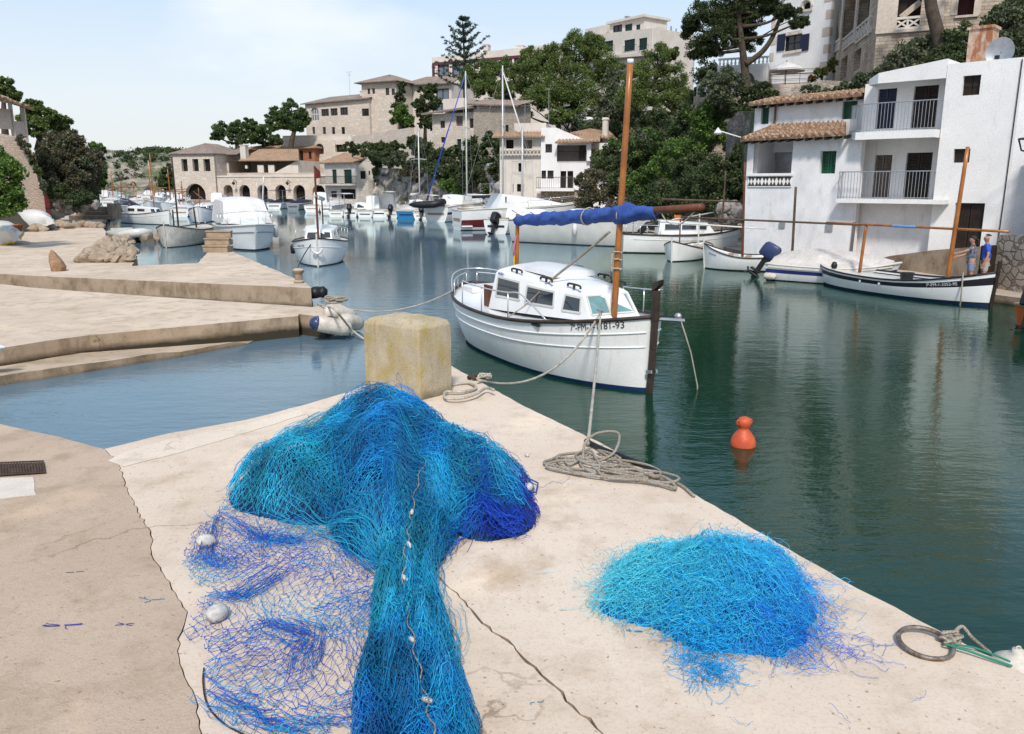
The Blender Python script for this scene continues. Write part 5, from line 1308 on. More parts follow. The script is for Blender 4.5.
# motor cruiser with white canopy
r, L, f = boat_root('motor_cruiser', 'white motor cruiser with big white canopy and bow rail moored at the far pier', P(262,254,0), (-16.2,48.0,0), 'boat')
L = 7.6
h = Hull(L, 2.7, 1.3, 1.1, 1.05, .5, .85, 2.6, .7, 0, .08, .6); h.build(r, M['hullwhite'], M['antidark'], rail=M['gel2'], rail_r=.05, drop=.05, strakes=((.7, M['metal'], .03),), n=24)
cabin(r, -1.2, 3.2, 1.15, .55, 1.2, 1.3, 1.62, 1.5, M['gel'], name='coachroof', front=.8)
mb = MB(); rows = []
for x, w_, z in ((-3.4,1.1,2.35),(-2.0,1.12,2.5),(.2,1.05,2.45),(.4,1.02,2.38),(1.2,1.15,1.5)):
    rows.append([(x,-w_*1.12,1.25),(x,-w_,z-.1),(x,-w_*.8,z),(x,0,z+.06),(x,w_*.8,z),(x,w_,z-.1),(x,w_*1.12,1.25)])
mb.grid(rows, flip=True); mb.add(rows[-1], [tuple(range(7))]); mb.add(rows[0], [tuple(range(7))[::-1]]); mb.build('canopy', M['canvas_white'], r, auto=.6)
pts = [h.frac(t, 1, -1) for t in np.linspace(.5,.985,8)] ; pts2 = [h.frac(t, 1, 1) for t in np.linspace(.985,.5,8)]
rail(r, [(p[0], p[1]*.96, p[2]) for p in pts + pts2], .65, n_post=9)
for k, t in enumerate((.35,.55)):
    for s_ in (1,):
        p = h.frac(t, 1, s_); mb = MB(); mb.lathe([(0,-.42),(.13,-.36),(.15,.25),(.05,.4),(0,.42)], (p[0], p[1] + .16, p[2] - .25), 10); mb.build('fender', M['canvas_white'], r, True)
mast(r, (-2.6,1.3,1.2), (-2.2,1.5,3.6), .06, .04, M['alu'], 'outrigger_pole'); mast(r, (-3.0,1.2,1.2), (-2.9,1.2,3.3), .03, .02, M['alu'], 'rod_pole')
# weathered double-ender with dark mast in front of it
r, h, L, f = open_llaut('weathered white double-ended boat with dark mast by the stone bank', P(166,248,0), (-17.9,48.5,0), 2.3, mastat=(1.1,4.6,'rail'), hullm='oldwhite', z=(1.15,.8,.95), n=26)
bow_text(r, h, L, 'MARGARITA', L/2-1.5, L/2-.35, .72, .2, M['ink'], -1); mast(r, (2.0,.1,.9), (2.02,.1,1.9), .04, .04, M['rail'], 'bow_post'); mast(r, (-1.6,0,.8), (-1.4,0,1.9), .05,.04, M['rail'], 'stern_post')
# inflatable beside it
def inflatable(label, c0, c1, col='gel2', B=1.5, name='inflatable_boat', z=0, r_=.24):
    r, L, f = boat_root(name, label, c0, c1, 'boat', z=z)
    mb = MB(); pts = spline([(-L/2,-B/2,.34),(0,-B/2,.34),(L*.28,-B/2,.38),(L*.45,-B*.28,.50),(L/2,0,.55),(L*.45,B*.28,.50),(L*.28,B/2,.38),(0,B/2,.34),(-L/2,B/2,.34)], 5)
    k = len(pts); mb.tube(pts, [r_ * min(1, .35 + .2 * min(i, k-1-i)) for i in range(k)], 10); mb.build('tube', M[col], r, True)
    mb = MB(); mb.grid([[(-L*.42,-B/2+.1,.2),(-L*.42,0,.05),(-L*.42,B/2-.1,.2)],[(L*.25,-B/2+.1,.22),(L*.25,0,.05),(L*.25,B/2-.1,.22)],[(L*.46,-.05,.45),(L*.46,0,.35),(L*.46,.05,.45)]]); mb.build('floor', M['metal'], r)
    mb = MB(); mb.box(-L*.05,L*.03,-B/2+.1,B/2-.1,.42,.46); mb.build('seat', M['wood'], r)
    mb = MB(); mb.box(-L*.44,-L*.41,-B/2+.15,B/2-.15,.1,.62); mb.build('transom', M['gel2'], r)
    return r, L
inflatable('pale grey inflatable dinghy drawn up by the low stone bank', (-20.6,46.0,0), (-23.6,50.0,0), z=.02)

# ------------------------------------------------------------- boats along the far shore
def far_boat(label, bow, stern, B, kind='open', group=None, stripe=None, cab=None, awning=None, motor=None, z=(1.1,.8,.8), name='motor_boat', hullm='hullwhite', sail=None, n=14, cover=None):
    r, L, f = boat_root(name, label, bow, stern, 'boat', group)
    h = Hull(L, B, *z, draft=.35, tw=.8, pb=2.3, rake=.35, raks=0, wl=.05, full=.62)
    h.build(r, M[hullm], M['antidark'], stripes=((stripe[0], stripe[1], M[stripe[2]]),) if stripe else (), rail=M['gel2'], rail_r=.04, drop=.06, n=n)
    if cab:
        x0, x1, ht, glass = cab; ht_ = ht
        cb = cabin(r, x0*L, x1*L, B*.36, B*.24, z[1]-.03, z[1]+.08, z[1]+ht, z[1]+ht*.8, M['gel'], front=min(1.0, .3*(x1-x0)*L))
        for s_ in (-1, 1): side_pane(r, cb, (x0+.08*(x1-x0))*L + .1, (x0+.62*(x1-x0))*L, .4, .82, s_, M[glass], M['gel2'], fr=.03)
    if cab:
        MB().add([(x0*L-.012+.03,-B*.2,z[1]+.1),(x0*L-.012+.03,B*.2,z[1]+.1),(x0*L+.08,B*.16,z[1]+ht_*.8),(x0*L+.08,-B*.16,z[1]+ht_*.8)], [(3,2,1,0)]).build('cabin_opening', M['boat_glass'], r)
    rail(r, [h.frac(t, 1, -1) for t in np.linspace(.5,.97,6)] , .5, n_post=4); rail(r, [h.frac(t, 1, 1) for t in np.linspace(.5,.97,6)] , .5, n_post=4)
    mb = MB(); mb.box(-L/2-.02,-L/2+.02,-B*.27,B*.27,z[2]*.45,z[2]*.6); mb.build('transom_band', M['canvas_navy'] if len(label) % 3 else M['wood'], r)
    mb = MB(); mb.box(-.47*L,-.40*L,-B*.3,B*.3,z[2]-.05,z[2]+.10); mb.build('stern_bench', M['wood'], r)
    if awning:
        x0, x1, ht, mt = awning; mb = MB()
        mb.grid([[(x*L,-B*.42,ht-.08),(x*L,-B*.2,ht),(x*L,B*.2,ht),(x*L,B*.42,ht-.08)] for x in np.linspace(x0, x1, 4)], flip=True)
        mb.build('awning', M[mt], r, True); mb = MB()
        for x in (x0, x1):
            for s_ in (-1, 1): mb.tube([(x*L, s_*B*.4, z[1]-.05), (x*L, s_*B*.4, ht-.06)], .025, 5)
        mb.build('awning_frame', M['steel'], r)
    if cover:
        mb = MB(); rows = []
        for i in range(9):
            t = .03 + .92*i/8; w_ = h.w(t)*1.02; zz = h.z(t); rdg = .5*math.sin(PI*min(1,(t+.15)/1.15))
            rows.append([(h.x(t),-w_,zz-.05),(h.x(t),-w_*.5,zz+rdg*.6),(h.x(t),0,zz+rdg),(h.x(t),w_*.5,zz+rdg*.6),(h.x(t),w_,zz-.05)])
        mb.grid(rows, flip=True); mb.add(rows[0], [(4,3,2,1,0)]); mb.build('boat_cover', M[cover], r, True)
    if motor: outboard(r, -L/2 - .15, 0, .75, motor[0], M[motor[1]], motor[2])
    if sail:
        hh, x, boom = sail
        mb = MB(); mb.tube([(x*L,0,.8),(x*L,0,hh)], [.09,.06], 8); mb.tube([(x*L,-.9,hh*.62),(x*L,0,hh*.63),(x*L,.9,hh*.62)], .03, 5); mb.build('mast', M['alu'], r, True)
        if boom:
            mb = MB(); mb.tube([(x*L,0,2.2),(x*L-.35*L,0,2.1)], .13, 7); mb.build('boom', M[boom], r, True)
        mb = MB()
        for e in (L*.48, -L*.48): mb.tube([(x*L,0,hh-.05),(e,0,1.1)], .013, 4)
        for s_ in (-1, 1): mb.tube([(x*L,0,hh-.1),(x*L,s_*.9,hh*.62),(x*L-.1,s_*B*.45,1.0)], .011, 4)
        mb.build('rigging', M['metal'], r)
    return r, h, L, f
# long cream motor boat behind the blue sail
r, h, L, f = far_boat('long cream motor boat with dark waterline behind the rolled blue sail', P(650,247,0), P(520,241,0), 2.9, z=(1.45,1.3,1.25), cab=(-.05,.22,.55,'boat_glass'), hullm='gel2', name='motor_cruiser', n=20)
mb = MB(); mb.lathe([(0,-.3),(.12,-.25),(.13,.2),(.05,.3),(0,.31)], (L*.05,-1.5,.85), 10); mb.build('fender', M['canvas_white'], r, True)
rail(r, [h.frac(t, 1, -1) for t in np.linspace(.55,.97,8)], .5, n_post=6)
# boats stern-to with black outboard engines
r, h, L, f = far_boat('white boat with big tilted black outboard engine left of the cream motor boat', (1.6,59.5,0), P(496,234,0), 2.3, z=(1.1,.9,.95), motor=(1.6,'black',.5), cab=(.0,.25,.7,'boat_glass'))
r, h, L, f = far_boat('small white boat moored stern first next to the long cream motor boat', (2.6,56.5,0), P(523,237,0), 2.2, z=(1.1,.9,.95), cab=(-.1,.25,.7,'boat_glass'))
# flybridge cruiser with red stripe
r, h, L, f = far_boat('white cabin cruiser with dark red hull stripe and raked windows', (5.2,62.5,0), P(457,230,0), 3.1, z=(1.9,1.55,1.4), stripe=(.12,.5,'redstripe'), name='motor_cruiser', n=20)
cb = cabin(r, -.24*L, .34*L, 1.35, .7, 1.5, 1.75, 2.5, 2.15, M['gel'], front=2.0, aft=.5)
MB().add([(-.24*L+.10,-.9,1.6),(-.24*L+.10,.9,1.6),(-.24*L+.46,.8,2.4),(-.24*L+.46,-.8,2.4)], [(3,2,1,0)]).build('cabin_opening', M['boat_glass'], r)
for s_ in (-1, 1):
    side_pane(r, cb, -.17*L, .02*L, .40, .85, s_, M['boat_glass'], M['gel2']); side_pane(r, cb, .035*L, .17*L, .34, .80, s_, M['boat_glass'], M['gel2'])
mb = MB(); mb.box(-.50*L,-.42*L,-1.3,1.3,.25,.35); mb.build('swim_platform', M['gel'], r, bevel=.03)
mb = MB(); mb.grid([[(-.30*L,-1.2,3.2),(-.30*L,1.2,3.2)],[(0.,-1.1,3.25),(0.,1.1,3.25)]]); mb.build('bimini', M['canvas_white'], r)
mb = MB()
for x in (-.28*L, -.02*L):
    for s_ in (-1.1,1.1): mb.tube([(x,s_,2.6),(x,s_,3.22)], .03, 5)
mb.build('bimini_frame', M['steel'], r)
# sailing yachts
r, h, L, f = far_boat('white sailing yacht with tall mast and blue rolled jib', (-8.4,80.0,0), (.3,77.0,0), 2.9, z=(1.5,1.25,1.2), cab=(-.15,.22,.5,'boat_glass'), sail=(13.2,.02,'canvas_white'), name='sailing_boat', n=18)
a = Vector((.02*L,0,13.0))
mb = MB(); mb.tube([a, (.47*L,0,1.7)], [.035,.085], 7); mb.build('rolled_jib', plain('blue_rolled_jib', (.02,.07,.42), .7), r, True)
r, h, L, f = far_boat('white sailing yacht with slim mast and white rolled mainsail beside the white tower house', (3.0,74.4,0), (-4.6,72.4,0), 2.7, z=(1.5,1.25,1.2), cab=(-.15,.22,.5,'boat_glass'), sail=(13.0,.0,'canvas_navy'), name='sailing_boat', n=18)
mb = MB(); mb.tube([(.0,0,12.6),(.47*L,0,1.7)], [.04,.11], 7); mb.build('rolled_jib', M['canvas_white'], r, True)
r, h, L, f = far_boat('small white sailing boat with a short thin mast under the cliff', (-8.8,92,0), (-10.8,86,0), 2.4, z=(1.3,1.1,1.0), cab=(-.15,.2,.45,'boat_glass'), sail=(9.2,.0,'canvas_white'), name='sailing_boat', n=14)
r, h, L, f = far_boat('white sailing boat with the lowest mast in front of the white tower house', (1.6,74.6,0), (-.2,69.8,0), 2.5, z=(1.3,1.1,1.0), cab=(-.15,.2,.45,'boat_glass'), sail=(8.2,.1,'canvas_white'), name='sailing_boat', n=14)
# black inflatable hoisted on a white yacht stern
r, h, L, f = far_boat('white motor yacht with long low cabin moored under the stone house', (-3.0,78,0), P(436,222,0), 3.2, z=(1.9,1.5,1.3), cab=(-.15,.28,.75,'boat_glass'), name='motor_cruiser', stripe=(.45,.62,'bluestripe'))
inflatable('black inflatable dinghy hanging tilted behind the white yacht stern', (-5.9,71.3,0), (-8.6,71.8,0), 'black', 1.4, z=1.15, r_=.3)
# row of boats below the little white house and the cliff
row = [
 ('white boat with flat white awning below the small house with green shutters', 336, 217, 2.1, dict(awning=(-.42,.15,2.3,'canvas_white'))),
 ('white boat with black outboard engine right of the awning boat', 350, 217, 2.1, dict(motor=(1.3,'black',.4), cab=(.0,.25,.6,'boat_glass'))),
 ('white boat with a small upright wheelhouse below the outside stairs', 365, 217.5, 2.2, dict(cab=(-.15,.2,1.3,'boat_glass'))),
 ('white boat with wheelhouse and flat roof beside the bright blue boat', 380, 217.5, 2.4, dict(cab=(-.1,.25,1.5,'boat_glass'), awning=(-.42,.0,2.5,'canvas_white'))),
 ('small boat with dark engine moored between the wheelhouse boat and the bright blue boat', 391, 218, 1.9, dict(motor=(1.3,'black',.5))),
 ('bright blue boat moored stern first below the rock cliff', 406, 219, 2.6, dict(hullm='bluepaint', cover='canvas_white')),
 ('white boat with black outboard right of the bright blue boat', 422, 219.5, 2.2, dict(motor=(1.5,'black',.4), awning=(-.3,.25,2.2,'canvas_white'))),
 ('white boat under long white cover behind the black inflatable', 434, 218.5, 2.4, dict(cover='canvas_white')),
]
for i, (lab, px, py, B, kw) in enumerate(row):
    s = P(px, py, 0); off = (-.5 + (i % 3) * .3)
    far_boat(lab, (s[0] + 1.2 + off, s[1] + 5.2 + (i % 2), 0), s, B * .92, z=(1.15 - .1 * (i % 3),.72,.62 + .12 * (i % 2)), **kw)
# boats in front of the arcade
for lab, px, py, B, kw in (
 ('white boat with white cabin and blue sides below the largest arch of the arcade', 208, 208.5, 2.6, dict(cab=(-.1,.25,1.2,'boat_glass'), stripe=(.3,.95,'bluestripe'))),
 ('white motor boat before the right end of the arcade', 312, 212, 2.6, dict(cab=(-.05,.25,1.4,'boat_glass'))),
 ('white open boat before the last arch of the arcade', 326, 212.5, 2.0, dict(cover='canvas_white')),
 ('boat under navy cover before the second arch', 252, 209, 2.8, dict(cover='canvas_navy')),
 ('boat under navy cover with awning before the fourth arch', 274, 209, 2.8, dict(cover='canvas_navy', awning=(-.4,.2,2.4,'canvas_navy'))),
 ('grey boat with dark sides before the fifth arch', 293, 210, 2.3, dict(hullm='metal', cover='canvas_navy'))):
    s = P(px, py, 0); far_boat(lab, (s[0] + .6, s[1] + 7, 0), s, B * .9, z=(1.2,.8,.75), **kw)
# ------------------------------------------------------------- marina in the left channel
GM = 'boats crowded in the far channel'
rm = random.Random(23)
spots = [ # px, py, kind, label
 (141,224,'cab','white cabin boat with dark windows and tall orange mast behind the grey inflatable'),
 (192,222,'cab2','white double-ended boat with orange yard left of the motor cruiser'),
 (180,217,'low','white boat with red awning frame behind the weathered double-ender'),
 (162,214,'cab','white boat with wheelhouse and thin orange mast, third row of the channel'),
 (131,214,'dark','dark grey boat with tangle of gear beside the stone steps'),
 (150,211,'low','low white boat with orange yard in the middle of the channel'),
 (172,209,'cab','small white cabin boat before the left corner of the arcade'),
 (120,209,'dark','dark boat with navy cover at the left edge of the channel'),
 (138,207,'low','white boat with a pale awning far up the channel'),
 (157,206,'cab','far white cabin boat with orange mast up the channel'),
 (108,206,'low','white boat under white cover by the left bank'),
 (183,205,'cab','white cabin boat tied up left of the big arch'),
 (98,203,'cab','far white motor boat beside the big grey green bush'),
 (126,202,'low','farthest low boat with orange mast in the channel'),
 (146,201,'cab','farthest white cabin boat at the end of the channel'),
]
for i, (px, py, k, lab) in enumerate(spots):
    s = P(px, py, 0); a = rm.uniform(-.5,.9); Lb = rm.uniform(5.0,6.5); bw = (s[0] - Lb * math.sin(a) * .8, s[1] + Lb * math.cos(a), 0)
    if i < 2:
        if i == 0: r, h, L, f = small_cabin(lab, (s[0] + 3.0, s[1] - 1.5, 0), (s[0] - 3.2, s[1] + 3.2, 0), 2.0, mastat=(.22,5.6,'varnish'), yard=(-.45,.5,3.0,2.9,'varnish'), z=(1.15,.8,.85))
        else: r, h, L, f = small_cabin(lab, (s[0] + 1.2, s[1] - 1.6, 0), (s[0] - .2, s[1] + 4.6, 0), 2.3, mastat=None, yard=(-.2,.75,1.8,2.6,'varnish'), z=(1.35,.9,.95), sternm=(.30,2.9,'varnish'))
        continue
    if i % 2: s, bw = bw, s
    mo = M['varnish'] if rm.random() < .7 else M['oldspar']
    if k == 'cab': r, h, L, f = far_boat(lab, bw, s, 2.2, z=(1.3,1.0,1.0), cab=(-.2,.25,rm.uniform(.7,1.2),'boat_glass'))
    elif k == 'dark': r, h, L, f = far_boat(lab, bw, s, 2.2, z=(1.2,.9,.9), hullm='metal', cover='canvas_navy', motor=(1.4,'black',.5))
    else: r, h, L, f = far_boat(lab, bw, s, 2.2, z=(1.2,.85,.85), cover='canvas_white' if i % 3 else 'tarp')
    mh_ = rm.uniform(3.2,5.5)
    if k != 'dark' or i > 5:
        mast(r, (.15*L,0,.6), (.17*L,0,mh_), .06, .05, mo); mast(r, (-.5*L,0,rm.uniform(2.2,2.6)), (.55*L,0,rm.uniform(2.2,2.7)), .05, .045, mo, 'yard')
        mast(r, (-.35*L,0,.7), (-.35*L,0,2.5), .05, .045, mo, 'crutch_post')
# a few taller masts far up
for i, (px, top, Y) in enumerate(((103,178,180),(141,160,170),(158,170,160))):
    b_ = at(px, .0, Y); t_ = ony(px, top, Y)
    r, h, L, f = far_boat(['white sailing boat with short mast at the far left of the channel','white sailing boat with the tallest mast far up the channel','white sailing boat with thin grey mast far up the channel'][i], (b_[0] + 1, b_[1] + 7, 0), b_, 2.6, z=(1.4,1.1,1.1), cab=(-.15,.2,.5,'boat_glass'), sail=(t_[2], .05, 'canvas_white' if i != 1 else 'canvas_blue'), name='sailing_boat', n=12)

# ------------------------------------------------------------- things on the left quay
def rock(root, c, r_, seed, mat_, name='stone', flat=.7, nm=None):
    bm = bmesh.new(); bmesh.ops.create_icosphere(bm, subdivisions=2, radius=1)
    rr = random.Random(seed); K = [Vector((rr.uniform(-1,1), rr.uniform(-1,1), rr.uniform(-1,1))).normalized() for _ in range(15)]; D = [rr.uniform(.5,.88) for _ in K]
    rot = rr.uniform(0, 6.28); ax = (rr.uniform(.8,1.3), rr.uniform(.75,1.15), flat * rr.uniform(.85,1.2))
    for v in bm.verts:
        for k, d in zip(K, D):
            q = v.co.dot(k)
            if q > d: v.co -= k * (q - d)
        x, y, z = v.co.x * ax[0], v.co.y * ax[1], v.co.z * ax[2]
        v.co = Vector((x * math.cos(rot) - y * math.sin(rot), x * math.sin(rot) + y * math.cos(rot), z)) * r_ + Vector(c)
    me = bpy.data.meshes.new(name); bm.to_mesh(me); bm.free(); me.materials.append(mat_)
    o = bpy.data.objects.new(name, me); COL.objects.link(o)
    if root: o.parent = root
    return o
# rubble bank by the pier: each boulder a thing
rb = random.Random(41); k = 0
i = 0
for row_, (ya, yb, x0_, x1_) in enumerate(((262.5,262,76,134),(259,257.5,80,136),(255.5,253.5,88,137),(252,249.5,94,136),(248.5,246,100,133),(245.5,243,106,130))):
    n_ = 8 - row_ // 2
    for q in range(n_):
        t = (q + rb.uniform(.2,.8)) / n_; px = x0_ + (x1_ - x0_) * t; py = ya + (yb - ya) * t
        p = P(px, py, PA); r_ = rb.uniform(.2,.36); o = rock(None, (0,0,0), r_, 60 + i, M['boulder'], 'boulder', .8); o.location = (p[0], p[1], PA + r_ * .3 + .04 * math.sin(t * PI) + .012 * row_); i += 1
        tag(o, 'pale tan boulder in the rubble bank beside the pier', 'boulder', 'boulders of the rubble bank by the pier')
for i in range(26):
    t = i / 25; px = 34 + 68 * t; py = 232 - 2 * math.sin(t * PI) - 5 * t + rb.uniform(-1.2,1.2); p = P(px, py, PA); r_ = rb.uniform(.28,.42)
    o = rock(None, (0,0,0), r_, 100 + i, M['boulder'], 'cobble'); o.location = (p[0], p[1], PA + r_ * .35); tag(o, 'small tan stone in the low cobble edging of the far path', 'stone', 'stones of the low edging on the path')
for i, (px, py) in enumerate(((128,239),(138,238),(147,239),(155,238),(133,235),(143,235))):
    p = P(px, py, .2); o = rock(None, (0,0,0), rb.uniform(.5,.7), 140 + i, M['boulder'], 'boulder'); o.location = (p[0], p[1], .15); tag(o, 'wet low boulder at the water line behind the weathered boat', 'boulder', 'boulders at the water line by the inflatable')
# standing pointed stone
o = empty('standing_stone', P(58,271,PA), 0, 'small pointed reddish stone standing alone on the near edge of the pier', 'stone')
mb = MB(); mb.lathe([(.20,-.02),(.22,.12),(.19,.3),(.12,.48),(.05,.60),(.0,.64)], (0,0,0), 9); mb.v = [(v[0] + .05 * math.sin(v[2]*9) - .12 * v[2], v[1] + .03 * math.cos(v[2] * 13), v[2]) for v in mb.v]
mb.build('stone_body', surf('reddish_stone', (.36,.22,.13), (.22,.13,.08), 6, .9, .6, .02, 20), o, auto=.6)
# wooden steps on the pier
o = empty('wooden_steps', P(218,252,PA), -.05, 'pale wooden boarding steps at the end of the pier in front of the cruiser', 'steps')
for i, (z0, z1, y0, y1) in enumerate(((0,.27,-.25,-.05),(.27,.53,-.05,.15),(.53,.80,.15,.35))):
    mb = MB(); mb.box(-.48,.48,y0,y1 + (.35 - y1),z0 + (.002 if i else 0),z1 - .06); mb.build('riser', M['wood'], o, bevel=.01)
    mb = MB(); mb.box(-.5,.5,y0-.03,y1,z1-.06 + .002,z1); mb.build('tread', M['wood'], o, bevel=.01)
# iron bollard + line
def bollard(px, py, z, label, s=1.0):
    o = empty('bollard', P(px, py, z), 0, label, 'bollard'); mb = MB(); mb.lathe([(.0,-.01),(.17*s,0),(.17*s,.05),(.13*s,.08),(.12*s,.3*s),(.18*s,.36*s),(.19*s,.43*s),(.12*s,.48*s),(0,.49*s)], (0,0,0), 14); mb.build('bollard_body', M['pier_far'], o, auto=.7); return o
bollard(299,283,PA,'squat stone coloured bollard on the outer corner of the pier', .8)
# pier end fenders
for i, (px, py, z, rz, col, lab) in enumerate(((332,326,.30,.5,'fender','white cylindrical fender with blue end cap, lowest at the pier end'),(340,314,.42,1.0,'fender','white fender lying topmost over the pier end corner'),(351,322,.25,1.3,'fender','white fender hanging outermost off the pier end'))):
    o = empty('fender', P(px, py, z), 0, lab, 'fender'); o.rotation_euler = (0, .25, rz)
    mb = MB(); mb.lathe([(0,-.44),(.06,-.43),(.15,-.36),(.17,-.2),(.17,.2),(.15,.36),(.06,.43),(0,.44)], (0,0,0), 16, axis='x'); mb.build('fender_body', M[col], o, True)
    if i == 0:
        mb = MB(); mb.lathe([(.14,-.385),(.16,-.33),(.165,-.34),(.08,-.46),(0,-.47)], (0,0,0), 14, axis='x'); mb.build('end_cap', M['motorblue'], o, True)
ropething('mooring_rope', spline([P(318,304,PB+.03), P(326,306,PB+.12), P(334,309,.75), P(342,318,.55), P(352,330,.2), P(364,339,.05)], 6), .022, M['rope'], 'white rope hanging over the fenders at the pier end')
rr = random.Random(9); lo2 = Vector(P(336,303,PB)); mb = MB(); mb.tube(spline([Vector((rr.uniform(-.3,.35), rr.uniform(-.15,.15), rr.uniform(.02,.18))) for _ in range(18)], 5), .02, 6)
o = mb.build('rope_coil', M['rope_grey'], None, True); o.location = lo2; tag(o, 'bundle of dirty rope on top of the pier end beside the white fenders', 'rope')
ropething('rubber_fender', [P(314,293,.45), P(319,292,.40), P(322,292,.45)], .16, M['black'], 'black rubber bumper on the outer corner of the pier', 'bumper')
# upturned dinghies and clutter by the wall
def upturned(label, c0, c1, B, mat_, hgt, name='rowing_boat', roll=0, stripe=None):
    a, b = c0, c1; r, L, f = boat_root(name, label, a, b, 'boat', z=a[2])
    mb = MB(); rows = []
    for i in range(12):
        t = i / 11; w_ = B/2 * (1 - abs(2*t - .85) ** 3 * .8 if t < .95 else .25); w_ = max(.08, w_); x = -L/2 + L*t
        rows.append([(x, w_ * math.cos(q), hgt * (.55 + .45 * math.sin(PI * (.15 + .8*t))) * max(0, math.sin(q)) ** .8 + .02) for q in np.linspace(0, PI, 9)])
    mb.grid(rows); mb.add(rows[0], [tuple(range(9))]); mb.add(rows[-1], [tuple(range(9))[::-1]]); o = mb.build('hull', mat_, r, auto=.9)
    g = MB(); g.tube([rw[0] for rw in rows], .05, 6); g.tube([rw[-1] for rw in rows], .05, 6); g.build('gunwale', stripe or M['gel2'], r, True)
    r.rotation_euler = (roll, 0, r.rotation_euler.z); return r
upturned('white dinghy turned upside down against the foot of the pink stone wall', (*at(51,1.0,46)[:2],1.0), (*at(22,1.0,50)[:2],1.0), 1.5, M['gel'], .75, roll=.3)
upturned('white and yellow boat hull lying under the green bush at the left edge', (*at(17,1.0,35)[:2],.85), (*at(1,1.0,38)[:2],.85), 1.2, M['gel2'], .8, roll=.5, stripe=M['yellow'])
o = empty('kayak', at(4,QZ - .35,12), 0, 'tip of a white and orange kayak poking in at the left edge of the pier', 'kayak')
p0 = Vector(P(-40,361,PB)) ; p1 = Vector(P(7,357,PB)); o.location = p0
mb = MB(); d_ = p1 - p0
rows = []
for i in range(9):
    t = i / 8; c = d_ * t; rad = .28 * (1 - t) ** .6 + .01; rows.append([(c.x, c.y + rad * math.cos(a), c.z + .16 + rad * .55 * math.sin(a)) for a in np.linspace(0, 2*PI, 13)[:-1]])
mb.grid(rows, wrap=True); mb.build('hull', M['gel'], o, True)
mb = MB(); mb.tube([(r_[0][0], r_[2][1] - .05, r_[1][2] - .02) for r_ in rows[2:8]], .035, 5); mb.build('orange_stripe', M['orange_paint'], o, True)
for px, col, lab, w_, hh in ((44,'yellow','yellow board leaning on the wall beside the upturned dinghy',.45,1.3),(48,'redstripe','red board leaning on the wall beside the yellow one',.4,1.5)):
    p = at(px, 1.2, 53); o = empty('float_board', p, .3, lab, 'board'); mb = MB()
    mb.prism([(.0,0,hh),(w_,0,hh*.9),(w_*1.1,.1,0.02),(-.1,.1,0.02)], 0) if False else mb.box(-w_/2,w_/2,-.05,.05,0,hh); mb.lathe([(w_/2,-.05),(w_/2,.05)], (0,0,hh), 16, axis='y'); mb.build('board', M[col], o, bevel=.03)
    mb = MB(); mb.box(-w_/2-.01,w_/2+.01,-.06,-.045,hh*.3,hh*.36); mb.build('strap', M['black'], o)
def pot(px, z, Y, label, mat_, s=.3):
    o = empty('plant_pot', at(px, z, Y), 0, label, 'plant pot'); mb = MB(); mb.lathe([(0,.02),(.6*s,0),(.95*s,1.3*s),(1.05*s,1.3*s),(1.05*s,1.5*s),(.9*s,1.5*s),(.85*s,1.2*s),(0,1.15*s)], (0,0,0), 12); mb.build('pot_body', mat_, o, True); return o
pot(16,1.0,36,'terracotta pot beside the leaning hull at the left edge',M['terracotta'],.33)
# stone steps at the end of the path
o = empty('stone_steps', at(96,PA,62), .1, 'block of worn stone steps on the far path before the channel boats', 'steps')
for i in range(3):
    mb = MB(); mb.box(-1.6 + .35*i,1.2,-.8 + .4*i,.9,.3*i + (.003 if i else 0),.3*(i+1)); mb.build('step', M['pier_far'], o, bevel=.03)
mb = MB(); mb.box(1.2,1.55,-.9,1.0,0,1.15); mb.build('side_block', M['pier_far'], o, bevel=.03)

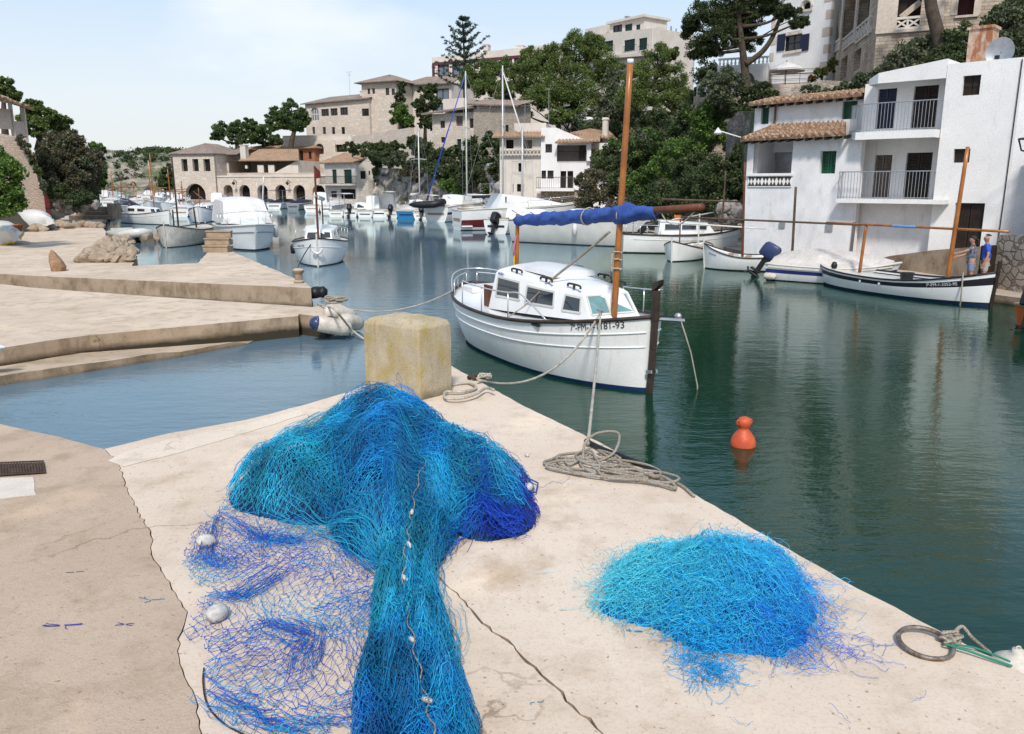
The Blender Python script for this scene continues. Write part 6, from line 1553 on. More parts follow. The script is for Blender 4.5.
# ------------------------------------------------------------- buildings
def arch(x0, x1, z0, z1, n=10):
    c = (x0 + x1) / 2; r = (x1 - x0) / 2; zs = z1 - r
    return [(x0, z0), (x1, z0)] + [(c + r * math.cos(PI * i / n), zs + r * math.sin(PI * i / n)) for i in range(n + 1)]
def rect(x0, x1, z0, z1): return [(x0, z0), (x1, z0), (x1, z1), (x0, z1)]
class Bld:
    def __init__(s, name, label, cat, fr, group=None):
        s.fr = fr; s.root = empty(name, (fr.o[0], fr.o[1], fr.z0), fr.ang, label, cat, group)
    def px(s, x0, y0, x1, y1, off=0):
        a = s.fr.uv(x0, y0, off); b = s.fr.uv(x1, y1, off); c = s.fr.uv(x0, y1, off); d = s.fr.uv(x1, y0, off)
        return (min(a[0], b[0]), max(a[0], b[0]), (c[1] + b[1]) / 2, (a[1] + d[1]) / 2)
    def x(s, px, py=150, off=0): return s.fr.uv(px, py, off)[0]
    def z(s, px, py, off=0): return s.fr.uv(px, py, off)[1]
    def wall(s, outline, holes, y0, depth, mat_, name='wall', reveal=.22):
        mb = MB(); V3 = lambda p, y: (p[0], y, p[1])
        if sum(outline[i][0]*outline[(i+1)%len(outline)][1] - outline[(i+1)%len(outline)][0]*outline[i][1] for i in range(len(outline))) < 0: outline = outline[::-1]
        mb.poly3([[V3(p, y0) for p in outline]] + [[V3(p, y0) for p in h] for h in holes], 0, (0,-1,0))
        mb.poly3([[V3(p, y0 + depth) for p in outline]] + ([[V3(p, y0 + depth) for p in h] for h in holes] if reveal > depth - .01 else []), 0, (0,1,0))
        n = len(outline)
        for i in range(n):
            a, b = outline[i], outline[(i+1) % n]; mb.add([V3(a, y0), V3(b, y0), V3(b, y0+depth), V3(a, y0+depth)], [(0,3,2,1)][0:1] if False else [(3,2,1,0)])
        for h in holes:
            if sum(h[i][0]*h[(i+1)%len(h)][1] - h[(i+1)%len(h)][0]*h[i][1] for i in range(len(h))) < 0: h = h[::-1]
            for i in range(len(h)):
                a, b = h[i], h[(i+1) % len(h)]; mb.add([V3(a, y0), V3(b, y0), V3(b, y0+reveal), V3(a, y0+reveal)], [(0,1,2,3)])
        return mb.build(name, mat_, s.root)
    def box(s, name, x0, x1, y0, y1, z0, z1, mat_, bevel=0, parent=None):
        return MB().box(x0, x1, y0, y1, z0, z1).build(name, mat_, parent or s.root, bevel=bevel)
    def win(s, h, y0, kind='glass', mat_=None, reveal=.22, frame=None, nv=2, nh=1, bar=.06, poly=None):
        x0, x1, z0, z1 = h; y = y0 + reveal * .7; p = poly or rect(x0, x1, z0, z1)
        if kind == 'glass':
            f = MB()
            for k in range(nv + 1):
                xx = x0 + (x1-x0) * k / nv; xx = min(max(xx, x0 + bar/2), x1 - bar/2); f.box(xx-bar/2, xx+bar/2, y-.03, y+.03, z0, z1)
            for k in range(nh + 1):
                zz = z0 + (z1-z0) * k / nh; zz = min(max(zz, z0 + bar/2), z1 - bar/2); f.box(x0, x1, y-.025, y+.025, zz-bar/2, zz+bar/2)
            o = f.build('window', frame or M['brown'], s.root)
            MB().poly3([[(a, y + .012, b) for a, b in p]], 0, (0,-1,0)).build('pane', mat_ or M['glass'], o)
        elif kind in ('shutter', 'door'):
            f = MB(); n = 2 if (x1 - x0) > .55 else 1
            for k in range(n):
                a = x0 + (x1-x0)*k/n + .012; b = x0 + (x1-x0)*(k+1)/n - .012
                f.box(a, b, y, y+.04, z0, z1)
                if kind == 'shutter':
                    f.box(a, a+.07, y-.03, y-.001, z0, z1); f.box(b-.07, b, y-.03, y-.001, z0, z1)
                    m_ = max(5, int((z1-z0) / .11)) if (z1-z0) < 6 else 12
                    for q in range(m_):
                        zz = z0 + (z1-z0) * (q+.5)/m_; f.bar((a+.07, y-.014, zz), (b-.07, y-.014, zz), .04, .012, 0, (0,-.6,.8))
                else:
                    for q in range(1, 5): f.box(a + (b-a)*q/5 - .006, a + (b-a)*q/5 + .006, y-.012, y-.001, z0+.03, z1-.03)
                    f.box(a, b, y-.02, y-.001, z0 + (z1-z0)*.45, z0 + (z1-z0)*.45 + .1)
            return f.build('shutter' if kind == 'shutter' else 'door', mat_ or M['green'], s.root)
        elif kind == 'dark':
            o = MB().poly3([[(a, y0 + reveal - .004, b) for a, b in p]], 0, (0,-1,0)).build('opening', mat_ or M['dark'], s.root); return o
    def front(s, outline, ops, y0, depth, mat_, name='wall', reveal=.22):
        """ops: list of dict(h=(x0,x1,z0,z1) | poly, kind, mat...)"""
        holes = []
        for o in ops:
            p = o.get('poly') or rect(*o['h']); holes.append(p)
        w_ = s.wall(outline, holes, y0, depth, mat_, name, reveal)
        for o in ops:
            h = o.get('h') or (min(q[0] for q in o['poly']), max(q[0] for q in o['poly']), min(q[1] for q in o['poly']), max(q[1] for q in o['poly']))
            s.win(h, y0, o.get('kind', 'glass'), o.get('mat'), reveal, o.get('frame'), o.get('nv', 2), o.get('nh', 1), o.get('bar', .06), o.get('poly'))
        return w_
    def roof(s, name, eL, eR, rR, rL, mat_, pitch=.3, amp=.05, lip=.08, rows=0):
        eL, eR, rR, rL = map(Vector, (eL, eR, rR, rL)); W = max((eR-eL).length, (rR-rL).length); nt_ = max(2, int(W / pitch)); nc = nt_ * 6
        up = (eR-eL).cross(rL-eL).normalized() if (rL-eL).length > 1e-3 else (eR-eL).cross(rR-eL).normalized()
        if up.z < 0: up = -up
        L = max((rL-eL).length, .1); nr = rows or max(2, int(L / .42)); P_ = []; slope = (rL - eL).normalized()
        for j in range(nr * 2 + 2):
            k = j // 2; t = min(1, (k + (j % 2) * .98) / nr) if j < nr * 2 else 1
            lift = .022 * (1 - (j % 2)) if amp > .03 else 0
            row = []
            for i in range(nc + 1):
                q = i / nc; p = (eL.lerp(eR, q)).lerp(rL.lerp(rR, q), t); ph = (i % 6) / 6
                b_ = math.sin(ph * 2 * PI); row.append(p + up * (amp * (b_ if b_ > 0 else b_ * .7) + lift))
            P_.append(row)
        mb = MB(); under = [p - Vector((0,0,lip)) for p in (eL, eR)]
        mb.grid(P_)
        base_ = [[p - up * lip for p in (eL, eR)], [p - up * lip for p in (rL, rR)]]
        mb.grid(base_, flip=True)
        mb.grid([[P_[0][i] for i in range(nc + 1)], [eL.lerp(eR, i/nc) - up * lip for i in range(nc + 1)]], flip=True)
        for a in (0, -1): mb.add([P_[0][a], P_[-1][a], P_[-1][a] - up*(lip+amp*.5), P_[0][a] - up*(lip+amp*.5)], [(0,1,2,3), (3,2,1,0)])
        return mb.build(name, mat_, s.root, True)
    def hip(s, x0, x1, y0, y1, ze, zr, mat_, ov=.5, ridge=None, pitch=.45, amp=.05):
        x0 -= ov; x1 += ov; y0 -= ov; y1 += ov; d = min(x1-x0, y1-y0) / 2
        if x1 - x0 >= y1 - y0: a, b = (x0 + d, (y0+y1)/2, zr), (x1 - d, (y0+y1)/2, zr)
        else: a, b = ((x0+x1)/2, y0 + d, zr), ((x0+x1)/2, y1 - d, zr)
        c = [(x0,y0,ze),(x1,y0,ze),(x1,y1,ze),(x0,y1,ze)]
        if x1 - x0 >= y1 - y0: faces = [(c[0],c[1],b,a),(c[1],c[2],b,b),(c[2],c[3],a,b),(c[3],c[0],a,a)]
        else: faces = [(c[0],c[1],a,a),(c[1],c[2],b,a),(c[2],c[3],b,b),(c[3],c[0],a,b)]
        for f in faces: s.roof('roof', *f, mat_, pitch, amp, .12)
    def balustrade(s, x0, x1, y, z0, z1, mat_, kind='bal', step=.28, name='balustrade'):
        mb = MB(); mb.box(x0, x1, y-.09, y+.09, z1-.12, z1); mb.box(x0, x1, y-.09, y+.09, z0, z0+.1)
        n = max(2, int((x1-x0)/step))
        if kind == 'bal':
            for i in range(n):
                c = x0 + (x1-x0)*(i+.5)/n; mb.lathe([(.045,z0+.1),(.085,z0+.1+(z1-z0-.22)*.35),(.045,z0+.1+(z1-z0-.22)*.7),(.06,z1-.12)], (c, y, 0), 6)
        elif kind == 'x':
            n = max(1, int((x1-x0)/(z1-z0)/.8))
            for i in range(n):
                a = x0 + (x1-x0)*i/n; b = x0 + (x1-x0)*(i+1)/n
                mb.bar((a,y,z0+.1),(b,y,z1-.12),.09,.10,0,(0,1,0)); mb.bar((a,y+.004,z1-.12),(b,y+.004,z0+.1),.09,.10,0,(0,1,0)); mb.box(a-.05,a+.05,y-.07,y+.07,z0+.1,z1-.12)
        elif kind == 'solid': mb.box(x0, x1, y-.06, y+.06, z0+.1, z1-.12)
        return mb.build(name, mat_, s.root)
    def railing(s, pts, z0, z1, mat_, step=.12, r=.010, name='railing'):
        mb = MB()
        for a, b in zip(pts[:-1], pts[1:]):
            L = math.hypot(b[0]-a[0], b[1]-a[1]); n = max(1, int(L/step))
            for z, q in ((z1, 1.8), (z0+.06, 1.3)): mb.tube([(a[0],a[1],z),(b[0],b[1],z)], r*q, 5)
            for i in range(n + 1):
                t = i/n; mb.tube([(a[0]+(b[0]-a[0])*t, a[1]+(b[1]-a[1])*t, z0), (a[0]+(b[0]-a[0])*t, a[1]+(b[1]-a[1])*t, z1)], r, 4, cap=False)
        return mb.build(name, mat_, s.root)
    def chimney(s, x0, x1, y0, y1, z0, z1, mat_, cap=True, round_=False):
        mb = MB()
        if round_: mb.lathe([((x1-x0)/2, z0),((x1-x0)/2*.9, z1-.25),((x1-x0)/2*1.15, z1-.2),((x1-x0)/2, z1-.02),(0,z1)], ((x0+x1)/2,(y0+y1)/2,0), 12)
        else:
            mb.box(x0, x1, y0, y1, z0, z1)
            if cap: mb.box(x0-.08, x1+.08, y0-.08, y1+.08, z1+.003, z1+.12)
        return mb.build('chimney', mat_, s.root)
def fr_px(pa, Ya, pb, Yb, z0):
    a, b = at(pa, z0, Ya), at(pb, z0, Yb); return Fr(a, b, z0)

# 1 -- long arcade building across the water
fr = fr_px(175.5, 131, 326, 126, .8); B = Bld('arcade_building', 'long beige waterfront building with a row of dark arches and tiled hip roofs', 'building', fr)
xj = B.x(214); zt = B.z(195, 153.5); W = B.x(326); zter = B.z(260, 177)
ops = []
for a, b in ((181,188),(192,199),(203,210.7)):
    h = B.px(a, 159, b, 171.2); ops.append(dict(h=h, frame=M['brown'], nv=2, nh=3, bar=.12))
h = B.px(184.5, 183.5, 206, 200); ops.append(dict(poly=arch(h[0], h[1], .02, h[3]), kind='dark'))
B.front([(0,-1.5),(xj,-1.5),(xj,zt),(0,zt)], ops, 0, 11, M['sand'], reveal=.8)
B.hip(0, xj, 0, 11, zt, zt + 1.7, M['slate_roof'], .4, amp=.02)
ops = []
for i, (a, b) in enumerate(((222.7,233),(238.5,250),(256.7,268),(274.5,286),(292.7,305),(311.8,325))):
    h = B.px(a, 184.8, b, 200); ops.append(dict(poly=arch(h[0], h[1], .02, h[3]), kind='dark', mat=M['dark'] if i else M['room']))
B.front([(xj+.01,-1.5),(W,-1.5),(W,zter),(xj+.01,zter)], ops, .12, 10, M['sand'], reveal=1.0)
B.box('cornice', xj+.02, W+.05, .02, .4, zter+.003, zter+.22, M['cream']); B.balustrade(B.x(228), W, .35, zter+.223, zter+.62, M['sandplain'], 'solid', name='parapet')
off = 3.2; zt2 = B.z(260, 160.5, off); xa, xb = B.x(218, 165, off), B.x(298, 165, off)
ops = [dict(h=B.px(223,163,229,173,off), nv=2, nh=1, frame=M['dgreen'], mat=M['sky_glass'], bar=.18), dict(h=B.px(257.3,165,263.8,172.6,off), nv=2, nh=1, bar=.12), dict(h=B.px(268,165,274.5,172.6,off), nv=2, nh=1, bar=.12), dict(h=B.px(245,165.2,247.3,168.5,off), kind='dark')]
B.front([(xj-.5,zter-.1),(xb,zter-.1),(xb,zt2),(xj-.5,zt2)], ops, off, 8, M['cream'], reveal=.3)
B.roof('roof', (B.x(240,160,off), off-.6, zt2), (xb+.5, off-.6, zt2), (xb-2.2, off+5, zt2+1.9), (B.x(244,155,off), off+5, zt2+1.9), M['tile_pale'], .45, .05, .12)
B.roof('roof', (xj-.2, off-.5, zt2+1.0), (B.x(239,160,off), off-.5, zt2+1.0), (B.x(239,160,off), off+5, zt2+2.2), (xj-.2, off+5, zt2+2.2), M['slate_roof'], .45, .03, .12)
h = B.px(239,145.5,245.3,160,off); B.chimney(h[0], h[1], off+.2, off+1.2, h[2], h[3], M['cream'])
for px in (234, 288):
    mb = MB(); x = B.x(px); z = B.z(px, 182.5); mb.tube([(x,.12,z),(x,-.5,z+.35),(x,-.8,z+.3)], .05, 5); mb.lathe([(.05,.3),(.28,0),(.05,-.3)], (x,-.85,z-.1), 8); mb.build('wall_lamp', M['black'], B.root)
mb = MB(); mb.box(xj-.07,xj+.07,-.1,-.002,0,zt); mb.build('downpipe', M['slate_roof'], B.root)
# orange brick block behind it
fr = fr_px(244, 146, 315, 139, 6.0); B = Bld('house', 'orange plastered house with dark windows rising behind the arcade building', 'house', fr)
W = B.fr.L; zt = B.z(300, 148)
B.front([(0,-6),(W,-6),(W,zt),(0,zt)], [dict(h=B.px(299.5,150.5,303.5,164), kind='glass', bar=.15), dict(h=B.px(308.5,151.5,311.6,159), kind='glass', bar=.15), dict(h=B.px(262,150,268,153), kind='dark')], 0, 9, M['orange'])
B.hip(0, W, 0, 9, zt, zt + 1.3, M['tile_pale'], .6, amp=.04)
h = B.px(296,163.5,303,171); B.box('yellow_panel', h[0]+.9*0, h[1], -.8, -.7, h[2]+.6, h[3], M['yellow'])

# 2 -- villa with square tower on the rise
fr = fr_px(307, 152, 372, 146, 10.5); V_ = Bld('villa', 'large beige stone villa with square tower and arched window on the hilltop', 'villa', fr)
W = V_.x(370, 130); zl = V_.z(307, 104.3); zr = V_.z(369, 98.5)
ops = [dict(poly=arch(*[V_.px(310.7,107.3,319,121)[i] for i in (0,1,2,3)]), kind='glass', mat=M['sky_glass'], nv=3, nh=2, bar=.12, frame=M['cream'])]
for a, b, c, d in ((321,109,329,116),(330.3,108.3,337.6,115.5),(340,107.3,348,115),(361.6,108.5,369,116)): ops.append(dict(h=V_.px(a,b,c,d), nv=3, nh=1, frame=M['brown'], bar=.12))
for a, b in ((312.2,315.2),(322.5,326),(331.7,335.2),(341.3,345)): ops.append(dict(h=V_.px(a,127,b,134), nv=1, nh=1, bar=.1))
V_.front([(0,-8),(W,-8),(W,zr),(0,zl)], ops, 0, 12, M['sand'], reveal=.3)
V_.roof('roof', (-.6,-.6,zl+.05), (W+.3,-.6,zr+.05), (W+.3,8,zr+2.0), (-.6,8,zl+2.0), M['slate_roof'], .5, .03, .15)
offt = .6; x0, x1 = V_.x(362,100,offt), V_.x(396,100,offt); zt = V_.z(380, 82, offt)
ops = [dict(h=V_.px(a,b,c,d,offt), nv=1, nh=1, bar=.1) for a, b, c, d in ((367.5,88.5,370.2,94),(372.2,88.3,375,93.8),(385.5,88,389.3,95),(391.5,88.5,395,95))]
V_.front([(x0,-6),(x1,-6),(x1,zt),(x0,zt)], ops, offt, 9, M['sand'], 'tower')
V_.hip(x0, x1, offt, offt+9, zt, zt+1.6, M['slate_roof'], .9, amp=.03)
h = V_.px(350,86,354.5,98); V_.chimney(h[0], h[1], 4, 5, h[2], h[3], M['masonry']); h = V_.px(345.5,89,348.5,97); V_.chimney(h[0], h[1], 4.2, 5, h[2], h[3], M['cream'])
h = V_.px(338,95,362,100); V_.box('roof_parapet', h[0], h[1], 3.0, 3.3, h[2], h[3], M['cream'])
# terrace below villa
fr = fr_px(285, 142, 356, 138, 6); T = Bld('terrace_wall', 'beige terrace with balustrade and arched cellar openings under the hilltop villa', 'terrace', fr)
W = T.fr.L; zt = T.z(320, 140.3)
T.front([(0,-6),(W,-6),(W,zt),(0,zt)], [dict(poly=arch(*T.px(315,143.5,324,154)), kind='dark', mat=M['room']), dict(h=T.px(335,144.5,347,152), kind='dark')], 0, 5, M['sand'], reveal=.6)
T.balustrade(-.2, W, .2, zt+.002, zt+.85, M['cream'], 'solid')
fr = fr_px(352, 137, 411, 122, 8); T = Bld('retaining_wall', 'long plain retaining wall sloping between the villa and the rock cliff', 'wall', fr)
T.front([(0,-3),(T.fr.L,-3),(T.fr.L,T.z(411,127.5)),(0,T.z(352,136.5))], [], 0, .6, M['sand']); T.box('coping', -.05, .3, -.05, .65, T.z(352,136.5), T.z(352,136)+.2, M['cream'])
# 3 -- small white house with green shutters
fr = fr_px(326, 112, 358, 107, .8); S = Bld('house', 'small white quayside house with green shutters, balcony and pale tile roof', 'house', fr)
W = S.fr.L; zt = S.z(340, 162.5); zr_ = S.z(345, 154.5, 3.5)
S.front([(0,-1),(W,-1),(W,zt),(0,zt)], [dict(h=S.px(331.6,169.5,337,183.6), kind='shutter', mat=M['dgreen']), dict(h=S.px(343.4,169.5,352,183.6), kind='shutter', mat=M['dgreen']), dict(h=S.px(331,191,337,197.5), bar=.1), dict(h=S.px(340,189,356.5,199), kind='dark')], 0, 7, M['cream'])
S.roof('roof', (-.5,-.5,zt), (W+.4,-.5,zt), (W+.4,3.5,zr_+.2), (-.5,3.5,zr_+.2), M['tile_pale'], .4, .06, .12); S.roof('roof', (W+.4,7.5,zt), (-.5,7.5,zt), (-.5,3.5,zr_+.2), (W+.4,3.5,zr_+.2), M['tile_pale'], .4, .06, .12)
h = S.px(326,183.8,357,185.5); S.box('balcony', 0, W, -1.0, -.005, h[2], h[3], M['cream']); S.railing([(0.02,-.02),(0.02,-.95),(W-.02,-.95),(W-.02,-.02)], h[3], h[3]+.95, M['black'], .2, .018)
# its gable wing on the right
frg = Fr(S.fr.w(W+.02,0,0), (S.fr.w(W,0)[0]+2.4, S.fr.w(W,0)[1]+1.4), .8); G2 = Bld.__new__(Bld); G2.fr = frg; G2.root = empty('gable_wing', (frg.o[0], frg.o[1], .8), frg.ang); 
wg = G2.x(378, 180); zg = G2.z(358, 166)
G2.front([(0,-1),(wg,-1),(wg,zg-.3),(wg*.55,G2.z(369,157)),(0,zg)], [dict(h=G2.px(360.3,171,366,179), bar=.1), dict(h=G2.px(368.5,171,370.5,175), kind='dark')], 0, 4, M['cream'])
G2.root.parent = S.root; G2.root.matrix_parent_inverse = Matrix()
inv = Matrix.Translation((S.root.location)) @ Matrix.Rotation(S.fr.ang, 4, 'Z'); mw = Matrix.Translation(G2.root.location) @ Matrix.Rotation(frg.ang, 4, 'Z'); lm = inv.inverted() @ mw
# flatten: wing parts become direct parts of the house
for ch in list(G2.root.children):
    ch.parent = S.root; ch.matrix_local = lm
    ch.name = 'gable_wing' if ch.name.startswith('wall') else ch.name
bpy.data.objects.remove(G2.root)
mb = MB()
for i in range(9): mb.box(W + 1.2 + .32*i, W + 1.55 + .32*i, -1.3, -.3, -.5, .25 + .32*i)
mb.build('outside_stairs', M['sand'], S.root)
# 4 -- stone house above the cliff
fr = fr_px(433, 97, 476, 94, 6.0); S = Bld('house', 'pale house with flat tiled eaves on top of the overgrown cliff behind the yacht masts', 'house', fr)
W = S.fr.L; zt = S.z(445, 113.5)
S.front([(0,-3),(W,-3),(W,zt),(0,zt)], [dict(h=S.px(440.3,120.8,445,128), bar=.1), dict(h=S.px(441,137,445.2,142.6), bar=.1), dict(h=S.px(456.8,139,461.3,151.5), kind='door', mat=M['dgreen']), dict(h=S.px(469.5,118.5,473.5,128), bar=.1), dict(h=S.px(456,116,463,126), kind='dark', mat=M['room'])], 0, 8, M['sand'])
S.roof('roof', (-.9,-.9,zt), (W+.4,-.9,zt+.5), (W+.4,6,zt+1.6), (-.9,6,zt+1.1), M['slate_roof'], .4, .05, .15)
h = S.px(443,98.5,464,110,4); S.front(rect(h[0],h[1],h[2]-1,h[3]), [], 4, 4, M['cream'], 'upper_wall'); h = S.px(484,98,488,105,3); S.chimney(h[0],h[1],3,4,h[2]-1,h[3],M['cream'])
fr = fr_px(474, 93.5, 517, 90, 5.0); S = Bld('house', 'rough stone house wall without windows between the yacht masts and the big pine', 'house', fr)
S.front([(0,-3),(S.fr.L,-3),(S.fr.L,S.z(517,106)),(0,S.z(474,104))], [dict(h=S.px(505,125,508.5,133), bar=.1)], 0, 2.5, M['masonry']); S.roof('roof', (-.5,-.5,S.z(474,104)), (S.fr.L+.5,-.5,S.z(517,106)), (S.fr.L+.5,2.6,S.z(517,106)+.7), (-.5,2.6,S.z(474,104)+.7), M['slate_roof'], .45, .04, .12)
# 5 -- white tower house by the water
fr = fr_px(500, 74, 622, 72.5, .9); S = Bld('house', 'white waterfront house with beige tower, balconies and stone base left of the hedge', 'house', fr)
xt = S.x(543); zt = S.z(520, 137); zp = S.z(530, 123, 1.5)
S.front([(0,-1.5),(xt,-1.5),(xt,zt),(0,zt)], [dict(h=S.px(518.3,163,521.8,171.7), kind='dark'), dict(h=S.px(517,184,521,191.6), kind='dark'), dict(h=S.px(506,139.8,513.6,148.6), kind='dark'), dict(h=S.px(524,140,532,148.6), kind='dark', mat=M['room'])], 0, 7, M['cream'])
S.roof('roof', (-.6,-.7,zt), (xt+.2,-.7,zt), (xt+.2,1.4,zt+.5), (-.6,1.4,zt+.5), M['tile_pale'], .3, .06, .1)
S.front(rect(S.x(514,123,1.5), S.x(546,123,1.5), zt-.5, zp), [], 1.5, 5, M['cream'], 'upper_wall')
S.balustrade(.1, xt, -.25, S.z(520,155), S.z(520,149), M['cream'], 'bal', .3)
offw = -.35; xw0, xw1 = S.x(541,150,offw), S.x(583,150,offw); ztw = S.z(560,127.5,offw)
ops = [dict(h=S.px(545.4,144,552,152.6,offw), nv=2, bar=.08), dict(h=S.px(557,145,586,161.5,offw), kind='dark', mat=M['room']), dict(h=S.px(539.5+2,170.5,546,178.6,offw), bar=.08), dict(h=S.px(547.5,170.5,553.5,178.6,offw), bar=.08), dict(h=S.px(560.5,171,566,188,offw), kind='door', mat=M['brown']), dict(h=S.px(567.5,171,573,188,offw), kind='door', mat=M['brown'])]
xw1b = S.x(590,150,offw)
S.front([(xw0,S.z(550,190,offw)),(xw1b,S.z(550,190,offw)),(xw1b,S.z(588,142,offw)),(S.x(569,140,offw),S.z(569,133,offw)),(S.x(556,130,offw),ztw),(xw0,ztw)], ops, offw, 7, M['white2'], reveal=.5)
h = S.px(579,145.5,585,161); S.win(h, offw+.1, 'door', M['brown'])
S.box('balcony_column', S.x(590,150,-.6)-.25, S.x(590,150,-.6)+.1, -.7, -.36, S.z(588,161,-.6), S.z(588,142,-.6), M['white2'])
S.front(rect(xw0+.02, S.x(578,195,-.2), -1.5, S.z(550,190,-.2)), [], -.2, 5, M['rubble'], 'stone_base', .2)
z0 = S.z(560,188.6,-1.3); S.box('balcony', S.x(536,190,-1.3), S.x(574,190,-1.3), -1.5, offw-.005, z0-.22, z0, M['white2']); S.railing([(S.x(536.5,190,-1.3),-1.45),(S.x(573.5,190,-1.3),-1.45)], z0, z0+.95, M['black'], .18, .014)
z1 = S.z(570,161.5,-.8); S.railing([(S.x(557,161,-.8),-.45),(S.x(590,161,-.8),-.45)], z1, z1+.85, M['black'], .16, .012)
for pa in (569, 592): S.box('porch_post', S.x(pa,195,-1.3)-.08, S.x(pa,195,-1.3)+.08, -1.42, -1.28, -.5, z0-.22 if pa == 569 else S.z(592,172,-1.3), M['oldspar'])
S.roof('roof', (S.x(555,142,-1.3),-1.3,S.z(560,142.3,-1.3)), (S.x(600,142,-1.3),-1.3,S.z(600,140.8,-1.3)), (S.x(600,136,1.2),1.6,S.z(600,134,1.6)), (S.x(566,136,1.2),1.6,S.z(572,134,1.6)), M['tile_pale'], .3, .06, .1)
S.roof('roof', (S.x(590,158,-.8),-.8,S.z(592,158,-.8)), (S.x(634,158,-.8),-.8,S.z(634,153,-.8)), (S.x(620,142,3),3,S.z(620,143,3)), (S.x(586,142,3),3,S.z(586,143,3)), M['tile_pale'], .3, .06, .1)
S.roof('roof', (S.x(570,133,1),1.0,S.z(570,133,1)), (S.x(618,136,1),1.0,S.z(618,139,1)), (S.x(610,128,4),4,S.z(610,131.5,4)), (S.x(590,128,4),4,S.z(590,129,4)), M['tile_pale'], .3, .06, .1)
S.front(rect(S.x(588,150,1.2), S.x(622,150,1.2), 0, S.z(600,143,1.2)), [], 1.2, 5, M['white2'], 'side_wall')
h = S.px(602,117,608.5,136,1.6); S.chimney(h[0],h[1],1.7,1.7+h[1]-h[0],h[2]-1,h[3],M['cream'],round_=True)
def aerial(S, px, y0, y1, off, arms=((0,.55),(.25,.4))):
    x, zb_, zt_ = S.x(px, y0, off), S.z(px, y1, off), S.z(px, y0, off); mb = MB(); mb.tube([(x,off,zb_-.5),(x,off,zt_)], .03, 5)
    for dz, hw in arms:
        mb.tube([(x-hw,off,zt_-dz),(x+hw,off,zt_-dz)], .018, 4)
        for q in (-.8,-.3,.3,.8): mb.tube([(x+hw*q,off-.2,zt_-dz),(x+hw*q,off+.2,zt_-dz)], .014, 4)
    mb.build('aerial', M['metal'], S.root)
aerial(S, 525, 103, 123, 2.5); aerial(S, 549, 88, 127, 3, ((.1,.3),))
aerial(V_, 349, 72, 97, 5, ((0,.6),(.5,.4)))
# 6 -- glass fronted block in the trees
fr = fr_px(433, 156, 562, 150, 16); S = Bld('apartment_building', 'pale modern building with maroon bands and large reflecting windows behind the conifer', 'building', fr)
W = S.fr.L; ztl, ztr = S.z(433,57.5), S.z(560,43)
ops = [dict(h=S.px(a,b,c,d), kind='glass', mat=M['sky_glass'], frame=M['maroon'], nv=2, nh=1, bar=.25) for a, b, c, d in ((437.5,64.5,449,76.5),(452,64,466,76),(480,60.5,497,70.5),(501,58.5,512,68),(514,57.5,527,67),(531,56,545,66),(437.5,88,450,100))]
S.front([(0,-6),(W,-6),(W,ztr),(0,ztl)], ops, 0, 10, M['cream'], reveal=.4)
a, b = S.px(434,61,520,62.3), None
mb = MB(); mb.bar((.1,-.06,S.z(433,64.2)), (W-3,-.06,S.z(540,54.5)), .12, .45); mb.bar((.1,-.06,S.z(433,80)), (W-3,-.06,S.z(540,70)), .12, .45); mb.box(.02,.5,-.14,-.002,S.z(433,80),S.z(433,64)); mb.build('maroon_band', M['maroon'], S.root)
h = S.px(512,43,519,48); S.chimney(h[0],h[1],3,5,h[2]-1,h[3],M['cream']); h = S.px(478,42,483,52); S.chimney(h[0],h[1],3,5,h[2]-1,h[3],M['cream'])
fr = fr_px(405, 150, 452, 146, 14); S = Bld('apartment_building', 'lower pale block with maroon window bands between the villa tower and the conifer', 'building', fr)
W = S.fr.L; S.front([(0,-6),(W,-6),(W,S.z(440,84)),(0,S.z(407,85))], [dict(h=S.px(408,89,413,100), mat=M['sky_glass'], frame=M['maroon'], bar=.2), dict(h=S.px(436,88.5,449,100), mat=M['sky_glass'], frame=M['maroon'], bar=.2), dict(h=S.px(436,103,447,113), mat=M['sky_glass'], frame=M['maroon'], bar=.2)], 0, 8, M['cream'])
S.roof('roof', (-.8,-.8,S.z(407,85)), (W+.5,-.8,S.z(440,84)), (W-1,6,S.z(440,84)+2.0), (1,6,S.z(407,85)+2), M['slate_roof'], .5, .03, .15)
# 7 -- top block with green shutters
fr = fr_px(583, 140, 653, 128, 22); S = Bld('apartment_building', 'pale hotel block with dark green shutters and rooftop penthouse on the skyline', 'building', fr)
W = S.fr.L; zl, zr = S.z(586,35.5), S.z(653,28)
ops = [dict(h=S.px(a,b,c,d), kind='shutter', mat=M['dgreen']) for a, b, c, d in ((586.5,43.5,590.5,53),(593.6,42.5,599.6,51),(603,41,612.8,52),(624.3,39.5,634.6,51),(639,38,646.8,50))]
S.front([(0,-8),(W,-8),(W,zr),(0,zl)], ops, 0, 9, M['cream'])
S.front([(-.01-W*.0,S.z(600,53.5,-1.2)),(W,S.z(653,51.5,-1.2)),(W,S.z(653,54.5,-1.2)),(0,S.z(600,57,-1.2))], [], -1.2, 1.19, M['cream'], 'balcony_slab')
for a, b in ((602,614),(623,636),(638,648)): h = S.px(a,46.5,b,52,-1.1); S.railing([(h[0],-1.1),(h[1],-1.1)], h[2], h[2]+.9, M['black'], .3, .02)
h = S.px(610,21,644,34.5,2.5); S.front(rect(h[0],h[1],h[2]-1,h[3]), [dict(h=S.px(625,24,632,33,2.5), kind='shutter', mat=M['dgreen']), dict(h=S.px(613,25,622,33,2.5), kind='glass', bar=.2), dict(h=S.px(636,24.5,640,33,2.5), kind='shutter', mat=M['dgreen'])], 2.5, 5, M['cream'], 'penthouse'); S.box('roof_slab', h[0]-.4, h[1]+.4, 2.0, 8, h[3]+.003, h[3]+.35, M['cream'])
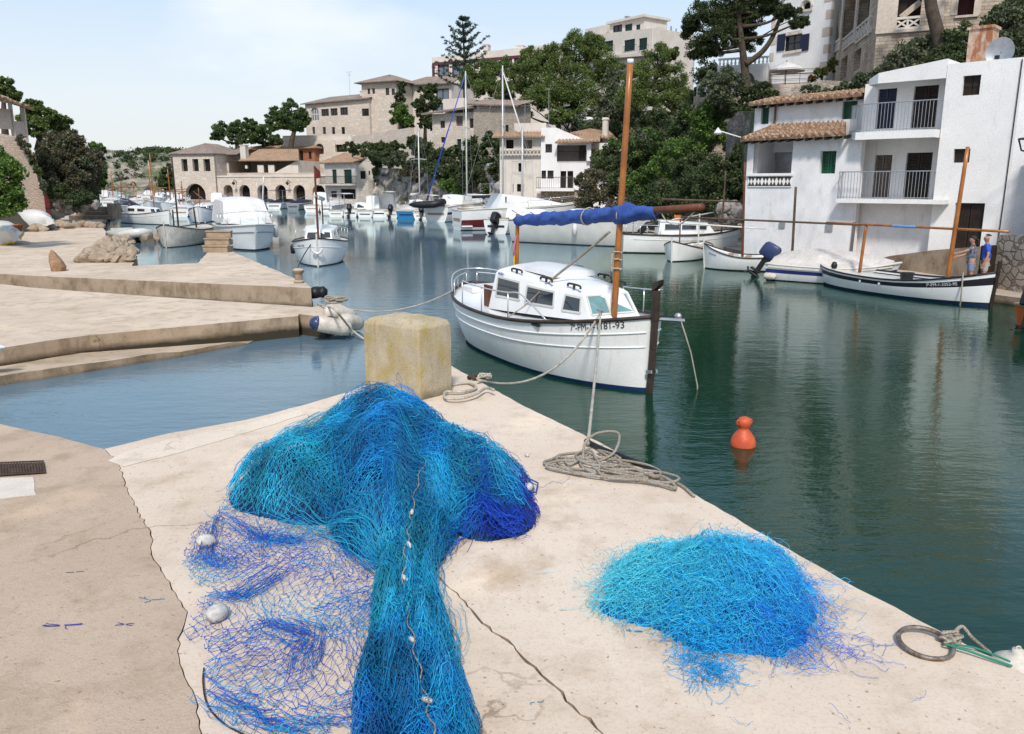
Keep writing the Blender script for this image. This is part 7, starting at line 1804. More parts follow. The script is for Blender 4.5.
h = S.px(585,27,606,37,3); S.front(rect(h[0],h[1],h[2]-1,h[3]), [], 3, 4, M['cream'], 'roof_house'); h = S.px(625,17,627,21,4); S.chimney(h[0],h[1],4,4.5,h[2],h[3],M['metal'])
# its side wall towards the pines
frs = Fr(S.fr.w(W+.01,0), at(688, 0, 146)[:2], 22)
S2 = Bld('apartment_building', 'blank pale end wall with rooftop posts beside the green shuttered hotel block', 'building', frs)
S2.front([(0,-8),(S2.fr.L,-8),(S2.fr.L,S2.z(686,37)),(S2.fr.L*.15,S2.z(658,26)),(0,S2.z(653,27))], [], 0, .3, M['cream'])
mb = MB()
for px, py in ((657,21),(661,22.5),(666,24),(671,26),(676,28.5),(681,31)): x = S2.x(px,py+5,2); z = S2.z(px,py,2); mb.box(x-.1,x+.1,1.9,2.1,z-3,z)
mb.build('roof_posts', M['metal'], S2.root)
# 8 -- white villa with navy shutters
fr = fr_px(768, 63, 826, 59, 10.5); S = Bld('villa', 'white villa with navy shutters and stone quoins above the parasol terrace', 'villa', fr)
W = S.fr.L; zt = 15.0
ops = [dict(h=S.px(785,34.8,801.2,50.4), nv=2, nh=2, frame=M['brown'], bar=.07), dict(poly=arch(*S.px(803.2,1.6,810,11)), kind='dark')]
S.front([(0,-2),(W,-2),(W,zt),(0,zt)], ops, 0, 9, M['white2'])
for a, c in ((778,785),(801.2,808.8)): h = S.px(a,34.3,c,50.8); mb = MB(); mb.box(h[0]+.02,h[1]-.02,-.07,-.02,h[2],h[3]); [mb.box(h[0]+.06,h[1]-.06,-.085,-.071,h[2]+(h[3]-h[2])*(k+.3)/9,h[2]+(h[3]-h[2])*(k+.75)/9) for k in range(9)]; mb.build('shutter', M['navy'], S.root)
h = S.px(784,31.5,802,34.6); S.box('lintel', h[0], h[1], -.03, .05, h[2], h[3], M['sand']); h = S.px(784,50.6,802,53.5); S.box('sill', h[0], h[1], -.10, .05, h[2], h[3], M['sand'])
h = S.px(800.5,9.5,812.5,12); S.box('sill', h[0], h[1], -.12, .05, h[2], h[3], M['sand'])
a_ = S.px(801.5,0,812,10.5); pts = arch(a_[0], a_[1], a_[2], a_[3]); mb = MB(); mb.tube([(p[0], -.02, p[1]) for p in pts[2:]], .09, 5); mb.build('arch_trim', M['sand'], S.root)
mb = MB()
for k in range(14):
    z = -.8 + k * 1.1; w_ = .55 if k % 2 else .35; S.box('quoin', -.02, w_, -.03, .3, z, z+.55, M['sandplain']); S.box('quoin', W-w_, W+.02, -.031, .3, z, z+.55, M['sandplain'])
# terrace with parasol
fr = fr_px(694, 60, 830, 56.5, 8.0); T = Bld('terrace_wall', 'white terrace with balustrade and arched niche beneath the pine trunk', 'terrace', fr)
z1 = T.z(740,66); xa = T.x(713); xb = T.x(763)
T.front(rect(xa, xb, -3, z1), [dict(poly=arch(*T.px(735,71.5,754.5,84)), kind='dark', mat=M['room'])], 0, 4, M['white2'])
T.balustrade(xa, xb, .2, z1+.002, T.z(740,57), M['white2'], 'bal', .26)
T.front(rect(T.x(696), T.x(748), -3, T.z(720,83,-.8)), [], -.8, .75, M['white2'], 'low_wall'); T.front(rect(T.x(694.5), T.x(742), -5, T.z(720,95,-1.2)), [], -1.2, .39, M['masonry'], 'stone_wall')
T.front(rect(xb+.02, T.x(832), -5, T.z(800,84)), [], -.1, 5, M['sand'], 'terrace_edge'); zz = T.z(800,84)
T.railing([(xb+.1,0),(T.x(810),0)], zz, T.z(790,74), M['black'], .9, .02)
for k in range(3): T.railing([(xb+.1,.0),(T.x(810),.0)], zz+.2+.3*k, zz+.35+.3*k, M['black'], 3, .008)
p = T.fr.w(T.x(785.5,80,1.2), 1.2); o = empty('parasol', (p[0], p[1], zz+8.0), 0, 'open cream parasol on the terrace before the white villa', 'parasol')
hp = T.z(785.5,62,1.2) - zz
mb = MB(); mb.tube([(0,0,0),(0,0,hp+.1)], .03, 6); mb.build('pole', M['oldspar'], o)
mb = MB(); R_ = 1.28; rim = [(R_*math.cos(a), R_*math.sin(a), hp-.50) for a in np.linspace(0, 2*PI, 9)[:-1]]; mid = [(v[0]*.5, v[1]*.5, hp-.2) for v in rim]; mb.grid([[(0,0,hp)]*8, mid, rim, [(v[0],v[1],v[2]-.12) for v in rim]], wrap=True); mb.build('canopy', M['canvas_white'], o)
# 9 -- stone villa with tall arches
fr = fr_px(871, 47, 1060, 43, 8.0); S = Bld('villa', 'brown stone villa with tall arches, lattice balustrades and red shutters at top right', 'villa', fr)
W = S.fr.L; zt = 10.0
ops = [dict(h=S.px(885,-30,919,28.5), kind='dark', mat=M['room']), dict(h=S.px(957.5,-12,975.5,15), kind='shutter', mat=M['red'])]
S.front([(0,-4),(W,-4),(W,zt),(0,zt)], ops, 0, 9, M['coursed'], reveal=1.6)
h = S.px(884.5,17,919,29.5,-.05); S.balustrade(h[0], h[1], .02, h[2], h[3], M['cream'], 'x')
for px in (871.5,): S.box('pier', -.05, S.x(884.5), -.12, -.004, S.z(880,34), zt, M['sandplain'])
S.box('pier', S.x(919.5), S.x(929), -.12, -.004, S.z(925,32), zt, M['sandplain']); S.box('string_course', S.x(883), S.x(921), -.2, -.004, S.z(900,33), S.z(900,30), M['sandplain'])
h = S.px(899,0,906,18,.9); S.box('inner_door', h[0], h[1], 1.2, 1.25, h[2]-.5, h[3], M['brown']); h = S.px(910,-5,916,18,.9); S.box('inner_door', h[0], h[1], 1.2, 1.25, h[2]-.5, h[3], M['brown'])
mb = MB(); mb.bar((S.x(887),.9,S.z(887,16)), (S.x(905),.9,S.z(905,0)), .25, .3); mb.build('inner_stairs', M['sandplain'], S.root)
h = S.px(955,15.2,978.5,17.5); S.box('sill', h[0], h[1], -.12, .05, h[2], h[3], M['sandplain'])
for a, b in ((953,957),(976,980)): h = S.px(a,-10,b,15); S.box('jamb', h[0], h[1], -.03, .05, h[2], h[3], M['sandplain'])
# receding left face with arches
p0 = at(826, 8, 61); frs = Fr(p0, (fr.o[0], fr.o[1]), 8.0); A_ = Bld.__new__(Bld); A_.fr = frs; A_.root = S.root
inv = Matrix.Translation(S.root.location) @ Matrix.Rotation(fr.ang, 4, 'Z'); mw = Matrix.Translation((frs.o[0], frs.o[1], 8.0)) @ Matrix.Rotation(frs.ang, 4, 'Z'); lm = inv.inverted() @ mw
before = set(S.root.children)
ops = []
for a, b, top in ((831.5,840,12),(844,854.5,-8),(857.5,870,-24)):
    h = A_.px(a, top, b, 44 - (a-831)*.55); ops.append(dict(poly=arch(*h), kind='dark', mat=M['room']))
for a, b, t, c in ((841.3,845.8,58,79),(854.5,859.5,50.5,69.5)): ops.append(dict(h=A_.px(a,t,b,c), kind='shutter', mat=M['red']))
A_.front([(0,-4),(A_.fr.L-.01,-4),(A_.fr.L-.01,zt),(0,zt)], ops, 0, .8, M['coursed'], 'side_wall', .7)
for a, b, y0, y1 in ((831.5,840,42,52),(844,854.5,34,46),(857.5,870,22,38)):
    h = A_.px(a, y0, b, y1, -.05); A_.balustrade(h[0], h[1], -.02, h[2], h[3], M['cream'], 'x', name='arch_balustrade')
for a in (830,842,856,870.5): x = A_.x(a, 30); A_.box('pilaster', x-.28, x+.28 if a < 870 else x+.02, -.10, -.004, A_.z(a, 55 - (a-830)*.5), zt, M['sandplain'])
for ch in set(S.root.children) - before: ch.matrix_local = lm

# 10 -- the white houses by the water on the right
a = Vector((17.5, 28.0)); d = Vector((-.72, .69)).normalized()
L_ = 10.9; p_left = a + d * L_
FR = Fr(p_left, a, .35)   # local x runs left -> right
H1 = Bld('house', 'white house with two clay tile eaves, open loggia and green shutters by the water', 'house', FR)
x0, xm = H1.x(744.5, 200), H1.x(857, 200)
ze = H1.z(800, 137); 
lo_h = H1.px(750, 141, 791, 173.5); ops = [dict(h=lo_h, kind='none'), dict(h=H1.px(820.6,151,834.8,173.5), kind='shutter', mat=M['green'])]
H1.front([(x0,-1.2),(xm,-1.2),(xm,ze),(x0,ze)], ops, 0, .35, M['white'], reveal=.345)
# room behind the loggia, side and back walls
H1.box('side_wall', x0, x0+.3, .352, 6, -1.2, ze, M['white']); H1.box('loggia_back', x0+.31, lo_h[1]+1.2, 2.0, 2.2, lo_h[2]-.5, ze, M['metal']); H1.box('loggia_side', lo_h[1]+.02, lo_h[1]+.2, .352, 1.99, lo_h[2]-.5, ze, M['white'])
H1.box('loggia_floor', x0+.31, lo_h[1]+.02, .352, 1.99, lo_h[2]-.3, lo_h[2]-.1, M['white'])
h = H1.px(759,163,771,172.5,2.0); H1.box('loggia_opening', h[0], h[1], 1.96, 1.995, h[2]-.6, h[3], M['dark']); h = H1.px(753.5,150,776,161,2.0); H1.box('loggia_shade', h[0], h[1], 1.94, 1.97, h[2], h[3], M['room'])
H1.box('loggia_post', x0+.02, x0+.3, -.02, -.004, lo_h[2], ze, M['white'])
# pierced balustrade
bh = H1.px(749, 173.3, 791.5, 187); mb = MB(); mb.box(bh[0]-.05, bh[1]+.05, -.12, -.004, bh[3]-.10, bh[3]); n = 6
mb.box(bh[0], bh[1], -.05, -.006, bh[2], bh[3]-.101)
mb.build('balustrade', M['white2'], H1.root)
mb = MB()
for i in range(n):
    for zc in (.30, .70):
        for j in (.28, .72):
            c = bh[0] + (bh[1]-bh[0])*(i+j)/n; z = bh[2] + (bh[3]-bh[2]-.1)*zc; s_ = .095; dz = .10 if zc < .5 else -.10
            mb.add([(c-s_,-.054,z-dz),(c+s_,-.054,z-dz),(c,-.054,z+dz)], [(0,1,2),(2,1,0)])
mb.build('balustrade_piercing', M['room'], H1.root)
mb = MB(); mb.bar((x0-.1,-.12,H1.z(770,141)+.07),(lo_h[1]+.1,-.12,H1.z(770,141)+.07),.16,.2); mb.build('loggia_beam', M['brown'], H1.root)
# lower roof
zrt = H1.z(800,121.5,1.6)
H1.roof('roof', (x0-.06,-.55,H1.z(747,139,-.55)), (H1.x(846,133,-.55),-.55,H1.z(846,133,-.55)), (H1.x(846,121,1.6),1.6,H1.z(846,121.5,1.6)), (x0+.3,1.6,H1.z(757,126,1.6)), M['tile'], .27, .075, .10)
mb = MB()
for i in range(12):
    x = x0 + .05 + (xm - x0 - .5)*i/11; z = np.interp(x, [x0, xm], [H1.z(747,139,-.5), H1.z(846,133,-.5)]) - .13; mb.bar((x,-.5,z-.02),(x,-.002,z+.06),.10,.12)
mb.build('rafter_ends', M['brown'], H1.root)
# upper storey set back
of = 1.7; xu0 = H1.x(755,110,of); xu1 = H1.x(866,100,of); zu0, zu1 = H1.z(757,102,of), H1.z(862,92.5,of)
H1.front([(xu0,ze-.5),(xu1,ze-.5),(xu1,zu1-.05),(xu0,zu0-.05)], [dict(h=H1.px(761.5,107.5,768.3,124,of), kind='shutter', mat=M['green']), dict(h=H1.px(843,101,856.3,119,of), kind='shutter', mat=M['green'])], of, 5, M['white'])
H1.roof('roof', (xu0-.05,of-.5,H1.z(753,103.5,of-.5)), (xu1,of-.5,H1.z(863,93.5,of-.5)), (xu1,of+1.6,zu1+.28), (xu0,of+1.6,zu0+.28), M['tile'], .27, .075, .10)
mb = MB()
for i in range(12):
    x = xu0 + .05 + (xu1 - xu0 - .2)*i/11; z = np.interp(x, [xu0, xu1], [H1.z(753,103.5,of-.5), H1.z(863,93.5,of-.5)]) - .14; mb.bar((x,of-.45,z-.02),(x,of-.002,z+.05),.10,.12)
mb.build('rafter_ends', M['brown'], H1.root)
xd = H1.x(775.5,110,of-.08); mb = MB(); mb.tube([(xd-.2,of-.3,H1.z(771,102.5,of)),(xd,of-.09,H1.z(776,105,of)),(xd,of-.09,ze+.55)], .05, 6); mb.build('drainpipe', M['teak'], H1.root)
mb = MB(); xl = H1.x(746,141); zl_ = H1.z(746,140); mb.tube([(xl+.1,.1,zl_),(xl-.6,-.3,zl_+.25),(xl-.95,-.5,zl_+.38)], .025, 6); mb.lathe([(.02,.16),(.06,.1),(.17,-.06),(.12,-.12),(0,-.14)], (xl-1.02,-.55,zl_+.36), 10); mb.build('street_lamp', M['canvas_white'], H1.root)
h = H1.px(779.5,222.5,785,228); H1.box('meter_box', h[0],h[1],-.05,-.004,h[2],h[3],M['metal']); h = H1.px(826,224,832.5,231.5); H1.box('meter_box', h[0],h[1],-.05,-.004,h[2],h[3],M['metal'])
mb = MB(); xd = H1.x(852,243); mb.bar((xd,-.05,-.3),(xd+.05,-.05,H1.z(852,222)),.10,.04); mb.build('dark_crevice', M['room'], H1.root)
# flat roofed white house
H2 = Bld('house', 'flat roofed white house with two railed balconies, brown doors and a rooftop dish', 'house', FR)
x3 = H2.x(938.5, 150); x4 = H2.x(1013, 150); z3 = H2.z(975, 61.5)
ops = [dict(h=H2.px(963.5,75.3,979,95.2), kind='door', mat=M['brown']), dict(h=H2.px(954,148.8,969,162.6), kind='door', mat=M['brown']), dict(h=H2.px(955.5,203,979.5,249.5), kind='door', mat=M['brown'])]
H2.front([(x3,-1.2),(x4,-1.2),(x4,H2.z(1012,58)),(x3,H2.z(939,65))], ops, 0, 7, M['white2'], 'front_wall')
ob = 1.15; xb0 = H2.x(857, 150, .5); 
ops = [dict(h=H2.px(878.5,88.6,893.5,128.5,ob), kind='shutter', mat=M['navy']), dict(h=H2.px(914.7,85.5,934.5,128.6,ob), kind='shutter', mat=M['brown']), dict(h=H2.px(875,155,888.5,197.5,ob), kind='shutter', mat=M['room']), dict(h=H2.px(907,152.6,928,199,ob), kind='shutter', mat=M['brown'])]
H2.front([(H2.x(858,150,ob),-1.2),(x3-.01,-1.2),(x3-.01,H2.z(935,76,ob)),(H2.x(866,80,ob),H2.z(868,84,ob))], ops, ob, 6, M['white2'], 'balcony_wall')
# chamfered hood over the upper balcony
zh0, zh1 = H2.z(900,72,.2), H2.z(900,81,.2)
mb = MB(); mb.prism([(H2.x(868,78,.2), .35, zh0-.15), (H2.x(878,76,.2)+.1, -.02, zh0), (x3-.012, -.02, zh0+.28), (x3-.012, 6.5, zh0+.28), (H2.x(866,80,ob), 6.5, zh0-.15)], zh1-.05); mb.build('roof_hood', M['white2'], H2.root)
# balconies
for (pl, zt_, zb_, chamf) in ((845, 131.3, 139, 1), (839, 199.2, 203.5, 0)):
    zt2_ = H2.z(900, zt_ , -.1); zb2 = H2.z(900, zb_, -.1); xl = H2.x(pl, zt_, -.2)
    P_ = [(xl,.9,zt2_),(xl,.15,zt2_),(xl+.55,-.55,zt2_),(x3-.02,-.55,zt2_),(x3-.02,ob-.004,zt2_),(xl,ob-.004,zt2_)] if chamf else [(xl,-.5,zt2_),(H2.x(945,201,-.5),-.5,zt2_),(H2.x(945,201,-.5),-.003,zt2_),(x3-.02,-.003,zt2_),(x3-.02,ob-.004,zt2_),(xl,ob-.004,zt2_)]
    mb = MB(); mb.prism(P_, zb2); mb.build('balcony', M['white2'], H2.root)
    rp = [(xl+.03,1.0),(xl+.03,.17),(xl+.57,-.5),(x3-.05,-.5),(x3-.05,-.02)] if chamf else [(xl+.04,1.0),(xl+.04,-.45),(x3-.05,-.45),(x3-.05,-.02)]
    H2.railing(rp, zt2_, zt2_+1.0, M['metal'], .115, .011)
H2.front([(H2.x(857,220,.5),-1.2),(x3-.03,-1.2),(x3-.03,H2.z(900,204,.5)),(H2.x(857,220,.5),H2.z(900,204,.5))], [], .5, .6, M['white'], 'ground_floor_wall')
mb = MB(); zp_ = H2.z(852,198,.3); xp_ = H2.x(852,198,.3); mb.box(xp_-.3,xp_+.3,.2,.45,zp_,zp_+.18); mb.build('planter', M['dgreen'], H2.root)
# right return wall, chimney and dish
mb = MB(); mb.prism([(x4+.003,.0,H2.z(1012,58)),(x4+4,1.3,H2.z(1012,58)+.2),(x4+4,7,H2.z(1012,58)+.2),(x4+.003,7,H2.z(1012,58))], -1.2); mb.build('return_wall', M['white'], H2.root)
h = H2.px(969.5,29,989,61.5,2.0); mb = MB(); mb.box(h[0],h[1],2.0,2.8,h[2]-.5,h[3]); mb.box(h[0]-.06,h[1]+.06,1.94,2.86,h[3]+.002,h[3]+.1); mb.build('chimney', surf('flaky_brick_chimney', (.42,.20,.10), (.55,.47,.40), 3.5, .95, .8, .03, 18, stain=(.30,.12,.06), stain_lo=.5, stain_hi=.6), H2.root)
c = H2.fr.uv(1001,52,1.6); rd = .46; mb = MB(); rows = []
for k in range(6):
    q = k/5; rows.append([(c[0] + rd*q*math.cos(a), 1.6 - .0 - .13*q*q, c[1] + rd*1.05*q*math.sin(a)) for a in np.linspace(0, 2*PI, 21)[:-1]])
mb.grid(rows, wrap=True); mb.grid([[(p[0],p[1]+.02,p[2]) for p in r_] for r_ in rows], wrap=True, flip=True); mb.build('satellite_dish', M['metal'], H2.root, True)
mb = MB(); mb.tube([(c[0],1.7,c[1]-.9),(c[0],1.62,c[1])], .03, 6); mb.tube([(c[0],1.55,c[1]-.45),(c[0]+.05,1.0,c[1]-.25)], .018, 5); mb.box(c[0]-.02,c[0]+.12,.95,1.05,c[1]-.30,c[1]-.18); mb.build('dish_arm', M['black'], H2.root)
xk = H2.x(1011,150); mb = MB(); mb.tube([(xk,-.03,H2.z(1014,60)),(xk-.02,-.03,H2.z(1008,200)),(xk-.05,-.03,.1)], .018, 5); mb.build('cable', M['black'], H2.root)
# next house at the right edge
fr = Fr((FR.w(x4+1.3,-1.2)[0], FR.w(x4+1.3,-1.2)[1]), (FR.w(x4+5,-3.6)[0], FR.w(x4+5,-3.6)[1]), .35)
fr = fr_px(1011, 27.6, 1075, 23.5, .35); N_ = Bld('house', 'edge of another white house with a window and iron bracket at the right border', 'house', fr)
N_.front([(0,-1),(N_.fr.L,-1),(N_.fr.L,N_.z(1024,120)),(.35,N_.z(1015,128))], [dict(h=N_.px(1018,155.5,1024.5,176), kind='glass', bar=.08), ], .3, 4, M['white'])
zz = N_.z(1018,141); mb = MB(); mb.tube([(.25,.25,zz),(.5,-.5,zz),(1.6,-.55,zz)], .035, 5); mb.tube([(.3,.25,zz-.5),(.55,-.4,zz-.35),(.5,-.5,zz)], .03, 5); mb.build('iron_bracket', M['black'], N_.root)
# quays and walls on the right shore
q_ = [(15.5,18.0,.22),(13.75,21.6,.22),(13.0,23.2,.22),(12.2,26.5,.3),(11.2,30,.3),(10.4,34.5,.3),(9.9,40.5,.3),(9.0,47,.4),(6.6,56,.5),(4.3,66,.6),(1.2,72,.7),(-1.2,78,.7),(-6,87,.7),(-14,99,.7),(-21,107,.75),(-26,113,.75),(-34,121,.78),(-44,126,.78),(-54,129.5,.78),(-60,131,.78),(-62,150,.78),(20,150,.78),(40,60,.5),(40,18,.3)]
m_ = MB(); m_.prism(q_, -2); struct(m_.build('harbour_quay', M['pier_far']))
# stone ramp wall in front of the flat roofed house
fr = fr_px(860, 30.0, 1000, 25.0, .2); R_ = Bld('ramp_wall', 'low stained stone ramp wall along the foot of the white houses', 'wall', fr)
R_.front([(0,-1),(R_.fr.L,-1),(R_.fr.L,R_.z(985,243)),(R_.x(945),R_.z(945,251)),(R_.x(900),R_.z(900,257)),(0,R_.z(862,265))], [], 0, 2.2, M['pier_far'], 'wall_body')
fr = fr_px(987, 24.2, 1060, 21.5, .2); R_ = Bld('rubble_wall', 'rubble stone wall stepping down to the quay behind the two people at the right border', 'wall', fr)
R_.front([(0,-1),(R_.fr.L,-1),(R_.fr.L,R_.z(1024,232)),(R_.x(1010),R_.z(1010,236)),(R_.x(1008),R_.z(1008,246)),(R_.x(998),R_.z(998,247)),(R_.x(997),R_.z(997,262)),(0,R_.z(987,263))], [], 0, 2.5, M['rubble'], 'wall_body')
for i in range(3): R_.box('step', .2, R_.x(1003), -.35*(3-i), -.004 if i == 2 else -.35*(2-i)-.004, -.5, .18*(i+1), M['pier_far'], bevel=.02)
o = empty('timber_board', at(985, .22, 23.9), .2, 'dark timber board standing on edge behind the man on the quay', 'timber'); mb = MB(); mb.box(-.28,.22,-.04,.04,0,1.25); mb.build('board', M['brown'], o, bevel=.02); mb = MB(); mb.bar((.3,-.1,0),(.45,-.1,.95),.12,.05); mb.bar((.45,-.1,.95),(.62,-.1,1.0),.1,.05); mb.build('tiller', M['brown'], o)
# stern of another boat just in frame
r, L, f = boat_root('motor_boat', 'dark outboard engine and orange bow edge of a boat cut by the right border', (12.9,17.5,0), (10.85,16.9,0), 'boat')
r.location = (*at(1072, 0, 18.6)[:2], 0)
h = Hull(2.4, 1.2, .6,.5,.5,.25,.85); h.build(r, M['orange_paint'], M['antidark'], rail=M['wood']); outboard(r, -1.3, 0, .55, .9, M['black'], .2)
# wall and rocks under the hedge
fr = fr_px(630, 58, 748, 42, .4); R_ = Bld('rubble_wall', 'long low rubble wall in the shade under the hedge behind the moored boats', 'wall', fr)
R_.front([(0,-1.5),(R_.fr.L,-1.5),(R_.fr.L,R_.z(748,228)),(R_.fr.L*.5,R_.z(690,218)),(0,R_.z(630,214))], [], 0, 1.2, M['rubble'], 'wall_body')
fr = fr_px(724, 48, 752, 44, 3.5); R_ = Bld('rock_outcrop', 'grey stone retaining wall between the creeper and the tiled white house', 'wall', fr)
R_.front([(0,-4),(R_.fr.L,-4),(R_.fr.L,R_.z(750,113)),(R_.fr.L*.4,R_.z(730,113)),(0,R_.z(724,124))], [], 0, 1.5, stones('grey_dark_rubble', (.22,.19,.18), (.13,.115,.11), (.085,.075,.07), 2.6, (1,1,1.3), .05, .05, green=(.05,.07,.03)), 'wall_body')
fr = fr_px(790, 51, 850, 49, 7.5); R_ = Bld('stone_wall', 'curved old stone garden wall above the tiled roof', 'wall', fr)
R_.front([(0,-4),(R_.fr.L,-4),(R_.fr.L,R_.z(850,82)),(R_.fr.L*.5,R_.z(820,80)),(0,R_.z(790,88))], [], 0, 1.5, M['masonry'], 'wall_body')
# left: pink stone wall with porch house
a_, b_ = at(-90, 1.0, 46), at(48, 1.0, 53); fr = Fr(a_, b_, .6); R_ = Bld('stone_wall', 'high sloping wall of pink stone blocks under the porch house at the left edge', 'wall', fr)
R_.front([(0,-1),(R_.fr.L,-1),(R_.x(47,195),R_.z(47,196)),(R_.x(38,165),R_.z(38,165)),(R_.x(26,137),R_.z(26,138)),(0,R_.z(-30,120))], [], 0, 3, M['masonry_pink'], 'wall_body')
fr = Fr(fr.w(-3,.8), fr.w(fr.L,.8), 0); zb = fr.uv(5,131,0)[1]
S = Bld('house', 'porch house with clay tile roof and pale pillars on top of the pink stone wall', 'house', fr)
xr = S.x(25.5,120); z0 = S.z(22,137)
S.balustrade(0, S.x(11,120), 0, S.z(6,129), S.z(6,109), M['sandplain'], 'solid'); S.balustrade(S.x(13.5,125), xr, 0, S.z(20,136), S.z(20,121.5), M['sandplain'], 'solid')
for pa, pb, t, bt in ((9.5,13.5,99,131),(21.5,26.5,104,137)): h = S.px(pa,t,pb,bt); S.box('pillar', h[0], h[1], -.2, .25, h[2]-.3, h[3], M['cream'])
S.box('back_wall', 0, xr, 3.0, 3.3, z0-1, S.z(10,100), M['orange']); S.box('floor_slab', 0, xr, .1, 3.0, z0-.8, z0-.1, M['cream'])
h = S.px(-5,95,14,100); mb = MB(); mb.bar((0,0,S.z(-90,52)), (xr-1.0,0,S.z(16,101)), .3, .35); mb.build('beam', M['cream'], S.root)
eL = (0,-1.1,S.z(-90,44,-1.1)); eR = (S.x(33,107,-1.1),-1.1,S.z(33,108,-1.1)); S.roof('roof', eL, eR, (eR[0]-.5,4,eR[2]+1.3), (0,4,eL[2]+1.3), M['tile'], .35, .07, .15)

# ------------------------------------------------------------- terrain
shore = np.array([(13.5,21.6),(12.2,27),(10.4,34.5),(9.9,40.5),(9,47),(6.6,56),(4.3,66),(1.2,72),(-1.2,78),(-6,87),(-14,99),(-21,107),(-34,121),(-54,129.5),(-60,140),(-62,170),(-75,260)], float)
def seg_dist(x, y, pts):
    best = np.full(x.shape, 1e9); side = np.zeros(x.shape)
    for (ax, ay), (bx, by) in zip(pts[:-1], pts[1:]):
        dx, dy = bx-ax, by-ay; t = np.clip(((x-ax)*dx + (y-ay)*dy) / (dx*dx+dy*dy), 0, 1)
        d = np.hypot(x - ax - t*dx, y - ay - t*dy); s_ = (dx*(y-ay) - dy*(x-ax))
        m = d < best; best = np.where(m, d, best); side = np.where(m, -np.sign(s_), side)
    return best * side
tw1 = wob(6, .05, .25, 71); tw2 = wob(6, .3, .9, 72)
def hill(x, y):
    d = seg_dist(x, y, shore)
    far = np.clip((y - 90) / 40, 0, 1)
    k = 10.5 + far * 2
    h = np.interp(d, [-100, 7.5, 9, 13, 19, 26, 45, 90, 150], [-1.5, -1.2, .3, 3.5, 8.0, 9.6, 13.5, 20.5, 27])
    h2 = np.interp(d, [-100, 10, 12, 16, 26, 45, 90, 150], [-1.5, -1.2, .3, 3.5, 9.0, 11, 18.5, 27])
    h = h * (1 - far) + h2 * far
    left = np.clip((-x - 30) / 20, 0, 1) * np.clip((y - 100) / 10, 0, 1)
    h = h * (1 - left * .45)
    return h + np.clip(h, 0, 1) * (.35 * tw1(x, y) + .25 * tw2(x, y)) * np.clip(d / 14 - .5, 0, 1)
gx = np.linspace(-75, 140, 150); gy = np.linspace(24, 300, 160)
X, Y = np.meshgrid(gx, gy, indexing='ij'); Z = hill(X, Y)
V = np.stack([X, Y, Z], -1).reshape(-1, 3); ii = np.arange(150*160).reshape(150, 160)
Fq = np.stack([ii[:-1, :-1], ii[1:, :-1], ii[1:, 1:], ii[:-1, 1:]], -1).reshape(-1, 4); Fq = Fq[Z.reshape(-1)[Fq].max(1) > -.5]
struct(npmesh('hillside', V, Fq, M['soil'], None, None, True))
# far end of the inlet
gx = np.linspace(-150, 40, 120); gy = np.linspace(205, 330, 60); X, Y = np.meshgrid(gx, gy, indexing='ij')
fw = wob(7, .03, .3, 81); fw2 = wob(7, .3, 1.2, 82)
Z = np.interp(Y, [205,212,222,240,330], [-2,1.5,8.5,11.8,13.5]) + 1.4*fw(X, Y) + .8*fw2(X, Y)
V = np.stack([X, Y + 1.5*fw2(X*1.3, Z*2), Z], -1).reshape(-1, 3); ii = np.arange(7200).reshape(120, 60)
Fq = np.stack([ii[:-1, :-1], ii[1:, :-1], ii[1:, 1:], ii[:-1, 1:]], -1).reshape(-1, 4)
fm_, nt_, b_ = newmat('far_hill_rock_and_scrub'); p_ = wpos(nt_); g_ = N(nt_, 'ShaderNodeNewGeometry'); sx_ = N(nt_, 'ShaderNodeSeparateXYZ'); nt_.links.new(g_.outputs['Normal'], sx_.inputs[0])
c_ = mixc(nt_, ramp(nt_, noise(nt_, wpos(nt_, (.25,.25,.6)), 1.0, 6, .7), .4, .6), (.34,.29,.25), (.20,.17,.14)); c_ = mixc(nt_, ramp(nt_, noise(nt_, p_, .22, 6, .7), .46, .56), c_, (.085,.105,.045)); nt_.links.new(c_, b_.inputs['Base Color']); b_.inputs['Roughness'].default_value = .95
struct(npmesh('far_hill', V, Fq, fm_, None, None, False))
# left bank slope behind the stone wall
gx = np.linspace(-110, -20, 80); gy = np.linspace(36, 220, 110); X, Y = np.meshgrid(gx, gy, indexing='ij')
lsh = np.array([(-19.5,30),(-25.5,48),(-31,60),(-38,76),(-50,104),(-72,150),(-90,215)], float)
d = -seg_dist(X, Y, lsh); Z = np.interp(d, [-50,0,1.2,4,9,25,70], [-2,-1.5,.3,2.6,5.5,8,12]) + .5*fw2(X, Y)*np.clip(d/3, 0, 1); Z = np.where(Z > 0, Z * np.clip((118 - Y) / 40, .1, 1), Z)
V = np.stack([X, Y, Z], -1).reshape(-1, 3); ii = np.arange(80*110).reshape(80, 110)
Fq = np.stack([ii[:-1, :-1], ii[1:, :-1], ii[1:, 1:], ii[:-1, 1:]], -1).reshape(-1, 4); Fq = Fq[Z.reshape(-1)[Fq].max(1) > -1.2]
struct(npmesh('bank_slope', V, Fq, M['soil'], None, None, True))

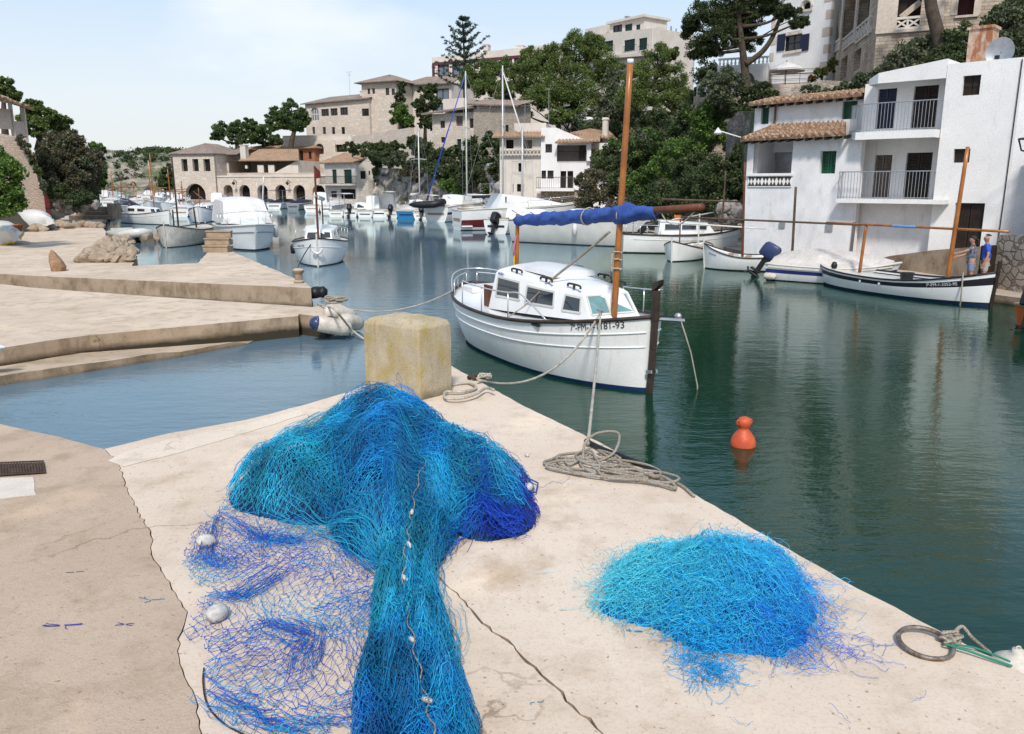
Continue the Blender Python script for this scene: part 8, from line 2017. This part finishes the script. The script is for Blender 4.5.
# ------------------------------------------------------------- leaves
def leafcards(C_, Rr, per, size, seed, flat=1.0, asp=.55, droop=0.0, hollow=.0):
    rr = np.random.default_rng(seed); n = len(C_)
    cc = np.repeat(C_, per, 0); rad = np.repeat(Rr, per, 0)
    d = rr.normal(0, 1, (n*per, 3)); d /= np.linalg.norm(d, axis=1, keepdims=True)
    q = rr.random((n*per, 1)) ** .5 * (1 - hollow) + hollow
    pos = cc + d * rad * q * np.array([1, 1, flat])
    t = d * .7 + rr.normal(0, .8, d.shape); t[:, 2] -= droop; t /= np.linalg.norm(t, axis=1, keepdims=True)
    b = np.cross(t, rr.normal(0, 1, t.shape)); b /= np.linalg.norm(b, axis=1, keepdims=True)
    s_ = size * rr.uniform(.55, 1.35, (n*per, 1))
    a = t * s_ * .5; w_ = b * s_ * .5 * asp
    V = np.stack([pos - a, pos + w_ , pos + a, pos - w_], 1).reshape(-1, 3)
    return V, np.arange(n*per*4).reshape(-1, 4)
def clumps(lobes, k, rel, seed, inner=.55):
    rr = np.random.default_rng(seed); C_, R_ = [], []
    for (cx, cy, cz, rx, ry, rz) in lobes:
        d = rr.normal(0, 1, (k, 3)); d /= np.linalg.norm(d, axis=1, keepdims=True); q = rr.uniform(inner, 1.0, (k, 1))
        C_.append(np.array([cx, cy, cz]) + d * np.array([rx, ry, rz]) * q); m = min(rx, ry, rz)
        R_.append(rel * m * rr.uniform(.6, 1.35, (k, 1)))
    return np.concatenate(C_), np.concatenate(R_)
def plant(name, label, cat, base, lobes, mat_, k=26, per=60, rel=.38, size=.2, seed=1, flat=.8, asp=.55, trunk=None, bark='bark', group=None, droop=0, inner=.5, crown='crown', limb=True, mix=None):
    """lobes relative to base; trunk: list of (points, r0, r1)"""
    o = empty(name, base, 0, label, cat, group)
    C_, R_ = clumps(lobes, k, rel, seed, inner)
    V, Fq = leafcards(C_, R_, per, size, seed + 1, flat, asp, droop)
    npmesh(crown, V, Fq, M[mat_], o)
    if mix:
        C2, R2 = clumps(lobes, max(3, k // 4), rel, seed + 7, .85); V, Fq = leafcards(C2, R2 * .8, per, size, seed + 8, flat, asp, droop); npmesh('new_growth', V, Fq, M[mix], o)
    if trunk:
        mb = MB()
        for pts, r0, r1 in trunk:
            p = spline(pts, 5); mb.tube(p, [r0 + (r1 - r0) * i / (len(p)-1) for i in range(len(p))], 8)
        if limb:
            rr = random.Random(seed); top = Vector(trunk[0][0][-1])
            for (cx, cy, cz, rx, ry, rz) in lobes:
                e = Vector((cx, cy, cz)); src = min((Vector(p) for t in trunk for p in spline(t[0], 4)), key=lambda p: (p - e).length + max(0, p.z - e.z) * 2)
                m_ = (src + e) / 2 + Vector((rr.uniform(-.3,.3), rr.uniform(-.3,.3), -.15 * (e - src).length * .5)); p = spline([src, m_, e], 5); r_ = trunk[0][2]
                mb.tube(p, [max(.02, r_ * (1 - .75 * i/(len(p)-1))) for i in range(len(p))], 6)
                for _ in range(3):
                    a = p[rr.randint(4, len(p)-1)]; b = e + Vector((rr.uniform(-1,1)*rx, rr.uniform(-1,1)*ry, rr.uniform(-.3,1)*rz))*.85; mb.tube([a, (a+b)/2 + Vector((0,0,.1)), b], [r_*.4, r_*.25, .015], 5)
        mb.build('trunk', M[bark], o, True)
    return o
def lob(base, px, py, Y, rpx, rpy=None, ry=None):
    """lobe seen at px,py at distance Y with radii in pixels, relative to base"""
    c = ony(px, py, Y); s_ = Y / FOC / 1.0; rx = rpx * s_; rz = (rpy or rpx) * s_; ry = ry or rx
    return (c[0]-base[0], c[1]-base[1], c[2]-base[2], rx, ry, rz)
def tree_px(name, label, base_px, Yb, zb, lobes, mat_, size=.25, seed=1, group=None, cat='tree', trunk_r=(.3,.12), bark='bark', tpts=None, **kw):
    b = at(base_px, zb, Yb); L_ = [lob(b, *l) for l in lobes]
    if tpts: tr = [([(0,0,-.3)] + [tuple(Vector(ony(*q)) - Vector(b)) for q in tpts], trunk_r[0], trunk_r[1])]
    else:
        cx = sum(l[0] for l in L_)/len(L_); cy = sum(l[1] for l in L_)/len(L_); cz = sum(l[2] for l in L_)/len(L_)
        tr = [([(0,0,-.3), (cx*.3, cy*.3, cz*.45), (cx*.8, cy*.8, cz*.9)], trunk_r[0], trunk_r[1])]
    return plant(name, label, cat, b, L_, mat_, size=size, seed=seed, trunk=tr, bark=bark, group=group, **kw)
def bush_px(label, lobes, mat_, size=.16, seed=1, name='bush', cat='bush', group=None, **kw):
    px, py, Y, rx = lobes[0][:4]; c = ony(px, py, Y); rz = (lobes[0][4] if len(lobes[0]) > 4 and lobes[0][4] else rx) * Y / FOC
    b = (c[0], c[1], c[2] - rz); L_ = [lob(b, *l) for l in lobes]
    tr = [([(0,0,-.2), (.05,0,rz*.5), (.1,0,rz)], .09, .03)]
    return plant(name, label, cat, b, L_, mat_, size=size, seed=seed, trunk=tr, group=group, **kw)

# skyline pines in the middle
tree_px('stone_pine', 'umbrella shaped stone pine, left one of the skyline pines above the arcade', 243, 140, 6, [(226,131,140,14,9),(243,127,141,16,8),(256,131,140,13,9),(236,139,139,12,6),(217,137,140,7,4)], 'pine_far', .36, 3, tpts=[(240,150,140),(237,146,140),(240,136,140)], trunk_r=(.5,.25), k=26, per=150, flat=.7)
tree_px('stone_pine', 'smaller stone pine squeezed between the two big skyline pines', 262, 145, 6, [(266,137,145,12,7),(258,140,144,8,5),(276,140,145,8,6)], 'pine_far', .34, 5, tpts=[(262,150,145),(264,143,145)], trunk_r=(.35,.2), k=22, per=120, flat=.7)
tree_px('stone_pine', 'tall stone pine with several trunks, right one of the skyline pines beside the villa', 290, 138, 8, [(280,115,138,13,9),(292,109,139,13,9),(302,117,138,9,8),(274,124,137,9,7),(299,125,138,9,8),(285,123,138,10,7)], 'pine_far', .34, 7, tpts=[(292,140,138),(294,130,138),(291,116,138)], trunk_r=(.5,.25), k=26, per=150, flat=.7)
# norfolk pine
def araucaria():
    b = at(465, 14, 118); o = empty('norfolk_pine', b, 0, 'tall tiered conifer with open feathery whorls in front of the maroon banded building', 'tree')
    top = ony(463, 18, 118); Ht = top[2] - b[2]; mb = MB(); mb.tube([(0,0,-.5),(0,0,Ht*.5),(-.2,0,Ht)], [.28,.18,.04], 7); rr = np.random.default_rng(4); Cs, Rs = [], []
    lv = 10
    for i in range(lv):
        t = i/(lv-1); z = Ht*(.22 + .76*t); R_ = (4.4*(1-t)**.75 + .55) * (1 if i % 2 else .85); nb = 6 if i < 7 else 5; a0 = rr.uniform(0, 6)
        for k in range(nb):
            a = a0 + k*2*PI/nb + rr.normal(0,.12); L_ = R_*rr.uniform(.75,1.1); up = .12 + .25*t
            pts = [Vector((math.cos(a)*L_*s_, math.sin(a)*L_*s_, z + L_*(up*s_ + .22*s_*s_ - .18*s_*(1-s_)))) for s_ in np.linspace(0,1,7)]
            mb.tube(pts, [.06*(1-.8*s_) for s_ in np.linspace(0,1,7)], 4)
            for p in pts[1:]:
                for _ in range(2): Cs.append(np.array(p) + rr.normal(0,.12,3)*np.array([1,1,.4])); Rs.append([.26])
    mb.build('trunk', M['bark'], o, True); V, Fq = leafcards(np.array(Cs), np.array(Rs), 11, .40, 5, .6, .25); npmesh('crown', V, Fq, M['spruce'], o)
araucaria()
tree_px('tree', 'bright green broadleaf tree against the villa tower', 402, 128, 10.5, [(404,113,128,9,9),(396,117,127,7,7),(408,122,128,8,7)], 'bright', .4, 9, k=20, per=60)
tree_px('tree', 'dark narrow evergreen at the right side of the villa tower', 400, 131, 11, [(400,95,131,5,10),(398,110,131,6,10),(402,86,131,3.5,5)], 'dull', .38, 11, k=20, per=60)
tree_px('tree', 'dark tree before the lower banded block', 425, 128, 10, [(424,92,128,8,7),(432,102,127,8,8),(420,105,127,7,8),(433,88,129,6,5),(424,114,127,8,8),(428,122,127,9,8)], 'dull', .38, 13, k=20, per=60)
# pines in the centre
GP = 'pines on the slope behind the yachts'
tree_px('pine_tree', 'light green bushy pine beside the yacht masts', 487, 104, 9, [(480,70,104,15,10),(495,76,103,14,12),(470,80,103,12,10),(508,68,104,14,9),(486,88,102,14,9),(520,82,103,12,12),(500,92,101,14,10)], 'pine', .23, 15, k=34, per=210, asp=.4, trunk_r=(.3,.14), bark='bark')
tree_px('pine_tree', 'broad dark aleppo pine, the largest crown on the slope below the hotel block', 575, 100, 9.5, [(575,48,101,24,15),(555,58,100,20,14),(598,62,100,20,16),(540,72,99,18,14),(575,80,98,24,18),(606,86,99,18,18),(552,96,97,20,16),(585,105,97,22,16),(530,58,101,14,10),(592,45,101,14,9),(612,72,100,12,12),(535,100,95,14,14),(520,112,93,10,10),(560,118,92,16,8)], 'pine', .23, 17, k=38, per=230, asp=.4, trunk_r=(.45,.2), mix=None)
tree_px('pine_tree', 'mid green pine with loose crown right of the orange mast', 656, 74, 7, [(655,62,74,18,15),(640,78,73,16,14),(672,80,74,17,15),(655,95,73,20,14),(632,98,72,14,14),(682,98,73,14,14),(668,52,75,10,8)], 'pine', .17, 19, k=36, per=220, asp=.4, tpts=[(676,128,74),(674,112,74),(660,100,74),(652,88,74)], bark='bark_pale', trunk_r=(.22,.12))
tree_px('tree', 'grey green olive like tree between the dark pine and the orange mast', 628, 78, 6, [(620,92,78,14,14),(606,110,77,13,13),(628,115,77,14,14),(612,78,79,9,9)], 'olive', .30, 21, k=24, per=80, trunk_r=(.2,.1))
tree_px('tree', 'dark evergreen filling the gap behind the orange mast', 595, 82, 5, [(600,135,82,18,16),(580,132,83,16,14),(618,138,80,14,14)], 'dull', .32, 22, k=22, per=80, trunk_r=(.2,.1))
# tall pine over the terrace
tree_px('pine_tree', 'tall leaning pine above the balustrade terrace, crown cut by the top edge', 746, 55, 9.5, [(705,12,55,18,14),(735,8,56,24,14),(765,-4,55,22,12),(720,34,54,20,14),(700,48,55,12,13),(745,38,56,16,12),(788,12,54,14,8),(800,22,53.5,11,6),(690,28,56,10,10),(730,-20,55,30,14),(775,-25,55,26,12),(722,22,56,18,14),(752,14,55.5,18,13),(742,28,56.5,14,10),(712,48,56,13,10),(770,8,55,14,8)], 'pine_dark', .15, 23, k=38, per=170, asp=.4, tpts=[(746,80,55),(744,62,55),(742,45,55),(739,20,55),(736,-10,55)], bark='bark', trunk_r=(.32,.13), inner=.3)
b = at(746,9.5,54.6); mb = MB(); mb.tube(spline([Vector(ony(746,64,54.8)), Vector(ony(762,52,54.5)), Vector(ony(773,36,54.3)), Vector(ony(782,14,54)), Vector(ony(790,4,54))], 6), [.2 - .005*i for i in range(25)], 7)
o = mb.build('limb', M['bark'], None, True); tr_ = [q for q in bpy.data.objects if q.get('label','').startswith('tall leaning pine')][0]; o.parent = tr_; o.location = -Vector(tr_.location)
tree_px('pine_tree', 'pine trunk and crown behind the tall leaning pine at the top edge', 716, 64, 9, [(708,78,64,14,14),(722,92,62,12,12),(700,95,62,10,12)], 'pine_dark', .19, 25, k=26, per=130, trunk_r=(.2,.1))
tree_px('tree', 'small pale olive tree in front of the low white terrace wall', 722, 50, 7.8, [(720,76,50,13,12),(733,84,50,11,11),(708,88,50,9,9),(722,96,49.5,11,10)], 'olive', .17, 27, k=24, per=80, bark='bark_pale', trunk_r=(.1,.05))
# green slope left of the white houses
GB = 'shrubs on the slope left of the white houses'
bush_px('lit green creeper running diagonally up the slope to the grey stone wall', [(690,150,52,22,16),(665,165,53,20,14),(712,132,51,16,12),(640,182,54,18,12),(704,118,51,12,10),(730,138,50,10,12)], 'bright', .17, 31, k=34, per=110)
bush_px('large dark shrub mass hanging over the rubble wall', [(700,190,48,26,22),(670,200,50,24,20),(722,175,47,18,20),(728,205,46,16,16),(735,185,45.5,12,18),(738,160,46,9,14),(645,207,52,20,16),(690,168,50,20,14)], 'dull', .17, 33, k=40, per=120)
bush_px('rounded brown green bush at the lower left of the slope beside the white tower house', [(600,186,60,18,16),(590,200,60,16,12),(618,198,58,18,14),(585,180,62,12,10)], 'brownish', .18, 35, k=36, per=110)
bush_px('dark bush behind the orange mast at the slope foot', [(632,165,60,18,14),(610,168,62,16,12),(622,180,58,14,12)], 'dull', .18, 36, k=34, per=110)
bush_px('green bush at the base of the slope below the orange mast', [(640,204,55,14,11),(655,196,54,12,10),(626,207,57,10,8)], 'bright', .17, 37, k=30, per=100)
bush_px('broad band of dark green bushes on the slope under the tall pines', [(665,138,58,20,16),(690,120,56,16,14),(645,150,60,18,14),(700,140,55,16,14),(680,155,56,18,12),(655,122,62,16,12),(712,112,55,12,12)], 'dull', .18, 38, k=38, per=120, mix='bright')
bush_px('green shrubs filling the gap between the white tower house and the orange mast', [(622,150,63,16,14),(606,160,64,14,12),(640,165,62,14,12)], 'dull', .18, 34, k=34, per=110, mix='bright')
bush_px('dark ivy clump on top of the grey stone wall', [(735,108,50,14,9),(750,112,48,10,8),(720,112,51,10,9)], 'dull', .16, 39, k=28, per=90)
bush_px('dark shrub against the terrace under the balustrade', [(762,88,50,10,8),(750,96,49.5,12,8),(770,96,49,8,7)], 'dull', .16, 41, k=24, per=90)
# behind the right houses
bush_px('grey green shrubs on the bank below the stone villa', [(905,62,43.5,16,16),(925,52,43.5,14,16),(888,72,43.5,13,11),(866,80,44,12,8)], 'olive', .16, 43, k=34, per=110)
bush_px('dark green shrub between the pine trunk and the brick chimney', [(958,42,42.5,16,20),(944,62,42,14,14),(975,60,42.5,10,12)], 'dull', .16, 45, k=34, per=110)
bush_px('dark grey green tree foliage behind the dish at the right edge', [(1005,30,42,20,22),(1020,12,43,16,18),(1022,50,41.5,16,16),(990,52,42,10,10)], 'olive', .17, 47, k=34, per=110, mix='dull')
bush_px('low scrub along the bank behind the clay tile eaves', [(850,88,45,14,6),(830,92,46,12,5),(872,90,43,10,6),(810,90,48,10,4)], 'olive', .15, 49, k=24, per=90)
bush_px('little flowering plants beside the parasol', [(822,72,54,7,6),(832,66,54,5,7),(812,79,52,5,3)], 'flower', .14, 50, k=20, per=60)
tree_px('pine_tree', 'bare pine trunk rising past the lattice balcony out of the frame', 945, 43, 9, [(930,-32,43,28,10),(965,-40,43,25,12)], 'pine_dark', .25, 51, k=10, per=60, tpts=[(943,66,43),(938,35,43),(931,5,43),(928,-30,43)], trunk_r=(.42,.26))
# cliff under the stone house
GC = 'shrubs on the rock cliff'
def cliff(name, label, x0p, x1p, Y0, Y1, zt_f, seed):
    nx_, nz_ = 60, 34; rr = wob(7, .3, 1.4, seed); r2 = wob(7, 1.2, 4, seed+1); r3 = wob(5, 3, 9, seed + 2); P_ = []
    for i in range(nx_):
        t = i/(nx_-1); px = x0p + (x1p-x0p)*t; Yb = Y0 + (Y1-Y0)*t; zt = zt_f(t); row = []
        for j in range(nz_):
            k = j/(nz_-1); z = -.5 + (zt+.5)*k; b = at(px, 0, Yb); off = 2.2*k + 1.1*float(rr(np.array(b[0]*1.3), np.array(z*1.0+seed))) + .55*float(r2(np.array(b[0]), np.array(z))) + .18*float(r3(np.array(b[0]), np.array(z*1.2)))
            row.append((b[0] + .25*float(r2(np.array(z), np.array(b[0]))), b[1] + off, z))
        P_.append(row)
    mb = MB(); mb.grid(P_); o = mb.build('rock_cliff', M['cliffmat'], None); return tag(o, label, 'cliff', kind=None)
cm, nt_, b_ = newmat('pale_limestone_cliff'); p_ = wpos(nt_)
c_ = mixc(nt_, ramp(nt_, noise(nt_, wpos(nt_, (1,1,.55)), .9, 7, .65), .42, .58), (.52,.48,.45), (.27,.23,.20)); c_ = mixc(nt_, ramp(nt_, noise(nt_, p_, .5, 6, .7), .50, .60), c_, (.06,.065,.035)); c_ = mixc(nt_, ramp(nt_, noise(nt_, p_, 3.5, 5, .7), .5, .68), c_, (.10,.085,.07)); nt_.links.new(c_, b_.inputs['Base Color']); b_.inputs['Roughness'].default_value = .95
bump(nt_, b_, noise(nt_, p_, 2.5, 6, .7), .9, .3); M['cliffmat'] = cm
cliff('cliff', 'pale limestone rock cliff rising behind the bright blue boat', 374, 436, 102, 93, lambda t: 5.2 - .5*t, 91)
cliff('cliff', 'dark overgrown rock face behind the yacht masts under the stone house', 432, 503, 92, 80, lambda t: 4.6 + .8*t, 95)
def shrub(label, lobes, mat_, seed, **kw): bush_px(label, lobes, mat_, .3, seed, k=28, per=90, **kw)
shrub('grey green rounded shrub at the top of the pale cliff', [(398,158,97,9,7),(408,164,97,8,6),(389,162,98,6,5)], 'olive', 61)
shrub('dark shrubs along the foot of the long retaining wall', [(352,149,104,10,6),(368,150,103,10,7),(384,149,102,10,7),(396,148,101,10,6),(376,156,101,9,6),(390,157,100,10,6)], 'dull', 63)
shrub('dark hanging shrub over the cliff edge below the house', [(425,150,95,13,9),(440,156,94,12,10),(415,142,96,9,7),(428,165,94,9,8)], 'dull', 65)
shrub('dark brown green scrub on the rock face between the yacht masts', [(455,168,89,14,10),(475,160,88,14,12),(492,168,86,11,14),(465,182,86,12,9),(488,188,84,10,9),(440,172,90,12,9),(480,174,86,13,10),(500,170,83,9,12),(452,155,90,14,8),(476,146,89,12,8)], 'dull', 67)
shrub('bright green tuft low on the rock face left of the tall mast', [(448,185,87,9,6),(458,190,86,6,5)], 'bright', 69)
shrub('small dark bushes between the small white house and the pale cliff', [(378,174,104,6,9),(381,186,103,5,8),(377,160,104,5,6)], 'dull', 71)
shrub('brownish scrub on the middle of the pale cliff', [(416,176,95,6,5),(405,172,96,5,4)], 'brownish', 73)
shrub('scrub patch above the far end of the rock face beside the beige tower', [(498,150,85,8,10),(490,140,87,8,8)], 'dull', 74)
# left bank
bush_px('big bright green bush overhanging the left edge above the leaning hull', [(2,180,33,18,20),(8,200,33,14,14),(-6,160,34,14,14),(-12,200,34,18,18),(12,168,33.5,9,9)], 'bright', .15, 81, k=36, per=120)
tree_px('pine_tree', 'pine top rising behind the porch roof at the left edge', 6, 62, 6, [(5,86,62,13,8),(-8,90,62,10,7),(14,96,62,7,5)], 'pine', .22, 83, k=26, per=120)
tree_px('pine_tree', 'wide pine on the left bank between the porch house and the grey bush', 42, 60, 6.0, [(33,108,60,9,8),(44,118,60,14,10),(58,124,61,13,9),(36,128,59,10,9),(66,135,62,9,8),(28,120,60,8,8)], 'pine', .20, 85, k=30, per=140, tpts=[(38,150,60),(40,138,60),(44,124,60)])
tree_px('olive_tree', 'large grey green bushy tree with brownish twigs hanging to the path on the left bank', 70, 58, 2.2, [(66,146,58,20,14),(56,160,57,18,16),(78,165,58,20,16),(66,180,56.5,22,14),(86,182,58,14,13),(48,176,56.5,12,14),(92,160,60,10,12),(72,196,56,14,9)], 'brownish', .19, 87, k=44, per=120, mix='olive', cat='tree')
tree_px('tree', 'small green tree at the right end of the left bank above the channel', 96, 66, 2.0, [(97,150,66,7,8),(94,165,66,8,10),(100,172,65,6,9),(90,180,65,8,8),(99,182,65,5,7)], 'bright', .24, 89, k=24, per=80, mix='dull')
bush_px('dark shrub at the foot of the big grey bush beside the path', [(74,200,53,9,7),(60,192,53,10,8),(86,198,54,8,7),(50,190,53,6,8)], 'dull', .16, 90, k=24, per=90)
tree_px('tree', 'round dark tree beside the left end of the arcade', 165, 150, 1, [(167,175,150,6,8),(163,182,150,6,7),(170,184,150,5,6)], 'dull', .6, 92, k=22, per=60)
for i, (px, py) in enumerate(((27,148),(33,160),(38,172),(43,186),(20,140))):
    bush_px(['trailing plant on the slanted edge of the pink wall, second from top','reddish flowering trail on the slanted wall edge, middle','flowering tuft on the slanted wall edge, fourth from top','lowest green tuft on the slanted wall edge','trailing plant at the top of the slanted wall edge'][i], [(px,py,51.5,4,6)], 'flower' if i in (1,2) else 'olive', .14, 200+i, k=18, per=50, name='plant', cat='plant', group='plants trailing over the slanted wall edge')
def crag(px0, px1, py0, py1, Y, label, seed, n=30, r0=.18, r1=.42):
    k = 0; rr = random.Random(seed); o = empty('rock_outcrop', at((px0+px1)/2, PA, Y), 0, label, 'rock')
    mb = MB()
    for i in range(n):
        px = rr.uniform(px0, px1); py = rr.uniform(py0, py1); c = Vector(ony(px, py, Y + rr.uniform(-.6,.6))) - o.location; r_ = rr.uniform(r0, r1)
        q = rock(None, c, r_, seed*10+i, M['boulder'], 'tmp', 1.2); off = len(mb.v); mb.v.extend([tuple(v.co) for v in q.data.vertices]); mb.f.extend([tuple(off + a for a in p.vertices) for p in q.data.polygons]); mb.m.extend([0]*len(q.data.polygons)); bpy.data.objects.remove(q)
    mb.build('rock_body', M['cliffmat'], o)
crag(48, 70, 196, 209, 54, 'pale rocky ledges at the foot of the pink wall behind the upturned dinghy', 7)
crag(72, 96, 200, 207.5, 57, 'pale rocky ledges under the big grey bush at the end of the path', 8)
crag(722, 741, 208, 222, 43, 'jumbled rocks between the hedge and the left corner of the tiled white house', 9)
bush_px('tuft of green weeds on top of the rubble bank by the pier', [(93,241,42,4,1.5)], 'bright', .10, 210, k=14, per=40, name='weed', cat='plant')
bush_px('flat patch of green grass growing on the pier before the wooden steps', [(186,269,28,14,.8,.35)], 'bright', .05, 211, k=40, per=50, name='grass_patch', cat='grass')
# scrub over the far hill: nobody could count it
rr = np.random.default_rng(6); n = 1100; x = rr.uniform(-110, 10, n); y = rr.uniform(211, 262, n); z = np.interp(y, [205,212,222,240,330], [-2,1.5,8.5,11.8,13.5]) + 1.4*fw(x, y)
V, Fq = leafcards(np.stack([x, y, z + .6], 1), rr.uniform(.5,1.8,(n,1)), 40, .7, 12, .7); o = npmesh('hill_scrub', V, Fq, M['dull']); tag(o, 'green scrub covering the far rocky hill at the end of the channel', 'scrub', kind='stuff')
# undergrowth on the hillside behind the named shrubs
n = 2600; x = rr.uniform(-30, 60, n); y = rr.uniform(44, 150, n); dd = seg_dist(x, y, shore); ok = (dd > 10.5) & (dd < 60); x, y = x[ok], y[ok]; z = hill(x, y)
V, Fq = leafcards(np.stack([x, y, z + .35], 1), rr.uniform(.5,1.1,(len(x),1)), 40, .4, 14, .8); o = npmesh('undergrowth', V, Fq, M['dull']); tag(o, 'low dark undergrowth covering the slope between houses and pines', 'undergrowth', kind='stuff')
n = 700; x = rr.uniform(-80, -26, n); y = rr.uniform(46, 150, n); dd = -seg_dist(x, y, lsh); ok = (dd > 3.5) & (dd < 30); x, y, dd = x[ok], y[ok], dd[ok]; z = np.interp(dd, [-50,0,1.2,4,9,25,70], [-2,-1.5,.3,2.6,5.5,8,12])
V, Fq = leafcards(np.stack([x, y, z + .3], 1), rr.uniform(.5,1.1,(len(x),1)), 50, .35, 15, .8); o = npmesh('undergrowth', V, Fq, M['olive']); tag(o, 'low scrub on the left bank behind the path', 'undergrowth', kind='stuff')

# ------------------------------------------------------------- people
def person(label, loc, rz, hgt, pose, shirt, shorts, hairstyle):
    root = empty('person', loc, rz, label, 'person')
    s = hgt / 1.75
    # joints in metres, facing +x
    J = dict(pel=(0,0,.95), waist=(0,0,1.08), chest=(.01,0,1.30), neck=(0,0,1.47), neck2=(.02,0,1.53))
    vs, es, rs = [], [], []
    def v(p, r, par=None):
        vs.append(tuple(c * s for c in p)); rs.append(r * s); i = len(vs) - 1
        if par is not None: es.append((par, i))
        return i
    pel = v((0,0,.95), .135); wa = v((0,0,1.08), .125, pel); ch = v((.01,0,1.30), .145, wa); nk = v((0,0,1.46), .062, ch); n2 = v((.03,0,1.54), .055, nk)
    hd = v((.04,0,1.62), .085, n2); v((.03,0,1.71), .075, hd); nose = v((.135,0,1.615), .014, hd)
    for sg in (-1, 1):
        v((.03,sg*.095,1.62), .016, hd)
        hip = v((0,sg*.095,.88), .095, pel); kn = v((pose['knee'][0 if sg<0 else 1],sg*.10,.50), .058, hip); an = v((pose['foot'][0 if sg<0 else 1],sg*.105,.09), .038, kn); heel = v((pose['foot'][0 if sg<0 else 1]-.03,sg*.105,.04), .036, an); v((pose['foot'][0 if sg<0 else 1]+.17,sg*.12,.03), .03, an)
        sh = v((.0,sg*.17,1.40), .062, ch); el_, wr_, hn_ = pose['arm'][0 if sg<0 else 1]; el = v(el_, .042, sh); wr = v(wr_, .029, el); pm = v(hn_, .034, wr)
        d = (Vector(hn_) - Vector(wr_)).normalized(); side = d.cross(Vector((0,0,1))).normalized() if abs(d.z) < .9 else Vector((0,1,0)); fw_ = side.cross(d)
        for k, L in zip((-1.5,-.5,.5,1.5), (.075,.088,.084,.065)):
            b = Vector(hn_) + d*.035 + fw_*k*.019; f1 = v(tuple(b), .010, pm); f2 = v(tuple(b + d*L*.5 + side*.006*sg), .009, f1); v(tuple(b + d*L*.9 + side*.022*sg), .008, f2)
        t1 = v(tuple(Vector(hn_) + fw_*.035 - d*.01), .011, pm); v(tuple(Vector(hn_) + fw_*.062 + d*.035), .009, t1)
    def skin(vs, es, rs, name, mat_, lv=2):
        me = bpy.data.meshes.new(name); me.from_pydata(vs, es, []); o = bpy.data.objects.new(name, me); COL.objects.link(o)
        m = o.modifiers.new('skin', 'SKIN'); m.use_smooth_shade = True; o.modifiers.new('sub', 'SUBSURF').levels = lv
        for i, sv in enumerate(me.skin_vertices[0].data): sv.radius = (rs[i], rs[i]); sv.use_root = (i == 0)
        dg = bpy.context.evaluated_depsgraph_get(); m2 = bpy.data.meshes.new_from_object(o.evaluated_get(dg)); bpy.data.objects.remove(o)
        m2.name = name; m2.materials.clear(); m2.materials.append(mat_)
        for p in m2.polygons: p.use_smooth = True
        o = bpy.data.objects.new(name, m2); COL.objects.link(o); o.parent = root; return o
    body = skin(vs, es, rs, 'body', M['skin'])
    V2, E2, R2 = [], [], []
    def w(p, r, par=None):
        V2.append(tuple(c * s for c in p)); R2.append(r * s); 
        if par is not None: E2.append((par, len(V2)-1))
        return len(V2)-1
    a = w((0,0,.87), .158); b = w((0,0,1.08), .150, a); c = w((.01,0,1.30), .165, b); w((0,0,1.43), .085, c)
    for sg in (-1,1):
        sh = w((0,sg*.17,1.405), .077, c); el_ = Vector(pose['arm'][0 if sg<0 else 1][0]); w(tuple(Vector((0,sg*.17,1.40)).lerp(el_, .7)), .066, sh)
    skin(V2, E2, R2, 'shirt', shirt)
    V2, E2, R2 = [], [], []
    a = w((0,0,.97), .138); 
    for sg in (-1,1):
        k_ = pose['knee'][0 if sg<0 else 1]; h_ = w((0,sg*.085,.84), .098, a); w((k_*.75,sg*.10,.56), .088, h_)
    skin(V2, E2, R2, 'shorts', shorts)
    mb = MB(); rows = []
    for i in range(7):
        q = i/6 * (1.75 if hairstyle == 'long' else 1.2); rows.append([((.025 + .104*math.sin(q)*math.cos(a_) - .022*math.sin(q))*s, .101*math.sin(q)*math.sin(a_)*s, (1.665 + .112*math.cos(q) + (.035 if math.cos(a_) > .4 and q > 1.1 else 0))*s) for a_ in np.linspace(0, 2*PI, 15)[:-1]])
    mb.grid(rows, wrap=True, flip=True)
    if hairstyle == 'long': mb.tube([(-.07*s,0,1.66*s),(-.13*s,0,1.62*s),(-.14*s,0,1.50*s),(-.12*s,0,1.42*s)], [.035*s,.04*s,.03*s,.012*s], 7)
    mb.build('hair', M['hair'], root, True)
    mb = MB()
    for sg in (-1,1): mb.lathe([(0,-.008*s),(.008*s,-.004*s),(.008*s,.004*s),(0,.008*s)], (.118*s, sg*.035*s, 1.645*s), 6)
    mb.build('eyes', M['hair'], root); mb = MB(); mb.bar((.112*s,-.02*s,1.565*s),(.112*s,.02*s,1.565*s),.006*s,.006*s); mb.build('mouth', M['terracotta'], root)
    mb = MB()
    for sg, f in ((-1,pose['foot'][0]),(1,pose['foot'][1])): mb.box((f-.07)*s,(f+.20)*s,(sg*.11-.045)*s,(sg*.11+.045)*s,.0,.03*s)
    mb.build('sandals', M['brown'], root, bevel=.01)
    return root
pw = at(968, .22, 23.6); pm_ = at(982, .22, 23.5)
person('woman in patterned top and pale shorts pointing over the black banded boat', pw, math.radians(158), 1.53, dict(knee=(.03,-.02), foot=(.02,-.05), arm=[((.10,-.24,1.16),(.32,-.20,1.08),(.42,-.18,1.06)), ((.22,.22,1.28),(.48,.20,1.20),(.58,.19,1.18))]), M['shirt_pat'], M['shorts_blue'], 'long')
person('man in blue t-shirt and beige shorts looking down beside the pointing woman', pm_, math.radians(162), 1.58, dict(knee=(.02,.02), foot=(.0,-.03), arm=[((-.02,-.25,1.12),(.05,-.25,.88),(.08,-.24,.79)), ((.0,.25,1.12),(.08,.24,.90),(.11,.23,.81))]), M['shirt_blue'], M['shorts_beige'], 'short')
